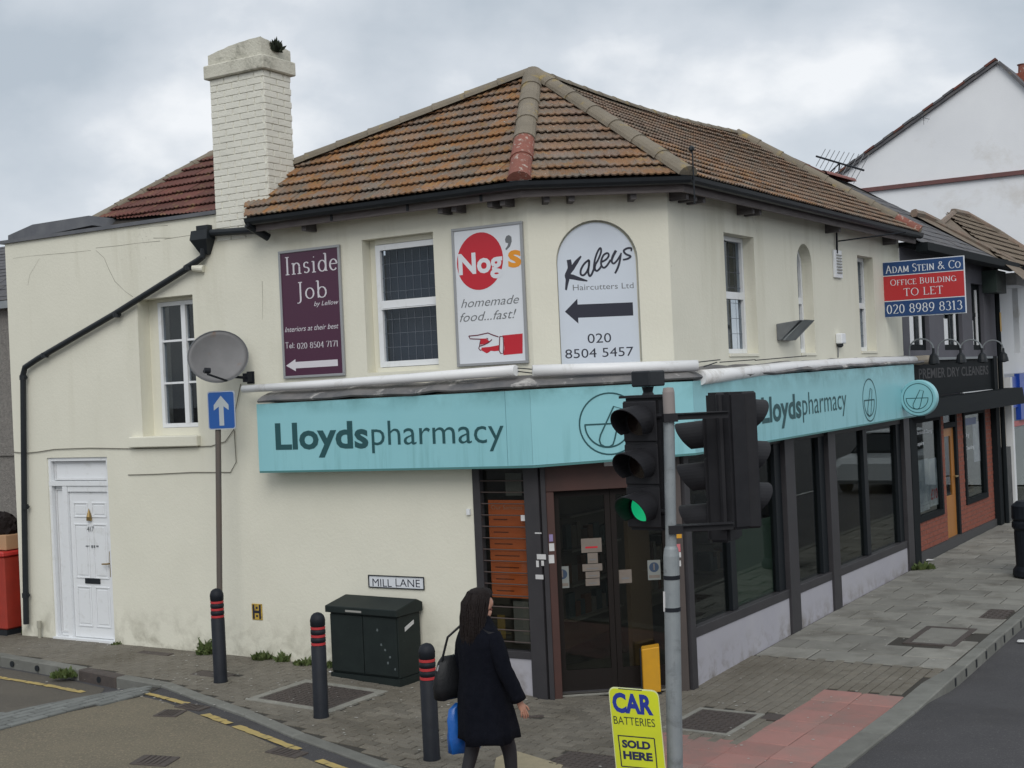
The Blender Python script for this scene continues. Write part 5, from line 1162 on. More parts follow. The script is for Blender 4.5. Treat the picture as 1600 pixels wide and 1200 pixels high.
obj('housing', bevel(WB(FB, u0, u1, zb, zt, .002, .09), .012), M_upvc, t); bm = bmn(); tube(bm, [FB.P(u0+.04, zb, .03), FB.P(u0+.04, zb-.05, .02), FB.P(u0+.05, 3.33, .01)], .008, 6); obj('cable', bm, M_greytext, t); lathe(bm := bmn(), FB.P(u0+.06, zb-.03, .04), [(.02, -.02), (.045, 0), (.045, .03)], 10); obj('sounder', bm, M_black, t)
t = thing('wall_bracket', 'thin L shaped iron bracket under the eaves above the vent', 'bracket', FB.P(5.0, 4.8, 0))
a, b, c = FB.q(1308, 377, .03), FB.q(1372, 373, .03), FB.q(1308, 396, .03); bm = bmn(); tube(bm, [FB.P(a[0], a[1]+.18, .03), FB.P(c[0], c[1], .03)], .014, 6); tube(bm, [FB.P(a[0], a[1], .045), FB.P(a[0], a[1]+.03, .95)], .010, 6); obj('iron_bar', bm, M_blackmetal, t)
# satellite dish
dn = .42; du, dz = FA.q(341, 557, dn); dc = FA.P(du, dz, dn)
t = thing('satellite_dish', 'grey satellite dish on the cream wall beside the left window', 'satellite dish', FA.P(FA.q(388, 590, .05)[0], FA.q(388, 590, .05)[1], 0))
ax_n = (CAM - dc).normalized(); ax_n = (ax_n + Vector((.28, 0, .25))).normalized()
sx = ax_n.cross(Zv).normalized(); sy = sx.cross(ax_n)
tilt = R_(-14); ex = sx*math.cos(tilt)+sy*math.sin(tilt); ey = -sx*math.sin(tilt)+sy*math.cos(tilt)
bm = bmn(); rings = []
for side in (0, 1):
    for k in range(0, 8):
        q = k/7 if side == 0 else 1-k/7; rr = q; depth = -.075*(1-q*q) - (.006 if side else 0)
        if side == 1 and k == 0: depth = -.006
        rings.append([bm.verts.new(dc + ex*(.345*rr*math.cos(a)) + ey*(.292*rr*math.sin(a)) + ax_n*depth) for a in [2*math.pi*i/36 for i in range(36)]] if rr > 0 else [bm.verts.new(dc+ax_n*depth)])
for x, y in zip(rings, rings[1:]):
    for i in range(36):
        j = (i+1) % 36
        if len(x) == 1: bm.faces.new((x[0], y[i], y[j]))
        elif len(y) == 1: bm.faces.new((x[i], y[0], x[j]))
        else: bm.faces.new((x[i], y[i], y[j], x[j]))
bmesh.ops.recalc_face_normals(bm, faces=bm.faces)
obj('reflector', bm, mat('grey_mesh_dish', (.20, .20, .205), .6, var=(.165, .165, .17), scale=6, dirt=(.20, .13, .09), dscale=5, dpos=(.60, .72), bump=.2, bscale=200), t, smooth=True)
bm = bmn()
for s in (1.0,): tube(bm, [dc + ex*(.347*math.cos(a)) + ey*(.294*math.sin(a)) for a in [2*math.pi*i/36 for i in range(37)]], .006, 6, cap=False)
obj('rim', bm, MATS['weathered_grey_metal'], t)
lnb = dc + ax_n*.26 - ey*.17 + ex*.26
bm = bmn(); tube(bm, [dc - ey*.29, lnb+ey*-.03], .012, 8); tube(bm, [lnb - ex*.04, lnb+ex*.02+ey*.02], .032, 10); tube(bm, [lnb-ax_n*.0, lnb-ax_n*.07+ey*.02], .022, 10); obj('receiver_arm', bm, M_blackmetal, t)
w0 = FA.P(FA.q(388, 590, .05)[0], FA.q(388, 590, .05)[1], 0.0)
bm = bmn(); tube(bm, [dc-ax_n*.08-ey*.12, dc-ax_n*.12-ey*.2, w0+FA.n*.12, w0+FA.n*.03], .017, 8); q = FA.un(w0)[0]; wb(bm, FA, q-.05, q+.05, w0.z-.07, w0.z+.07, .002, .02); wb(bm, FA, q-.04, q+.04, w0.z-.05, w0.z+.05, .021, .10); obj('wall_mount', bm, M_blackmetal, t)
# cables looping over the wall
t = thing('wall_cable', 'thin loose cable running across the cream wall over the white door', 'cable', Q(20, 707, .02))
bm = bmn(); tube(bm, [FA.P(*FA.q(x, y, .014), .014) for x, y in ((19, 706), (40, 708), (60, 706), (85, 702), (140, 700), (200, 701), (260, 700), (330, 697), (352, 690), (366, 670), (368, 640), (376, 600))], .0055, 5)
tube(bm, [FA.P(*FA.q(x, y, .012), .012) for x, y in ((200, 742), (240, 741), (300, 738), (360, 738), (369, 722), (367, 690), (366, 672))], .005, 5); obj('cable_run', bm, mat('grey_brown_cable', (.16, .15, .12), .7), t)
t = thing('waste_pipe', 'short capped waste pipe sticking up by the drainpipe near the door', 'pipe', FA.P(FA.q(62, 990, .06)[0], .2, .06))
bm = bmn(); c = FA.P(FA.q(62, 990, .06)[0], .15, .06); tube(bm, [c, c+Zv*.17], .022, 10); tube(bm, [c+Zv*.17, c+Zv*.26], .03, 10); obj('pipe_end', bm, mat('grey_cream_pipe', (.35, .34, .28), .7), t)
obj('junction_box', WB(FA, -.87, -.83, 1.84, 1.90, .002, .03), M_upvc, ph)

# ------------------------------------------------------------------ street furniture
def make_bollard():
    t = thing('bollard', 'x', 'bollard', (0, 0, 0)); R0 = .071
    zb = [(.865, .845), (.79, .77), (.715, .695)]; prof = [(R0+.004, -.02), (R0+.004, .02), (R0, .03)]
    for a, b in sorted([(b, a) for a, b in zb]): prof += [(R0, a-.012), (R0-.006, a-.008), (R0-.006, b+.008), (R0, b+.012)]
    prof += [(R0, .915), (R0+.002, .92), (R0*.97, .945), (R0*.82, .972), (R0*.55, .99), (R0*.2, .999), (.001, 1.0)]
    bm = bmn(); lathe(bm, (0, 0, 0), prof, 24); obj('post', bm, M_blackmetal, t, smooth=True)
    for a, b in zb:
        bm = bmn(); lathe(bm, (0, 0, 0), [(R0-.004, b-.002), (R0-.0015, b), (R0-.0015, a), (R0-.004, a+.002)], 24); obj('red_band', bm, M_red, t)
    bm = bmn(); lathe(bm, (0, 0, 0), [(R0+.045, -.02), (R0+.04, .006), (R0+.001, .010)], 24); obj('collar', bm, M_paver, t)
    return t
def copy_tree(o):
    c = o.copy(); COL.objects.link(c)
    for ch in list(o.children):
        d = ch.copy(); COL.objects.link(d); d.parent = c
        for g_ in list(ch.children): e_ = g_.copy(); COL.objects.link(e_); e_.parent = d
    return c
bol = make_bollard()
for i, (x, y, lab) in enumerate(((345, 1067, 'black red banded bollard nearest the white door, in front of the arrow sign pole'), (502, 1122, 'black red banded bollard standing in front of the dark green cabinet'), (675, 1188, 'black red banded bollard beside the walking woman'))):
    b = bol if i == 0 else copy_tree(bol); b.location = gp(x, y); b['label'] = lab; b['group'] = 'black bollards with three red bands'
    b.rotation_euler = (rnd.gauss(0, .006), rnd.gauss(0, .006), i)
# one way sign on its pole
u0 = FA.q(344, 700, .42)[0]; pb0 = FA.P(u0, 0, .42); pb0.z = G(pb0.x, pb0.y)
t = thing('arrow_sign_post', 'blue square sign with a white up arrow on a thin grey brown pole', 'road sign', pb0)
ztop = FA.q(345, 613, .42)[1]
bm = bmn(); tube(bm, [Vector((pb0.x-.11, pb0.y, pb0.z-.05)), pb0+Zv*(ztop-pb0.z-.03)], .033, 12); obj('pole', bm, mat('rusty_grey_pole', (.085, .085, .085), .6, var=(.12, .09, .07), scale=4, stretch=(1, 1, .3)), t)
FS = Fr(Vector((pb0.x, pb0.y, 0)), Vector((math.cos(R_(-12)), math.sin(R_(-12)), 0)))
xa, za = FS.q(324.5, 641, .05); xb, zb = FS.q(367.5, 641, .05); zt = FS.q(346, 611, .05)[1]; zl = FS.q(346, 671, .05)[1]
def rrect(u0, u1, z0, z1, r, k=5): return [(cx+r*math.cos(R_(a0+90*i/k)), cz+r*math.sin(R_(a0+90*i/k))) for cx, cz, a0 in ((u1-r, z1-r, 0), (u0+r, z1-r, 90), (u0+r, z0+r, 180), (u1-r, z0+r, 270)) for i in range(k+1)]
bm = bmn(); prism(bm, FS, rrect(xa, xb, zl, zt, .03), .04, .05); obj('sign_plate', bm, mat('pale_grey_sign_edge', (.38, .42, .48), .4), t)
bm = bmn(); prism(bm, FS, rrect(xa+.012, xb-.012, zl+.012, zt-.012, .025), .0505, .052); obj('blue_face', bm, mat('royal_blue_sign_face', (.012, .085, .32), .4), t)
cx = (xa+xb)/2; w = (xb-xa); h = zt-zl
bm = bmn(); f = sheetpoly(bm, FS, [(cx-.085*w, zl+.10*h), (cx+.085*w, zl+.10*h), (cx+.085*w, zl+.60*h), (cx+.27*w, zl+.50*h), (cx+.27*w, zl+.64*h), (cx, zl+.88*h), (cx-.27*w, zl+.64*h), (cx-.27*w, zl+.50*h), (cx-.085*w, zl+.60*h)], .0535); bm.normal_update(); bmesh.ops.triangulate(bm, faces=[f]); face_out(bm, FS.n); obj('arrow', bm, mat('dull_white_arrow', (.40, .44, .46), .5), t)
bm = WB(FS, -.05, .05, zt-.2, zt-.16, -.04, .04); wb(bm, FS, -.05, .05, zl+.14, zl+.18, -.04, .04); obj('clamp', bm, M_galv, t)
# green cabinet
cb = FA.P(-1.97, 0, .22); cb.z = G(cb.x, cb.y)
t = thing('utility_cabinet', 'dark green steel utility cabinet with a sloping lid against the cream wall', 'cabinet', cb)
CF = Fr(cb*1.0, Vector((math.cos(R_(-34.5)), math.sin(R_(-34.5)), 0))); CF.o.z = cb.z
W2, D2 = .465, .19
obj('carcass', bevel(WB(CF, -W2, W2, .06, .70, -D2, D2-.01), .006), M_cabinet, t); obj('plinth', WB(CF, -W2-.01, W2+.01, -.12, .058, -D2-.01, D2+.01), M_cabinet, t)
for x0, x1 in ((-W2+.01, -.005), (.005, W2-.01)): obj('cabinet_door', bevel(WB(CF, x0, x1, .08, .685, D2-.009, D2+.008), .004), M_cabinet, t)
bm = bmn(); e1 = [(-D2-.02, .705), (D2+.04, .705), (D2+.04, .775), (-D2+.08, .845), (-D2-.02, .80)]
a = [bm.verts.new(CF.P(-W2-.03, z, n_)) for n_, z in e1]; b = [bm.verts.new(CF.P(W2+.03, z, n_)) for n_, z in e1]; bm.faces.new(a); bm.faces.new(b[::-1])
for i in range(5): bm.faces.new((a[i], b[i], b[(i+1) % 5], a[(i+1) % 5]))
bmesh.ops.recalc_face_normals(bm, faces=bm.faces); obj('lid', bevel(bm, .006), M_cabinet, t)
obj('maker_plate', WB(CF, -.20, .02, .725, .745, D2+.041, D2+.045), MATS['grey_louvre'], t)
FR = Fr(CF.P(W2, 0, D2), -CF.n); FR.o.z = cb.z; bm = bmn(); prism(bm, FR, [(.12, .53), (.27, .59), (.27, .63), (.12, .575)], .001, .004); obj('sticker', bm, M_paper, t)
for x, z in ((.30, .35), (.36, .28), (.33, .22), (.42, .16), (.25, .40), (.20, .55)): 
    bm = bmn(); sheetpoly(bm, CF, [(x+.02*math.cos(a)*rnd.uniform(.4, 1), z+.02*math.sin(a)*rnd.uniform(.4, 1)) for a in [i*.9 for i in range(7)]], D2+.0095); face_out(bm, CF.n); obj('paint_scuff', bm, mat('pale_scuff', (.10, .12, .125), .8), t)
# yellow box at the doorway
c = FC.P(1.06, 0, .02)
t = thing('yellow_bin', 'yellow plastic box standing in the doorway behind the traffic light pole', 'box', c)
FY = Fr(c, Vector((math.cos(R_(-5)), math.sin(R_(-5)), 0))); bm = bmn()
hexa(bm, [FY.P(-.11, .02, .08), FY.P(.07, .02, .08), FY.P(.07, .02, -.06), FY.P(-.11, .02, -.06), FY.P(-.11, .45, .08), FY.P(.07, .475, .08), FY.P(.07, .485, -.06), FY.P(-.11, .46, -.06)]); obj('box_body', bevel(bm, .008), M_yelbox, t)
obj('base_strip', WB(FY, -.115, .075, 0, .018, -.065, .085), M_black, t); obj('edge_rim', WB(FY, -.125, -.112, .01, .46, .06, .092), M_black, t)
# traffic light
tp = gp(1043, 1288); tp = Vector((1.11, 9.50, 0))
t = thing('traffic_light', 'traffic light pole with a green lit head and a second head behind it', 'traffic light', tp)
pt = on_plane(1043, 606, tp, Vector((0, -1, 0))).z; pm = on_plane(1043, 862, tp, Vector((0, -1, 0))).z
lz = lambda z: Vector((tp.x-.085*(1-z/pt), tp.y, z))
bm = bmn(); tube(bm, [lz(-.05), lz(pm-.03), lz(pm+.02), lz(pm+.04), lz(pt-.22)], [.057, .057, .050, .040, .040], 20); obj('pole', bm, M_galv, t, smooth=False)
bm = bmn(); lathe(bm, tp, [(.043, pt-.22), (.043, pt-.03), (.036, pt), (.001, pt+.004)], 20); obj('pole_cap', bm, mat('pale_brown_pole_cap', (.26, .23, .22), .6), t)
for y in (902, 952):
    z = on_plane(1043, y, tp, Vector((0, -1, 0))).z; bm = bmn(); lathe(bm, Vector((lz(z).x, tp.y, 0)), [(.0575, z-.015), (.061, z-.013), (.061, z+.013), (.0575, z+.015)], 20); obj('steel_band', bm, M_blackmetal, t)
M_th = mat('traffic_light_housing', (.014, .014, .017), .6, spec=.25, var=(.020, .020, .023), scale=6)
def lens_mat(nm, c, e): return mat(nm, c, .3, emit=e)
M_lg = mat('lit_green_lens', (.01, .50, .20), .3, emit=.55); M_ld = mat('unlit_dark_lens', (.02, .012, .010), .25)
def head(par, c, yaw, H=.96, W=.30, lit=None, back=False):
    f = Fr(Vector((c.x, c.y, 0)), Vector((math.cos(yaw), math.sin(yaw), 0))); z0 = c.z
    hd = obj('signal_head', bevel(WB(f, -W/2, W/2, z0, z0+H, -.16, 0), .02, 2), M_th, par)
    for k in range(3):
        zc = z0+H-.17-k*.31
        bm = bmn(); wb(bm, f, -W/2+.01, W/2-.01, zc-.145, zc+.145, .0, .015); obj('aspect_door', bevel(bm, .006), M_th, hd)
        bm = bmn(); rr = .100; A = [f.P(rr*math.cos(a), zc+rr*math.sin(a), .017) for a in [2*math.pi*i/24 for i in range(24)]]; cc = bm.verts.new(f.P(0, zc, .032)); A = [bm.verts.new(p) for p in A]
        for i in range(24): bm.faces.new((A[i], A[(i+1) % 24], cc))
        face_out(bm, f.n); obj('lens', bm, M_lg if lit == k else M_ld, hd)
        # cowl visor: open at the bottom, cut slanting
        bm = bmn(); R1, R2 = .122, .116; st = R_(-42); en = R_(222); K = 22; o1, o2, i1, i2 = [], [], [], []
        for i in range(K+1):
            a = st+(en-st)*i/K; L = .06+.20*(max(0, math.sin(a)*.5+.5))**.7
            o1.append(bm.verts.new(f.P(R1*math.cos(a), zc+R1*math.sin(a), .012))); o2.append(bm.verts.new(f.P(R1*math.cos(a), zc+R1*math.sin(a)-.02*L/.23, .012+L)))
            i1.append(bm.verts.new(f.P(R2*math.cos(a), zc+R2*math.sin(a), .012))); i2.append(bm.verts.new(f.P(R2*math.cos(a), zc+R2*math.sin(a)-.02*L/.23, .012+L)))
        for i in range(K): bm.faces.new((o1[i], o1[i+1], o2[i+1], o2[i])); bm.faces.new((i1[i], i2[i], i2[i+1], i1[i+1])); bm.faces.new((o2[i], o2[i+1], i2[i+1], i2[i]))
        bmesh.ops.recalc_face_normals(bm, faces=bm.faces); obj('visor', bm, M_th, hd)
    return f, hd
def atY(px, py, Y): return on_plane(px, py, (0, Y, 0), Vector((0, -1, 0)))
c1 = atY(999, 622, 9.66); H1 = .96; c1.z = c1.z-H1
f1, h1 = head(t, c1, R_(-37), H=H1, lit=2)
bm = WB(f1, -.17, .17, c1.z+H1+.001, c1.z+H1+.02, -.17, .01); obj('top_plate', bm, M_th, t)
dt = atY(1012, 604, 9.72); bm = bmn(); fD = Fr(Vector((dt.x, dt.y, 0)), f1.u); wb(bm, fD, -.08, .08, dt.z-.0, dt.z+.115, -.12, .1); bevel(bm, .01); obj('detector', bm, M_black, t)
bm = bmn(); lathe(bm, Vector((dt.x, dt.y, dt.z-.1)), [(.055, 0), (.05, .03), (.035, .06), (.045, .099)], 12); obj('detector_neck', bm, M_black, t)
c2 = atY(1150, 612, 9.75); c2.z -= 1.0
f2, h2 = head(t, c2+Vector((.0, .1, 0)), R_(118), H=1.0)
bm = bmn(); f2b = Fr(Vector((c2.x-.03, c2.y, 0)), Vector((1, 0, 0))); wb(bm, f2b, -.12, .17, c2.z, c2.z+1.0, -.03, .03); obj('backing_box', bevel(bm, .015), M_th, t)
c3 = atY(1108, 640, 9.8); c3.z -= .98
f3, h3 = head(t, c3+Vector((.03, .16, 0)), R_(-118), H=.95)
for y in (650, 822):
    z = atY(1080, y, 9.65).z; bm = bmn(); fb = Fr(Vector((tp.x, tp.y+.0, 0)), Vector((1, .05, 0))); wb(bm, fb, .03, .42, z-.02, z+.02, -.02, .02); wb(bm, fb, .03, .42, z+.022, z+.028, -.05, .05); wb(bm, fb, -.05, .05, z-.03, z+.03, -.06, .06); obj('bracket_arm', bm, M_th, t)
for y in (650, 800):
    z = atY(1030, y, 9.55).z; bm = bmn(); tube(bm, [tp+Zv*z, Vector((c1.x, c1.y+.06, z))], .018, 8); obj('bracket_arm', bm, M_th, t)
bm = bmn(); tube(bm, [lz(pm-.28)+Vector((-.058, -.02, 0)), lz(pm-.42)+Vector((-.058, -.02, 0))], .008, 6); obj('cable_tie', bm, M_paper, t)
# yellow battery sign
cb_ = Vector((.80, 9.42, 0)); zt = atY(988, 1073, 9.42).z
t = thing('battery_sign', 'acid yellow pavement sign for car batteries left of the traffic light pole', 'sign', (cb_.x, cb_.y, 0))
FQ = Fr(cb_, Vector((math.cos(R_(-7)), math.sin(R_(-7)), 0)))
lean = lambda z: -.03*(zt-z)/.6
ua = FQ.q(951, 1090, .0)[0]; ub = FQ.q(1029, 1090, 0)[0]; zl_ = .06
def LP(u, z, n_=0): return FQ.P(u + .055*(zt-z), z, n_)
FQP = FQ.P
class Lean(Fr):
    def P(s, u, z, n=0.0): return Fr.P(s, u + .05*(zt-z), z - .10*(u-ua), n)
    def q(s, px, py, n=0.0):
        u, z = Fr.q(s, px, py, n)
        for i in range(4): u2 = u - .05*(zt-z2) if i else u - .05*(zt-z); z2 = z + .10*(u2-ua)
        return u2, z2
FL_ = Lean(cb_, FQ.u)
bm = bmn(); prism(bm, FL_, rrect(ua, ub, zl_, zt, .045, 6), -.02, 0); obj('sign_board', bm, mat('pale_board_edge', (.62, .66, .35), .5), t)
bm = bmn(); prism(bm, FL_, rrect(ua+.006, ub-.006, zl_+.006, zt-.006, .04, 6), .0005, .003); obj('yellow_face', bm, M_yelsign, t)
n = .0045
txt(FL_, 'CAR', 957, 1019.5, 1113.5, 1084, M_blueprint, t, w=.045); txt(FL_, 'BATTERIES', 959, 1023, 1133.5, 1120.5, mat('olive_print', (.03, .045, .02), .6), t, w=.0)
txt(FL_, 'SOLD', 972, 1016, 1169, 1157.5, mat('dark_blue_print', (.01, .015, .06), .6), t, w=.05); txt(FL_, 'HERE', 974, 1019.5, 1187, 1175, MATS['dark_blue_print'], t, w=.05)
bm = bmn(); a_, z_a = FL_.q(965, 1149, n); b_, z_b = FL_.q(1022, 1152, n); zq = FL_.q(970, 1197, n)[1]
for p, q in (((a_, z_a), (b_, z_a)), ((a_+.004, z_a), (a_+.008, zq)), ((b_, z_a), (b_, zq)), ((a_+.008, zq), (b_, zq))): ribbon(bm, FL_, n+.0003*rnd.random(), [p, ((p[0]+q[0])/2+.001, (p[1]+q[1])/2), q], .008)
ribbon(bm, FL_, n, [FL_.q(966, 1076, n), FL_.q(1003, 1079, n)], .006); face_out(bm, FL_.n); obj('printed_box', bm, M_darktext, t)
for s in (ua+.06, ub-.02): obj('sign_foot', WB(FQ, s-.02, s+.02, -.0, .075, -.16, .14), M_black, t)
# pedestrian bin at the right edge
c = FB.P(11.45, 0, 1.36); c = Vector(gp(1617, 901)); 
t = thing('litter_bin', 'black litter bin cut off by the right edge of the photo', 'litter bin', c)
bm = bmn(); lathe(bm, c, [(.27, 0), (.29, .03), (.285, .10), (.24, .16), (.25, .62), (.245, .66), (.275, .70), (.275, .76), (.25, .80)], 24); obj('bin_body', bm, M_blackmetal, t)
bm = bmn(); lathe(bm, c, [(.26, .801), (.275, .83), (.27, 1.0), (.20, 1.06), (.001, 1.08)], 24); obj('bin_hood', bm, M_blackmetal, t)
# ------------------------------------------------------------------ the dark shop next door
ux = lambda x, y=750, n_=0: FB.q(x, y, n_)[0]
zx = lambda x, y, n_=0: FB.q(x, y, n_)[1]
ns = thing('neighbour_shop', 'narrow dark grey shop with brick stall risers, orange wooden door and slate roof', 'building', FB.P(7.8, .16, 0))
M_ngrey = mat('dark_grey_render', (.115, .115, .135), .85, var=(.095, .095, .112), scale=2, bump=.2)
M_nblack = mat('black_gloss_paint', (.009, .012, .014), .7, spec=.12)
M_brickr = mat('red_facing_brick', (.26, .075, .045), .85, var=(.20, .06, .04), scale=9, bump=.4)
M_mortar = mat('grey_mortar', (.16, .14, .12), .95)
M_wood = mat('orange_varnished_wood', (.40, .17, .035), .45, var=(.33, .135, .03), scale=3, stretch=(4, 4, .4))
w_up = [(ux(1412, 490), ux(1451, 490), 3.42, 4.7), (ux(1474, 490), ux(1503, 490), 3.42, 4.7), (ux(1519, 490), ux(1537, 490), 3.42, 4.6)]
w_up[0] = (8.15,) + w_up[0][1:]
obj('party_wall', WB(FB, 7.55, 7.95, 4.6, 5.35, -3.0, -.05), M_ngrey, ns); obj('eaves_board', WB(FB, 7.80, 14.0, 4.985, 5.04, -.1, .2), M_nblack, ns)
wall(FB, 7.79, 13.95, 3.28, 4.98, [h + (0, .12) for h in w_up], m=M_ngrey, parent=ns)
for h in w_up:
    a, b, c, d = h; wd = window(FB, h, .10, [(a+.09, b-.09, 4.02, 4.09, 0), ((a+b)/2-.04, (a+b)/2+.04, c+.09, d-.09, -.01)], m=M_nblack, blind_or_dark_room=M_blindgrey, parent=ns, fw=.09)
    obj('white_sash', (lambda bm: (wb(bm, FB, a+.12, a+.18, c+.09, 4.0, -.075, -.06), wb(bm, FB, b-.32, b-.2, c+.09, d-.1, -.075, -.06), wb(bm, FB, a+.2, (a+b)/2-.05, c+.09, 3.95, -.09, -.08), bm)[-1])(bmn()), M_upvc, wd)
obj('signboard', WB(FB, 7.95, 13.3, 2.70, 3.26, .0, .05), M_nblack, ns); obj('signboard_edge', WB(FB, 7.95, 13.3, 3.262, 3.30, .0, .09), M_galv, ns)
for nm_, z_, cp_, u_a, u_b in (('PREMIER DRY CLEANERS', 3.02, .13, 8.3, 12.6), ('CLEANERS & TAILORS', 2.83, .07, 9.8, 12.4)):
    pass
text(FB, 'PREMIER DRY CLEANERS', 8.35, 12.7, 2.98, .16, .0515, mat('faded_grey_lettering', (.050, .050, .054), .7), ns, .015)
obj('white_strip', WB(FB, 10.9, 13.2, 2.685, 2.70, .0, .06), M_upvc, ns)
bm = bmn(); hexa(bm, [FB.P(7.9, 2.38, .25), FB.P(13.85, 2.40, .42), FB.P(13.85, 2.40, .0), FB.P(7.9, 2.38, .0), FB.P(7.9, 2.66, .20), FB.P(13.85, 2.70, .38), FB.P(13.85, 2.70, .0), FB.P(7.9, 2.66, .0)]); obj('awning_box', bm, M_nblack, ns)
X = dict(p0=7.79, w1=8.12, w1e=ux(1469), pr1=ux(1479, 760), d0=ux(1479, 760), d1=ux(1497, 760), pr2=ux(1507, 740), w2=ux(1508, 740), w2e=ux(1538, 720), e=ux(1551, 720))
gz = .22
def bricks(bm, fr, u0, u1, z0, z1, n0):
    wb(bmm, fr, u0, u1, z0, z1, n0-.1, n0-.008); z = z0; k = 0
    while z < z1-.02:
        u = u0-(.11 if k % 2 else 0); zt_ = min(z+.065, z1)
        while u < u1:
            s, e_ = max(u, u0), min(u+.215, u1)
            if e_-s > .02: wb(bm, fr, s+.002, e_-.002, z, zt_, n0-.02, n0+rnd.uniform(-.002, .002))
            u += .225
        z += .075; k += 1
bm = bmn(); bmm = bmn()
bricks(bm, FB, X['w1'], X['d0']-.02, gz-.1, .78, .0); bricks(bm, FB, X['w1e']+.12, X['d0']-.02, .78, 2.38, .0); bricks(bm, FB, X['d1']+.12, X['w2']-.02, gz-.1, 2.38, .0); bricks(bm, FB, X['w2']-.02, X['e'], gz-.1, .78, .0); bricks(bm, FB, X['w2e']+.15, X['e'], .78, 2.38, .0)
bwk = obj('brickwork', bm, M_brickr, ns, kind='stuff'); obj('mortar', bmm, M_mortar, bwk)
obj('black_pilaster', WB(FB, 7.80, 8.10, .1, 2.40, -.1, .04), M_nblack, ns); obj('black_pilaster', WB(FB, X['e'], X['e']+.25, .1, 3.3, -.1, .10), M_nblack, ns)
obj('dark_plinth', WB(FB, X['w1'], X['e'], .1, gz+.12, -.05, .03), mat('dark_plinth_paint', (.05, .05, .052), .7), ns)
for a, b in ((X['w1'], X['w1e']), (X['w2'], X['w2e'])):
    bm = bmn(); frame_rect(bm, FB, a, b+.12, .78, 2.39, -.08, .02, .09); sw2 = obj('shop_window', bm, M_nblack, ns); pane(FB, a+.09, b+.03, .87, 2.30, -.03, sw2, M_shopglass)
    u = a+.15
    obj('poster', WB(FB, a+.20, a+.62*(b-a), .92, 1.72, -.05, -.04), mat('pale_blue_poster', (.62, .66, .74), .6, var=(.22, .27, .38), scale=3.4), sw2) if a == X['w1'] else obj('poster', WB(FB, b-.52, b-.1, 1.45, 2.15, -.05, -.04), mat('pale_lilac_poster', (.62, .62, .76), .6, var=(.3, .3, .45), scale=4), sw2)
    if a == X['w1']:
        obj('poster', WB(FB, a+.64*(b-a), b-.02, .95, 1.70, -.05, -.04), MATS['pale_blue_poster'], sw2)
        text(FB, '£10', a+.68*(b-a), b-.04, 1.06, .16, -.038, M_redprint, sw2, .03)
        text(FB, 'Alterations & Cleaning', a+.2, b-.25, 2.12, .06, -.028, M_signwhite, sw2); text(FB, 'Repairs', a+.2, a+.6, 1.95, .06, -.028, M_signwhite, sw2)
        for z in [.9+.09*i for i in range(12)]: obj('white_lettering', WB(FB, a+.11, a+.11+rnd.uniform(.04, .08), z, z+.05, -.029, -.027), M_signwhite, sw2)
    else:
        text(FB, 'Dry', a+.2, a+.5, 1.92, .08, -.028, M_signwhite, sw2); text(FB, 'Cleaning', a+.2, a+.8, 1.70, .07, -.028, M_signwhite, sw2); obj('blue_sticker', WB(FB, a+.15, a+1.0, 2.12, 2.24, -.029, -.027), M_navy, sw2)
        for k in range(7): obj('shop_item', WB(FB, a+.2+k*.16, a+.27+k*.16, .90, 1.0+rnd.uniform(.02, .12), -.25, -.18), rnd.choice(M_goods), sw2)
obj('dark_interior', WB(FB, 7.9, 13.6, .1, 2.5, -1.5, -1.45), M_darkroom, ns)
nd = obj('wooden_door', bevel(WB(FB, X['d0'], X['d1'], gz, 1.02, -.09, -.045), .004), M_wood, ns)
bm = bmn(); a, b = X['d0'], X['d1']; wb(bm, FB, a, a+.15, 1.021, 2.13, -.09, -.045); wb(bm, FB, b-.17, b, 1.021, 2.13, -.09, -.045); wb(bm, FB, a+.151, b-.171, 2.0, 2.13, -.09, -.045); obj('door_stile', bm, M_wood, nd); pane(FB, a+.15, b-.17, 1.02, 2.0, -.06, nd); obj('door_frame', WB(FB, b+.005, b+.115, gz, 2.39, -.09, .0), M_nblack, ns); obj('transom', WB(FB, a, b, 2.14, 2.22, -.09, .0), M_nblack, ns); pane(FB, a, b, 2.22, 2.38, -.05, ns)
bm = bmn(); tube(bm, [FB.P(b-.06, 1.32, -.04), FB.P(b-.06, 1.32, .02), FB.P(b-.2, 1.32, .02)], .014, 6); obj('door_handle', bm, M_brass, nd)
bm = bmn(); tube(bm, [FB.P(X['e']+.38, z, .12) for z in (.2, 4.9)], .045, 8); obj('downpipe', bm, M_nblack, ns); obj('meter_box', WB(FB, 13.3, 13.85, .15, 1.6, -.0, .12), mat('grimy_black_boarding', (.03, .035, .035), .7, var=(.09, .09, .09), scale=6), ns)
obj('side_panel', WB(FB, 13.3, 13.93, 1.61, 3.28, -.1, .03), mat('beige_side_panel', (.33, .30, .25), .8), ns)
obj('yellow_tag', WB(FB, X['e']+.33, X['e']+.43, 3.75, 4.1, .166, .17), mat('amber_tag', (.55, .34, .08), .6), ns); obj('alarm_box', WB(FB, 12.75, 13.5, 4.45, 4.85, .0, .25), mat('dark_green_box', (.02, .035, .03), .6), ns)
M_slate = mat('grey_roof_slate', (.080, .082, .092), .75, var=(.115, .112, .118), scale=6, bump=.4, rndv=.2, extra=lambda t, c, v, c4: mixin(t, c, noisefac(t, v, 9, .55, .7), (.16, .145, .12), c4))
def pitched(fr, u0, zz, nn, deg): return Slope(fr.P(u0, zz, nn), fr.u, fr.P(u0, zz+math.tan(R_(deg)), nn-1))
s2 = pitched(FB, 7.9, 5.02, .28, 36)
o2 = [s2.px(*p) for p in ((1428, 336), (1330, 287), (1285, 275), (1240, 254))]
pl = [FB.P(7.87, 5.02, .28), FB.P(14.0, 5.02, .28)] + o2 + [s2.w(-.2, s2.l(o2[-1])[1])]
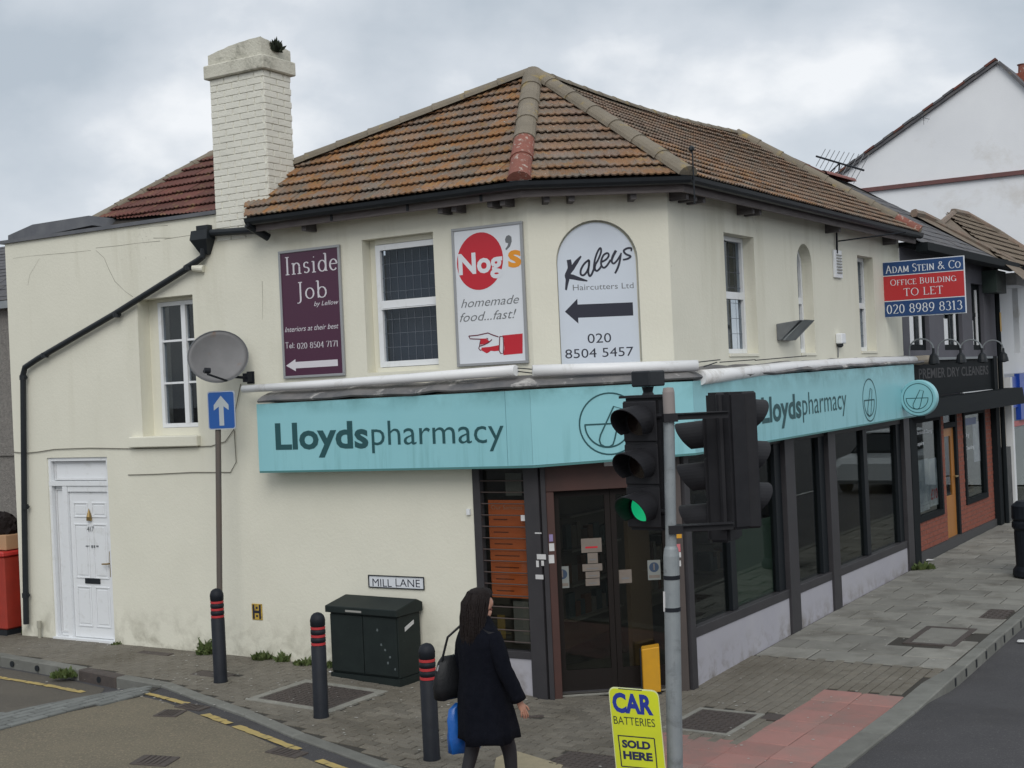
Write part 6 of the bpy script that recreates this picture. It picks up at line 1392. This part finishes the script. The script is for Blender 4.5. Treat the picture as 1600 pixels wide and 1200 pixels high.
r2 = deck(s2, pl, ns, name='slate_roof')
tiles(s2, [pl[0], pl[1], o2[0], o2[1], o2[2], pl[-1]], r2, M_slate, 0, 0, name='roof_slate', te=.22, tw=.26, nw=1, k=1, amp=.0, lip=.008)
hipcaps([o2[1]+up, o2[2]+up], .09, r2, mat('red_ridge_tile', (.26, .10, .085), .85, var=(.2, .085, .075), scale=6), name='ridge_tile'); hipcaps([o2[2]+up, o2[3]+up], .06, r2, M_tile2, name='ridge_tile')
vb = pl[1]+Zv*.04; bm = bmn(); tube(bm, [o2[0]+Zv*.05, o2[0].lerp(vb, .5)+Zv*.03, vb], .07, 6); obj('verge_tile', bm, M_tile, r2)
bm = bmn(); sweep(bm, [FB.P(7.9, 5.02, 0), FB.P(14.0, 5.02, 0)], [(.22, -.14), (.40, -.12), (.40, .0), (.22, .0)]); obj('gutter', bm, M_nblack, ns)
bm = bmn(); bm.faces.new([bm.verts.new(p) for p in (o2[0], o2[1], o2[2], o2[3], pl[-1], pl[-1]+Vector((-2, 3.2, -2)), pl[1]+Vector((-2.5, 3.8, .0)))]); obj('rear_slope', bm, M_slate, r2)
def swan(px, lab, py=560, n0=.0, sc=1.0):
    u, z = FB.q(px, py+8, .5); t = thing('swan_neck_lamp', lab, 'lamp', FB.P(u, 3.35, .05), group='black swan neck lamps over the dark shop sign')
    P = [FB.P(u, 3.33, .06)] + [FB.P(u, 3.42+.16*math.sin(a), .24-.18*math.cos(a)) for a in [math.pi*i/8 for i in range(9)]]; bm = bmn(); tube(bm, P, .012, 6); obj('lamp_arm', bm, M_galv, t)
    e_ = P[-1]; bm = bmn(); lathe(bm, e_-Zv*.24, [(.02, 0), (.085, .02), (.08, .06), (.06, .14), (.022, .18), (.018, .25)], 12); obj('lamp_shade', bm, M_black, t)
swan(1468, 'swan neck lamp over the dark sign, nearest the pharmacy'); swan(1510, 'swan neck lamp in the middle of the dark shop sign'); swan(1543, 'swan neck lamp at the far right of the dark shop sign')
swan(1576, 'swan neck lamp beyond the black drainpipe, in front of the white building')

# ------------------------------------------------------------------ white shop and houses beyond
wbz = thing('white_shop', 'white rendered shop beyond the dark one with a blue sign and brown tiled roof', 'building', FB.P(14, .25, 0))
M_wht = mat('white_painted_render', (.70, .71, .72), .8, var=(.64, .655, .665), scale=1.2, bump=.2, dirt=(.45, .42, .38), dscale=1.0, dpos=(.60, .80))
M_wht2 = mat('bright_white_gable_render', (.80, .82, .845), .8, var=(.75, .77, .80), scale=.8, bump=.15, dirt=(.58, .56, .53), dscale=.6, dpos=(.54, .80))
wall(FB, 14.0, 24, 2.96, 4.9, [(ux(1583, 500), ux(1592, 500), 3.35, 4.65, 0, .2)], m=M_wht, parent=wbz)
obj('window_back', WB(FB, ux(1583, 500)-.1, ux(1592, 500)+.1, 3.3, 4.7, -.25, -.201), M_wht, wbz)
obj('end_return', WB(FB, 13.96, 13.999, 2.9, 4.9, -2, .02), M_wht, wbz); obj('white_pillar', WB(FB, 13.98, 14.13, .15, 2.899, -.2, .14), M_wht, wbz)
obj('pillar_head', WB(FB, 13.9, 15.0, 4.62, 4.85, .0, .35), M_wht, wbz)
obj('blue_sign', WB(FB, 14.95, 21, 2.05, 2.95, .0, .10), mat('cobalt_blue_sign', (.012, .06, .36), .35), wbz); obj('blue_sign', WB(FB, 14.16, 14.95, 2.3, 2.9, .0, .05), MATS['cobalt_blue_sign'], wbz)
text(FB, 'A', 15.55, 15.95, 2.5, .22, .102, M_signwhite, wbz, .02)
obj('red_white_strip', WB(FB, 14.16, 15.6, 1.93, 2.03, .0, .04), mat('pinkish_red_strip', (.42, .13, .13), .6), wbz)
pane(FB, 14.14, 21, .35, 1.9, -.02, wbz, M_shopglass); obj('shop_base', WB(FB, 14.14, 21, .1, .35, -.1, .0), M_darkframe, wbz); obj('dark_interior', WB(FB, 14.2, 22, .1, 2.9, -2.0, -1.9), mat('dim_grey_interior', (.10, .095, .09), .9), wbz)
s3 = pitched(FB, 14.0, 4.98, .35, 38)
p3 = [s3.px(*p) for p in ((1560, 404), (1640, 470), (1640, 418), (1600, 393), (1560, 367), (1510, 339), (1490, 335), (1470, 350), (1440, 338), (1428, 336))]
r3 = deck(s3, p3, wbz, h=0, name='tiled_roof'); r3.data.materials.clear(); M_rf3 = mat('mossy_brown_tiles', (.15, .115, .085), .9, var=(.20, .16, .12), scale=4, bump=.7, extra=lambda t, c, v, c4: mixin(t, c, noisefac(t, v, 6, .55, .7), (.10, .09, .06), c4)); r3.data.materials.append(M_rf3)
tiles(s3, [p3[9], p3[0], p3[1], p3[2], p3[3], p3[4], p3[5], p3[6]], r3, M_rf3, 0, 0, name='roof_tile', te=.28, tw=.3, nw=2, k=3)
bm = bmn(); tube(bm, [p3[6]+Zv*.05, p3[5]+Zv*.05, p3[4]+Zv*.05, p3[3]+Zv*.05, p3[2]+Zv*.05], .08, 6); tube(bm, [p3[9]+Zv*.03, p3[8]+Zv*.03, p3[7]+Zv*.0], .07, 6); tube(bm, [p3[7], p3[6]+Zv*.03], .06, 6); obj('ridge_capping', bm, M_tile, r3)
bm = bmn(); sweep(bm, [FB.P(14.0, 4.95, 0), FB.P(24, 4.95, 0)], [(.30, -.16), (.48, -.14), (.48, .0), (.30, .0)]); obj('gutter', bm, M_nblack, wbz)
# tall white gable
gh = thing('gable_house', 'tall white rendered gable end rising behind the slate roofs', 'building', FB.P(20, .3, -4))
FG = Fr(FB.P(20.5, 0, 0), FB.n)
ap = FG.q(1560, 99); gl_ = FG.q(1318, 272); gr_ = (2*ap[0]-gl_[0], gl_[1]); s_ = (ap[1]-gl_[1])/(ap[0]-gl_[0])
gr1 = FG.q(1600, 137); s_r = (ap[1]-gr1[1])/(gr1[0]-ap[0]); ue = gl_[0]-1.6
bm = bmn(); k0 = [(ue, .3), (ap[0]+4.6, .3), (ap[0]+4.6, ap[1]-4.6*s_r), ap, gl_, (ue, gl_[1]-1.6*s_)]
prism(bm, FG, k0, -9, 0); obj('gable_wall', bm, M_wht2, gh)
def verge(a, b, w, n0, n1, m, nm, lift=0): 
    d = Vector((b[0]-a[0], b[1]-a[1])).normalized(); p = Vector((-d.y, d.x)); p = p if p.y > 0 else -p
    bm = bmn(); prism(bm, FG, [(a[0]+p.x*lift, a[1]+p.y*lift), (b[0]+p.x*lift, b[1]+p.y*lift), (b[0]+p.x*(w+lift), b[1]+p.y*(w+lift)), (a[0]+p.x*(w+lift), a[1]+p.y*(w+lift))], n0, n1); return obj(nm, bm, m, gh)
rs = verge((ue-.2, gl_[1]-1.8*s_), ap, .06, -9.1, .10, M_slate, 'roof_slope', .002); verge(ap, (ap[0]+4.9, ap[1]-4.9*s_r), .06, -9.1, .10, M_slate, 'roof_slope', .002)
for i in range(22):
    a = (ue+(ap[0]-ue)*i/22, ap[1]-s_*(ap[0]-ue)*(1-i/22)); b = (ue+(ap[0]-ue)*(i+1)/22+.02, ap[1]-s_*(ap[0]-ue)*(1-(i+1)/22)+.02*s_)
    verge(a, b, .05, -.10, .13, M_slate if i % 3 else M_tile2, 'verge_slate', .063+(i % 2)*.012)
c1_, c2_ = FG.q(1360, 299, .03), FG.q(1602, 273, .03)
bm = bmn(); prism(bm, FG, [(c1_[0]-1, c1_[1]-.0), (c2_[0]+2, c2_[1]-.0), (c2_[0]+2, c2_[1]+.10), (c1_[0]-1, c1_[1]+.10)], .0, .08); obj('string_course', bm, mat('dull_red_tile_course', (.17, .075, .07), .8, var=(.12, .06, .06), scale=6), gh)
cu_, cz_ = FG.q(1586, 122, -1.5); obj('chimney_stack', WB(FG, cu_-.05, cu_+1.2, cz_-1.5, cz_+.05, -2.6, -1.2), M_brickr, gh); bm = bmn(); lathe(bm, FG.P(cu_+.1, cz_+.05, -1.9), [(.12, 0), (.10, .3), (.13, .34)], 10); lathe(bm, FG.P(cu_+.65, cz_-.0, -1.9), [(.12, 0), (.10, .3), (.13, .34)], 10); obj('chimney_pot', bm, M_terra, gh)
# television aerials
def aerial(px, py, lab, sc, pl_u, yaw, k=9, mast=None):
    FH = Fr(FB.P(pl_u, 0, 0), FB.n); u, z = FH.q(px, py); c = FH.P(u, z, 0)
    t = thing('tv_aerial', lab, 'aerial', c); d = (FH.u*math.cos(yaw)+FH.n*.35*math.sin(1)+Zv*-.42).normalized(); s = Vector((.55, .2, .85)).normalized()
    bm = bmn(); tube(bm, [c-d*.62*sc, c+d*.62*sc], .022*sc, 6); obj('boom', bm, M_blackmetal, t)
    bm = bmn()
    for i in range(k): p = c+d*(-.5+1.05*i/(k-1))*sc; L = (.22+.13*i/(k-1))*sc; tube(bm, [p-s*L, p+s*L], .008*sc, 4)
    obj('element', bm, MATS['weathered_grey_metal'], t); bm = bmn(); 
    for m_p in (mast or [(0, -.5)]): tube(bm, [c, FH.P(u+m_p[0]*sc, z+m_p[1]*sc, 0)], .016*sc, 6)
    obj('mast', bm, M_blackmetal, t)
aerial(1312, 255, 'television aerial sticking out over the slate roof, against the sky', 1.0, 14.5, 0.2, 10, [(-.55, -.42), (-.1, -.6)])
aerial(1443, 184, 'tiny aerial on the left slope of the white gable roof', .28, 20.3, .1, 4, [(0, -.6)])

# ------------------------------------------------------------------ house and bin at the far left
lh = thing('pebbledash_house', 'grey pebbledash house with slate roof at the left edge', 'building', FA.P(-8.2, .2, -.4))
M_peb = mat('pebbledash', (.26, .245, .225), .95, var=(.17, .16, .15), scale=26, bump=1.0, bscale=60)
bm = bmn(); wb(bm, FA, -14, -7.93, -.1, 4.55, -3, -.40); obj('pebble_wall', bm, M_peb, lh); obj('wall_ledge', WB(FA, -14, -7.93, 2.52, 2.56, -.40, -.37), M_peb, lh)
s4 = Slope(FA.P(-14, 4.60, -.28), FA.u, FA.P(-14, 4.60+.6, -1.28)); p4 = [FA.P(-14, 4.6, -.28), FA.P(-7.93, 4.6, -.28), s4.w(6.07, 2.0), s4.w(0, 2.0)]; r4 = deck(s4, p4, lh, name='slate_roof')
tiles(s4, p4, r4, M_slate, 0, 0, name='roof_slate', te=.12, tw=.25, nw=1, k=1, amp=.0, lip=.008)
bm = bmn(); sweep(bm, [FA.P(-14, 4.6, -.40), FA.P(-7.93, 4.6, -.40)], [(.02, -.10), (.14, -.10), (.14, .0), (.02, .0)]); obj('gutter', bm, M_galv, lh)
c = FA.P(-8.28, 0, -.13); c.z = G(c.x, c.y)
t = thing('red_bin', 'red plastic bin standing against the pebbledash house at the left edge', 'bin', c); bm = bmn()
hexa(bm, [FA.P(-8.62, .27, .12), FA.P(-8.03, .27, .12), FA.P(-8.03, .27, -.36), FA.P(-8.62, .27, -.36), FA.P(-8.64, 1.22, .14), FA.P(-8.01, 1.22, .14), FA.P(-8.01, 1.22, -.37), FA.P(-8.64, 1.22, -.37)]); obj('bin_body', bevel(bm, .02), mat('faded_red_plastic', (.36, .035, .02), .5, var=(.28, .03, .018), scale=5), t)
obj('bin_lid', bevel(WB(FA, -8.66, -7.99, 1.225, 1.29, -.38, .16), .015), mat('bright_red_lid', (.46, .03, .025), .45), t); obj('bin_base', WB(FA, -8.60, -8.05, .16, .265, -.34, .10), M_black, t)
t = thing('planter', 'orange brown trough with dark foliage standing on the red bin', 'planter', FA.P(-8.3, 1.30, -.1)); obj('trough', bevel(WB(FA, -8.6, -8.05, 1.30, 1.50, -.3, .06), .01), mat('pale_terracotta_trough', (.42, .25, .14), .8), t)
bm = bmn(); bmesh.ops.create_icosphere(bm, subdivisions=3, radius=.2, matrix=Matrix.Translation(FA.P(-8.28, 1.58, -.1)))
for v in bm.verts: v.co += Vector((rnd.gauss(0, .02), rnd.gauss(0, .02), rnd.gauss(0, .02)))
obj('foliage', bm, M_hair, t)

# ------------------------------------------------------------------ weeds and litter
def weed(c, r, h, k, lab, name='weed', flower=False, m=None, flat=False):
    c = Vector(c); t = thing(name, lab, 'weed', c); bm = bmn(); R2 = random.Random(int(c.x*1000) & 0xffff)
    for i in range(k):
        a = R2.uniform(0, 2*math.pi); q = r*math.sqrt(R2.random()); p = c+Vector((q*math.cos(a), q*math.sin(a)*.6, 0)); hh = h*R2.uniform(.35, 1)*(1-.5*q/r); d = Vector((R2.gauss(0, .5), R2.gauss(0, .5), 1)).normalized(); s = d.cross(Vector((math.cos(a*3), math.sin(a*3), 0.2))).normalized(); w = h*.10*R2.uniform(.6, 1.5)+.004
        tip = p+d*hh; mid = p+d*hh*.55
        v = [bm.verts.new(x) for x in (p-s*w*.3, p+s*w*.3, mid+s*w, tip, mid-s*w)]; bm.faces.new(v)
        if flower:
            for j in range(3): q2 = p+d*hh*R2.uniform(.4, 1); e1 = Vector((R2.gauss(0, 1), R2.gauss(0, 1), .3)).normalized()*.035; e2 = e1.cross(d)*.5; bm.faces.new([bm.verts.new(x) for x in (q2, q2+e1*.5+e2, q2+e1, q2+e1*.5-e2)])
    obj('leaves', bm, m or M_leaf, t)
wa = lambda u, n_=.05: (lambda p: Vector((p.x, p.y, G(p.x, p.y))))(FA.P(u, 0, n_))
weed(wa(-4.55, .08), .09, .26, 60, 'tall wispy weed at the wall foot left of the left bollard', flower=True); weed(wa(-3.72), .13, .15, 130, 'low leafy weed at the wall foot under the yellow plate'); weed(wa(-3.42), .08, .17, 70, 'small upright weed just right of the yellow plate')
weed(wa(-3.05), .16, .12, 140, 'low spreading weed at the wall foot, left of the green cabinet'); weed(wa(-2.72), .12, .12, 90, 'weed touching the left side of the green cabinet'); weed(wa(-6.08), .06, .07, 40, 'tuft of weed at the foot of the white door frame')
weed(gp(100, 1058, -.08), .16, .16, 150, 'grassy weed growing in the gutter by the left kerb'); weed(gp(1440, 889), .20, .16, 150, 'green weed at the foot of the wall between pharmacy and dark shop')
weed(wa(-7.93, -.1), .06, .10, 40, 'tuft of weed at the bottom left corner of the cream wall')
weed(FA.P(-3.37, 7.10, -.22), .07, .20, 400, 'dark bushy plant growing out of the chimney top', m=mat('dark_moss_plant', (.022, .030, .016), .9))
def litter(c, s, lab, m=None):
    c = Vector(c); t = bmn(); P = [t.verts.new(c+Vector((s*math.cos(a)*rnd.uniform(.6, 1), s*math.sin(a)*rnd.uniform(.5, 1)*.7, rnd.uniform(.012, .03)))) for a in [i*2*math.pi/8 for i in range(8)]]; cc = t.verts.new(c+Vector((0, 0, .035)))
    for i in range(8): t.faces.new((P[i], P[(i+1) % 8], cc))
    obj('litter', t, m or M_paper, None, label=lab, cat='litter', loc=tuple(c))
litter(gp(1451, 877), .10, 'white scrap of paper lying by the green weed'); litter(gp(1545, 1103, -.12), .06, 'white scrap lying on the dark road at the right'); litter(gp(1597, 1004, -.12), .08, 'white scrap on the road at the right edge'); litter(gp(516, 1053), .035, 'tiny white scrap left of the green cabinet foot')
for i in range(150):
    pass
# chewing gum spots and grit trodden into the pavement
bm = bmn()
for i in range(420):
    u, n_ = rnd.uniform(-6, 11), rnd.uniform(.05, 2.1)
    p = FB.P(u, 0, n_) if rnd.random() < .6 and u > -3 else FA.P(-abs(u)*.7, 0, n_)
    if p.y < 9.5: continue
    r = rnd.uniform(.006, .017); z = G(p.x, p.y)+.0045; bm.faces.new([bm.verts.new((p.x+r*math.cos(a), p.y+r*math.sin(a), z)) for a in [i_*math.pi/3 for i_ in range(6)]])
face_out(bm, Zv); obj('gum_spots', bm, mat('pale_gum', (.38, .37, .34), .9), kind='stuff')

# ------------------------------------------------------------------ silver car across the street, seen mirrored in the shop windows
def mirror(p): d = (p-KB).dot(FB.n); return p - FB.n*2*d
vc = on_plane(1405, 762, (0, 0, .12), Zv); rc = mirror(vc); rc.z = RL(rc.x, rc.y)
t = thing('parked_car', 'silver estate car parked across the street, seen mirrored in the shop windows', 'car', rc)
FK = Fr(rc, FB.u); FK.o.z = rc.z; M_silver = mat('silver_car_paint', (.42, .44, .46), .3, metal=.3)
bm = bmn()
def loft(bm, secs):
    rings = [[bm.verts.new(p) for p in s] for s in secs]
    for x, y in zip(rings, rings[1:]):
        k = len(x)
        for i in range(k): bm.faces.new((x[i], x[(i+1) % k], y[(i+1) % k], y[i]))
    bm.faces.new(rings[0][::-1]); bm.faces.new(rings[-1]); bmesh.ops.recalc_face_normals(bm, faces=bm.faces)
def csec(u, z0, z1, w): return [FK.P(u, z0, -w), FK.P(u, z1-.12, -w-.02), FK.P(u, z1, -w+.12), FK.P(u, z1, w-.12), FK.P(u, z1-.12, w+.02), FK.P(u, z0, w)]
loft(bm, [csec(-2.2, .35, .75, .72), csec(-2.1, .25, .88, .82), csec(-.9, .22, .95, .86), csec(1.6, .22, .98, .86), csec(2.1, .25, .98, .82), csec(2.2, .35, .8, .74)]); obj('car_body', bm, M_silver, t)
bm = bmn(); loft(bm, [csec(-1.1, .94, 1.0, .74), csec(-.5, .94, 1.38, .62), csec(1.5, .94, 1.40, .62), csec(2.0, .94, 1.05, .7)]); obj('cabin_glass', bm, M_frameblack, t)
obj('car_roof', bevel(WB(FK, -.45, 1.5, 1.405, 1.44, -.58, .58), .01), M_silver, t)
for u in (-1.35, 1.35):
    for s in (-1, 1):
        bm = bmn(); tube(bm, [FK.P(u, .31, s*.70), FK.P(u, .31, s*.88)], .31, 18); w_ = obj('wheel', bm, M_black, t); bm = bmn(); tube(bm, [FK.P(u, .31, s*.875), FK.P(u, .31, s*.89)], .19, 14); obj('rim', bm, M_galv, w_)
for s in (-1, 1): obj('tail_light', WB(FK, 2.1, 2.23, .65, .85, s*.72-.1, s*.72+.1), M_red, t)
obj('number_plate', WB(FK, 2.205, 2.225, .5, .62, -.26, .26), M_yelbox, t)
# white lane dashes on the street
for i in range(7):
    u = -6+i*5.0; P = [xy(FB.P(u, 0, 6.1)), xy(FB.P(u+2.6, 0, 6.1))]; roadline('white_dash', P, .11, M_white)

# ------------------------------------------------------------------ the woman walking past
def skinmesh(name, V, E, mats, parent, sub=2, root=0, facemat=None):
    me = bpy.data.meshes.new(name); me.from_pydata([v[0] for v in V], E, []); o = bpy.data.objects.new(name, me); COL.objects.link(o)
    sk = o.modifiers.new('s', 'SKIN'); sk.use_smooth_shade = True; sb = o.modifiers.new('b', 'SUBSURF'); sb.levels = sub; sb.render_levels = sub
    for i, v in enumerate(V): r = v[1]; me.skin_vertices[0].data[i].radius = (r, r) if not isinstance(r, tuple) else r
    me.skin_vertices[0].data[root].use_root = True
    dg = bpy.context.evaluated_depsgraph_get(); dg.update(); m2 = bpy.data.meshes.new_from_object(o.evaluated_get(dg)); bpy.data.objects.remove(o)
    for m in mats: m2.materials.append(m)
    for p in m2.polygons:
        p.use_smooth = True
        p.material_index = facemat(p.center) if facemat else 0
    o = bpy.data.objects.new(name, m2); COL.objects.link(o); o.parent = parent; return o
WX = Vector((-.315, 9.75, 0)); WX.z = G(WX.x, WX.y)
wm = thing('person', 'dark haired woman in a black knee length coat walking past, seen from behind', 'person', WX)
# local axes: x right in the photo, y away from the camera; she walks away and to the right
hd_ = Vector((.80, .60, 0)); ls = Vector((-.60, .80, 0))      # heading, her left
def L(f, l, z): return hd_*f + ls*l + Zv*z
V = [(L(0, 0, .90), .135), (L(.01, 0, 1.05), .115), (L(.01, 0, 1.22), .125), (L(0, 0, 1.36), .09), (L(.0, 0, 1.43), .050), (L(.02, 0, 1.50), .062), (L(.03, 0, 1.575), .086), (L(.02, 0, 1.635), .062),
     (L(0, .16, 1.345), .05), (L(-.03, .20, 1.12), .040), (L(.02, .20, .90), .028), (L(.03, .20, .86), .024),
     (L(.0, -.16, 1.345), .05), (L(.03, -.22, 1.10), .040), (L(.12, -.26, .905), .027), (L(.135, -.265, .865), .024),
     (L(0, .085, .84), .088), (L(-.06, .08, .50), .056), (L(-.20, .08, .13), .034), (L(-.18, .08, .06), .034), (L(-.07, .085, .03), .028),
     (L(0, -.085, .84), .088), (L(.16, -.08, .50), .058), (L(.18, -.08, .12), .034), (L(.18, -.08, .05), .034), (L(.30, -.085, .03), .028),
     (L(.118, 0, 1.548), .012), (L(.095, 0, 1.50), .020)]
E = [(0, 1), (1, 2), (2, 3), (3, 4), (4, 5), (5, 6), (6, 7), (3, 8), (8, 9), (9, 10), (10, 11), (3, 12), (12, 13), (13, 14), (14, 15), (0, 16), (16, 17), (17, 18), (18, 19), (19, 20), (0, 21), (21, 22), (22, 23), (23, 24), (24, 25), (6, 26), (5, 27)]
for s, base in ((1, 11), (-1, 15)):
    b0 = V[base][0]; dn_ = (b0 - V[base-1][0]).normalized(); pal = b0+dn_*.05; V.append((pal, (.014, .032))); E.append((base, len(V)-1)); pi = len(V)-1
    for k in range(4):
        off = hd_*(.028-.018*k); l_ = (.062, .070, .066, .052)[k]; a_ = pal+off*.8+dn_*.02; b_ = pal+off+dn_*(.02+l_*.5)+ls*(-.006*s); c_ = pal+off*1.05+dn_*(.018+l_)+ls*(-.024*s)
        i = len(V); V += [(a_, .0085), (b_, .0078), (c_, .0068)]; E += [(pi, i), (i, i+1), (i+1, i+2)]
    i = len(V); V += [(b0+hd_*.022+dn_*.02, .0095), (b0+hd_*.046+dn_*.045, .0085), (b0+hd_*.052+dn_*.075-ls*.008*s, .0075)]; E += [(base, i), (i, i+1), (i+1, i+2)]
body = skinmesh('body', V, E, [M_skin, M_tights, M_leather], wm, 2, 0, lambda c: 2 if c.z < .075 else (0 if c.z > 1.445 or (c.z < .905 and abs(c.dot(ls)) > .165) else 1))
for s in (-1, 1):
    bm = bmn(); bmesh.ops.create_icosphere(bm, subdivisions=2, radius=.010, matrix=Matrix.Translation(WX + L(.096, s*.032, 1.572))); obj('eye', bm, mat('eye_white', (.4, .38, .36), .3), wm)
    bm = bmn(); bmesh.ops.create_icosphere(bm, subdivisions=2, radius=.018, matrix=Matrix.Translation(WX+L(.02, s*.086, 1.555)) @ Matrix.Diagonal((.9, .5, 1.5, 1))); obj('ear', bm, M_skin, wm)
bm = bmn(); tube(bm, [WX+L(.098, .022, 1.512), WX+L(.112, 0, 1.514), WX+L(.098, -.022, 1.512)], [.003, .006, .003], 8); obj('mouth', bm, mat('lips', (.34, .10, .09), .5), wm)
def rings(bm, secs, k=28, cap=True):
    R = []
    for (f, l, z, a, b, wob) in secs:
        R.append([bm.verts.new(WX + L(f + (a+wob*math.sin(3*t+z*5)+wob*.9*math.sin(9*t+1+z*2))*math.cos(t), l + (b+wob*math.sin(4*t+z*3+2)+wob*.8*math.sin(10*t+z*3))*math.sin(t), z + (wob*.8*math.sin(5*t) if z < .6 else 0))) for t in [2*math.pi*i/k for i in range(k)]])
    for x, y in zip(R, R[1:]):
        for i in range(k): bm.faces.new((x[i], x[(i+1) % k], y[(i+1) % k], y[i]))
    if cap: bm.faces.new(R[0][::-1]); bm.faces.new(R[-1])
    bmesh.ops.recalc_face_normals(bm, faces=bm.faces)
bm = bmn()
rings(bm, [(.0, 0, 1.485, .070, .074, .0), (.0, 0, 1.44, .092, .108, .0), (-.005, 0, 1.395, .108, .160, .002), (-.01, 0, 1.35, .118, .205, .003), (-.01, 0, 1.27, .138, .210, .004), (0, 0, 1.15, .142, .200, .005), (.0, 0, 1.02, .150, .200, .006), (.0, 0, .90, .172, .215, .009), (.01, 0, .78, .188, .230, .013), (.02, 0, .66, .202, .240, .016), (.02, 0, .585, .208, .246, .019), (.02, 0, .58, .195, .232, .018)])
for s, P, Rr in ((1, [L(0, .15, 1.365), L(-.02, .195, 1.25), L(-.03, .215, 1.12), L(0, .215, 1.0), L(.02, .205, .885)], [.062, .064, .056, .052, .052]), (-1, [L(0, -.15, 1.365), L(.01, -.20, 1.25), L(.035, -.232, 1.11), L(.085, -.255, .99), L(.125, -.268, .885)], [.062, .066, .060, .056, .058])):
    q = []; rr = []
    for i in range(len(P)-1):
        for t_ in (0, .33, .66): q.append(WX+P[i].lerp(P[i+1], t_)); rr.append(Rr[i]+(Rr[i+1]-Rr[i])*t_+rnd.uniform(-.002, .002))
    q.append(WX+P[-1]); rr.append(Rr[-1]); tube(bm, q, rr, 18)
coat = obj('coat', bm, M_coat, wm, smooth=True)
bm = bmn(); tube(bm, [WX+L(-.168, .0, .60), WX+L(-.162, .0, .70), WX+L(-.150, .0, .80)], .004, 5); obj('coat_vent', bm, M_black, coat)
bm = bmn()
secs = [(.015, 0, 1.685, .03, .03), (.015, 0, 1.672, .074, .070), (.008, 0, 1.64, .102, .094), (-.012, 0, 1.59, .108, .106), (-.032, 0, 1.53, .100, .108), (-.048, 0, 1.47, .088, .108), (-.062, 0, 1.40, .074, .114), (-.075, 0, 1.33, .064, .112), (-.080, 0, 1.27, .050, .10), (-.085, 0, 1.225, .028, .075)]
R = []
for f, l, z, a, b in secs:
    R.append([bm.verts.new(WX + L(f+(a+.004*math.sin(9*t+z*30))*math.cos(t), l+(b+.005*math.sin(11*t+z*14))*math.sin(t), z + (rnd.uniform(-.012, .004) if z < 1.24 else 0))) for t in [2*math.pi*i/36 for i in range(36)]])
for x, y in zip(R, R[1:]):
    for i in range(36): bm.faces.new((x[i], x[(i+1) % 36], y[(i+1) % 36], y[i]))
bm.faces.new(R[0]); bm.faces.new(R[-1])
# open the face: push the hair back behind the cheek line
for v in bm.verts:
    d = v.co-WX; f = d.dot(hd_)
    if f > .03 and 1.44 < d.z < 1.612: v.co -= hd_*(f-.03)
bmesh.ops.recalc_face_normals(bm, faces=bm.faces)
for i in range(64):      # loose locks over the smooth mass
    a = R_(78+204*i/63); P_ = []
    for z_, ra, rb, f0 in ((1.66, .085, .08, .008), (1.58, .112, .110, -.015), (1.48, .092, .112, -.046), (1.38, .072, .116, -.066), (1.28, .054, .102, -.082), (1.22+rnd.uniform(-.04, .03), .042, .088, -.088)):
        P_.append(WX + L(f0+ra*math.cos(a)+rnd.gauss(0, .003), rb*math.sin(a)+rnd.gauss(0, .004), z_))
    tube(bm, P_, [.002, .005, .0055, .005, .004, .001], 5)
obj('hair', bm, M_hair, wm, smooth=True)
# shoulder bag and blue carrier
hb = WX + L(-.12, .235, 1.02)
t = thing('handbag', 'black leather shoulder bag hanging on the left side of the walking woman', 'handbag', hb)
bm = bmn(); Rb = []
for z, a, b in ((-.16, .085, .04), (-.15, .135, .06), (-.07, .148, .068), (.02, .13, .058), (.11, .095, .04), (.15, .06, .022)):
    Rb.append([bm.verts.new(hb + hd_*(a*math.cos(q)+.006*math.sin(5*q+z*20)) + ls*(b*math.sin(q)+.01) + Zv*(z+.008*math.sin(3*q))) for q in [2*math.pi*i/24 for i in range(24)]])
for x, y in zip(Rb, Rb[1:]):
    for i in range(24): bm.faces.new((x[i], x[(i+1) % 24], y[(i+1) % 24], y[i]))
bm.faces.new(Rb[0][::-1]); bm.faces.new(Rb[-1]); obj('bag_body', bm, M_leather, t, smooth=True)
bm = bmn(); tube(bm, [hb+hd_*-.07+Zv*.13, hb+hd_*-.03-ls*.03+Zv*.30, WX+L(-.045, .165, 1.405), WX+L(.02, .16, 1.42), hb+hd_*.12-ls*.02+Zv*.30, hb+hd_*.09+Zv*.12], .009, 8); obj('bag_strap', bm, M_leather, t)
bm = bmn(); wb(bm, Fr(hb-ls*-.0, hd_), -.11, -.09, .03-.0, .07, -.09, -.075); bm.free()
bm = bmn(); tube(bm, [hb+hd_*-.10+ls*.0+Zv*.10, hb+hd_*-.115+Zv*.06], .006, 6); obj('buckle', bm, M_alu, t)
bb = WX + L(-.02, .235, .62)
t = thing('carrier_bag', 'bright blue carrier bag held low in the left hand of the walking woman', 'bag', bb)
bm = bmn(); Rb = []
for z, a, b in ((-.17, .115, .035), (-.165, .135, .055), (-.05, .145, .06), (.08, .14, .05), (.16, .12, .03), (.20, .06, .02)):
    Rb.append([bm.verts.new(bb + hd_*(a*(abs(math.cos(q))**.6)*(1 if math.cos(q) > 0 else -1)+.006*math.sin(5*q+z*9)) + ls*(b*math.sin(q)+.008*math.sin(4*q+z*12)) + Zv*z) for q in [2*math.pi*i/28 for i in range(28)]])
for x, y in zip(Rb, Rb[1:]):
    for i in range(28): bm.faces.new((x[i], x[(i+1) % 28], y[(i+1) % 28], y[i]))
bm.faces.new(Rb[0][::-1]); bm.faces.new(Rb[-1]); obj('bag_body', bm, M_bluebag, t, smooth=True)
bm = bmn()
for s in (-1, 1): tube(bm, [bb+hd_*(.07*s)+Zv*.17, WX+L(.02, .205, .815)], .008, 6)
obj('bag_handle', bm, M_bluebag, t)
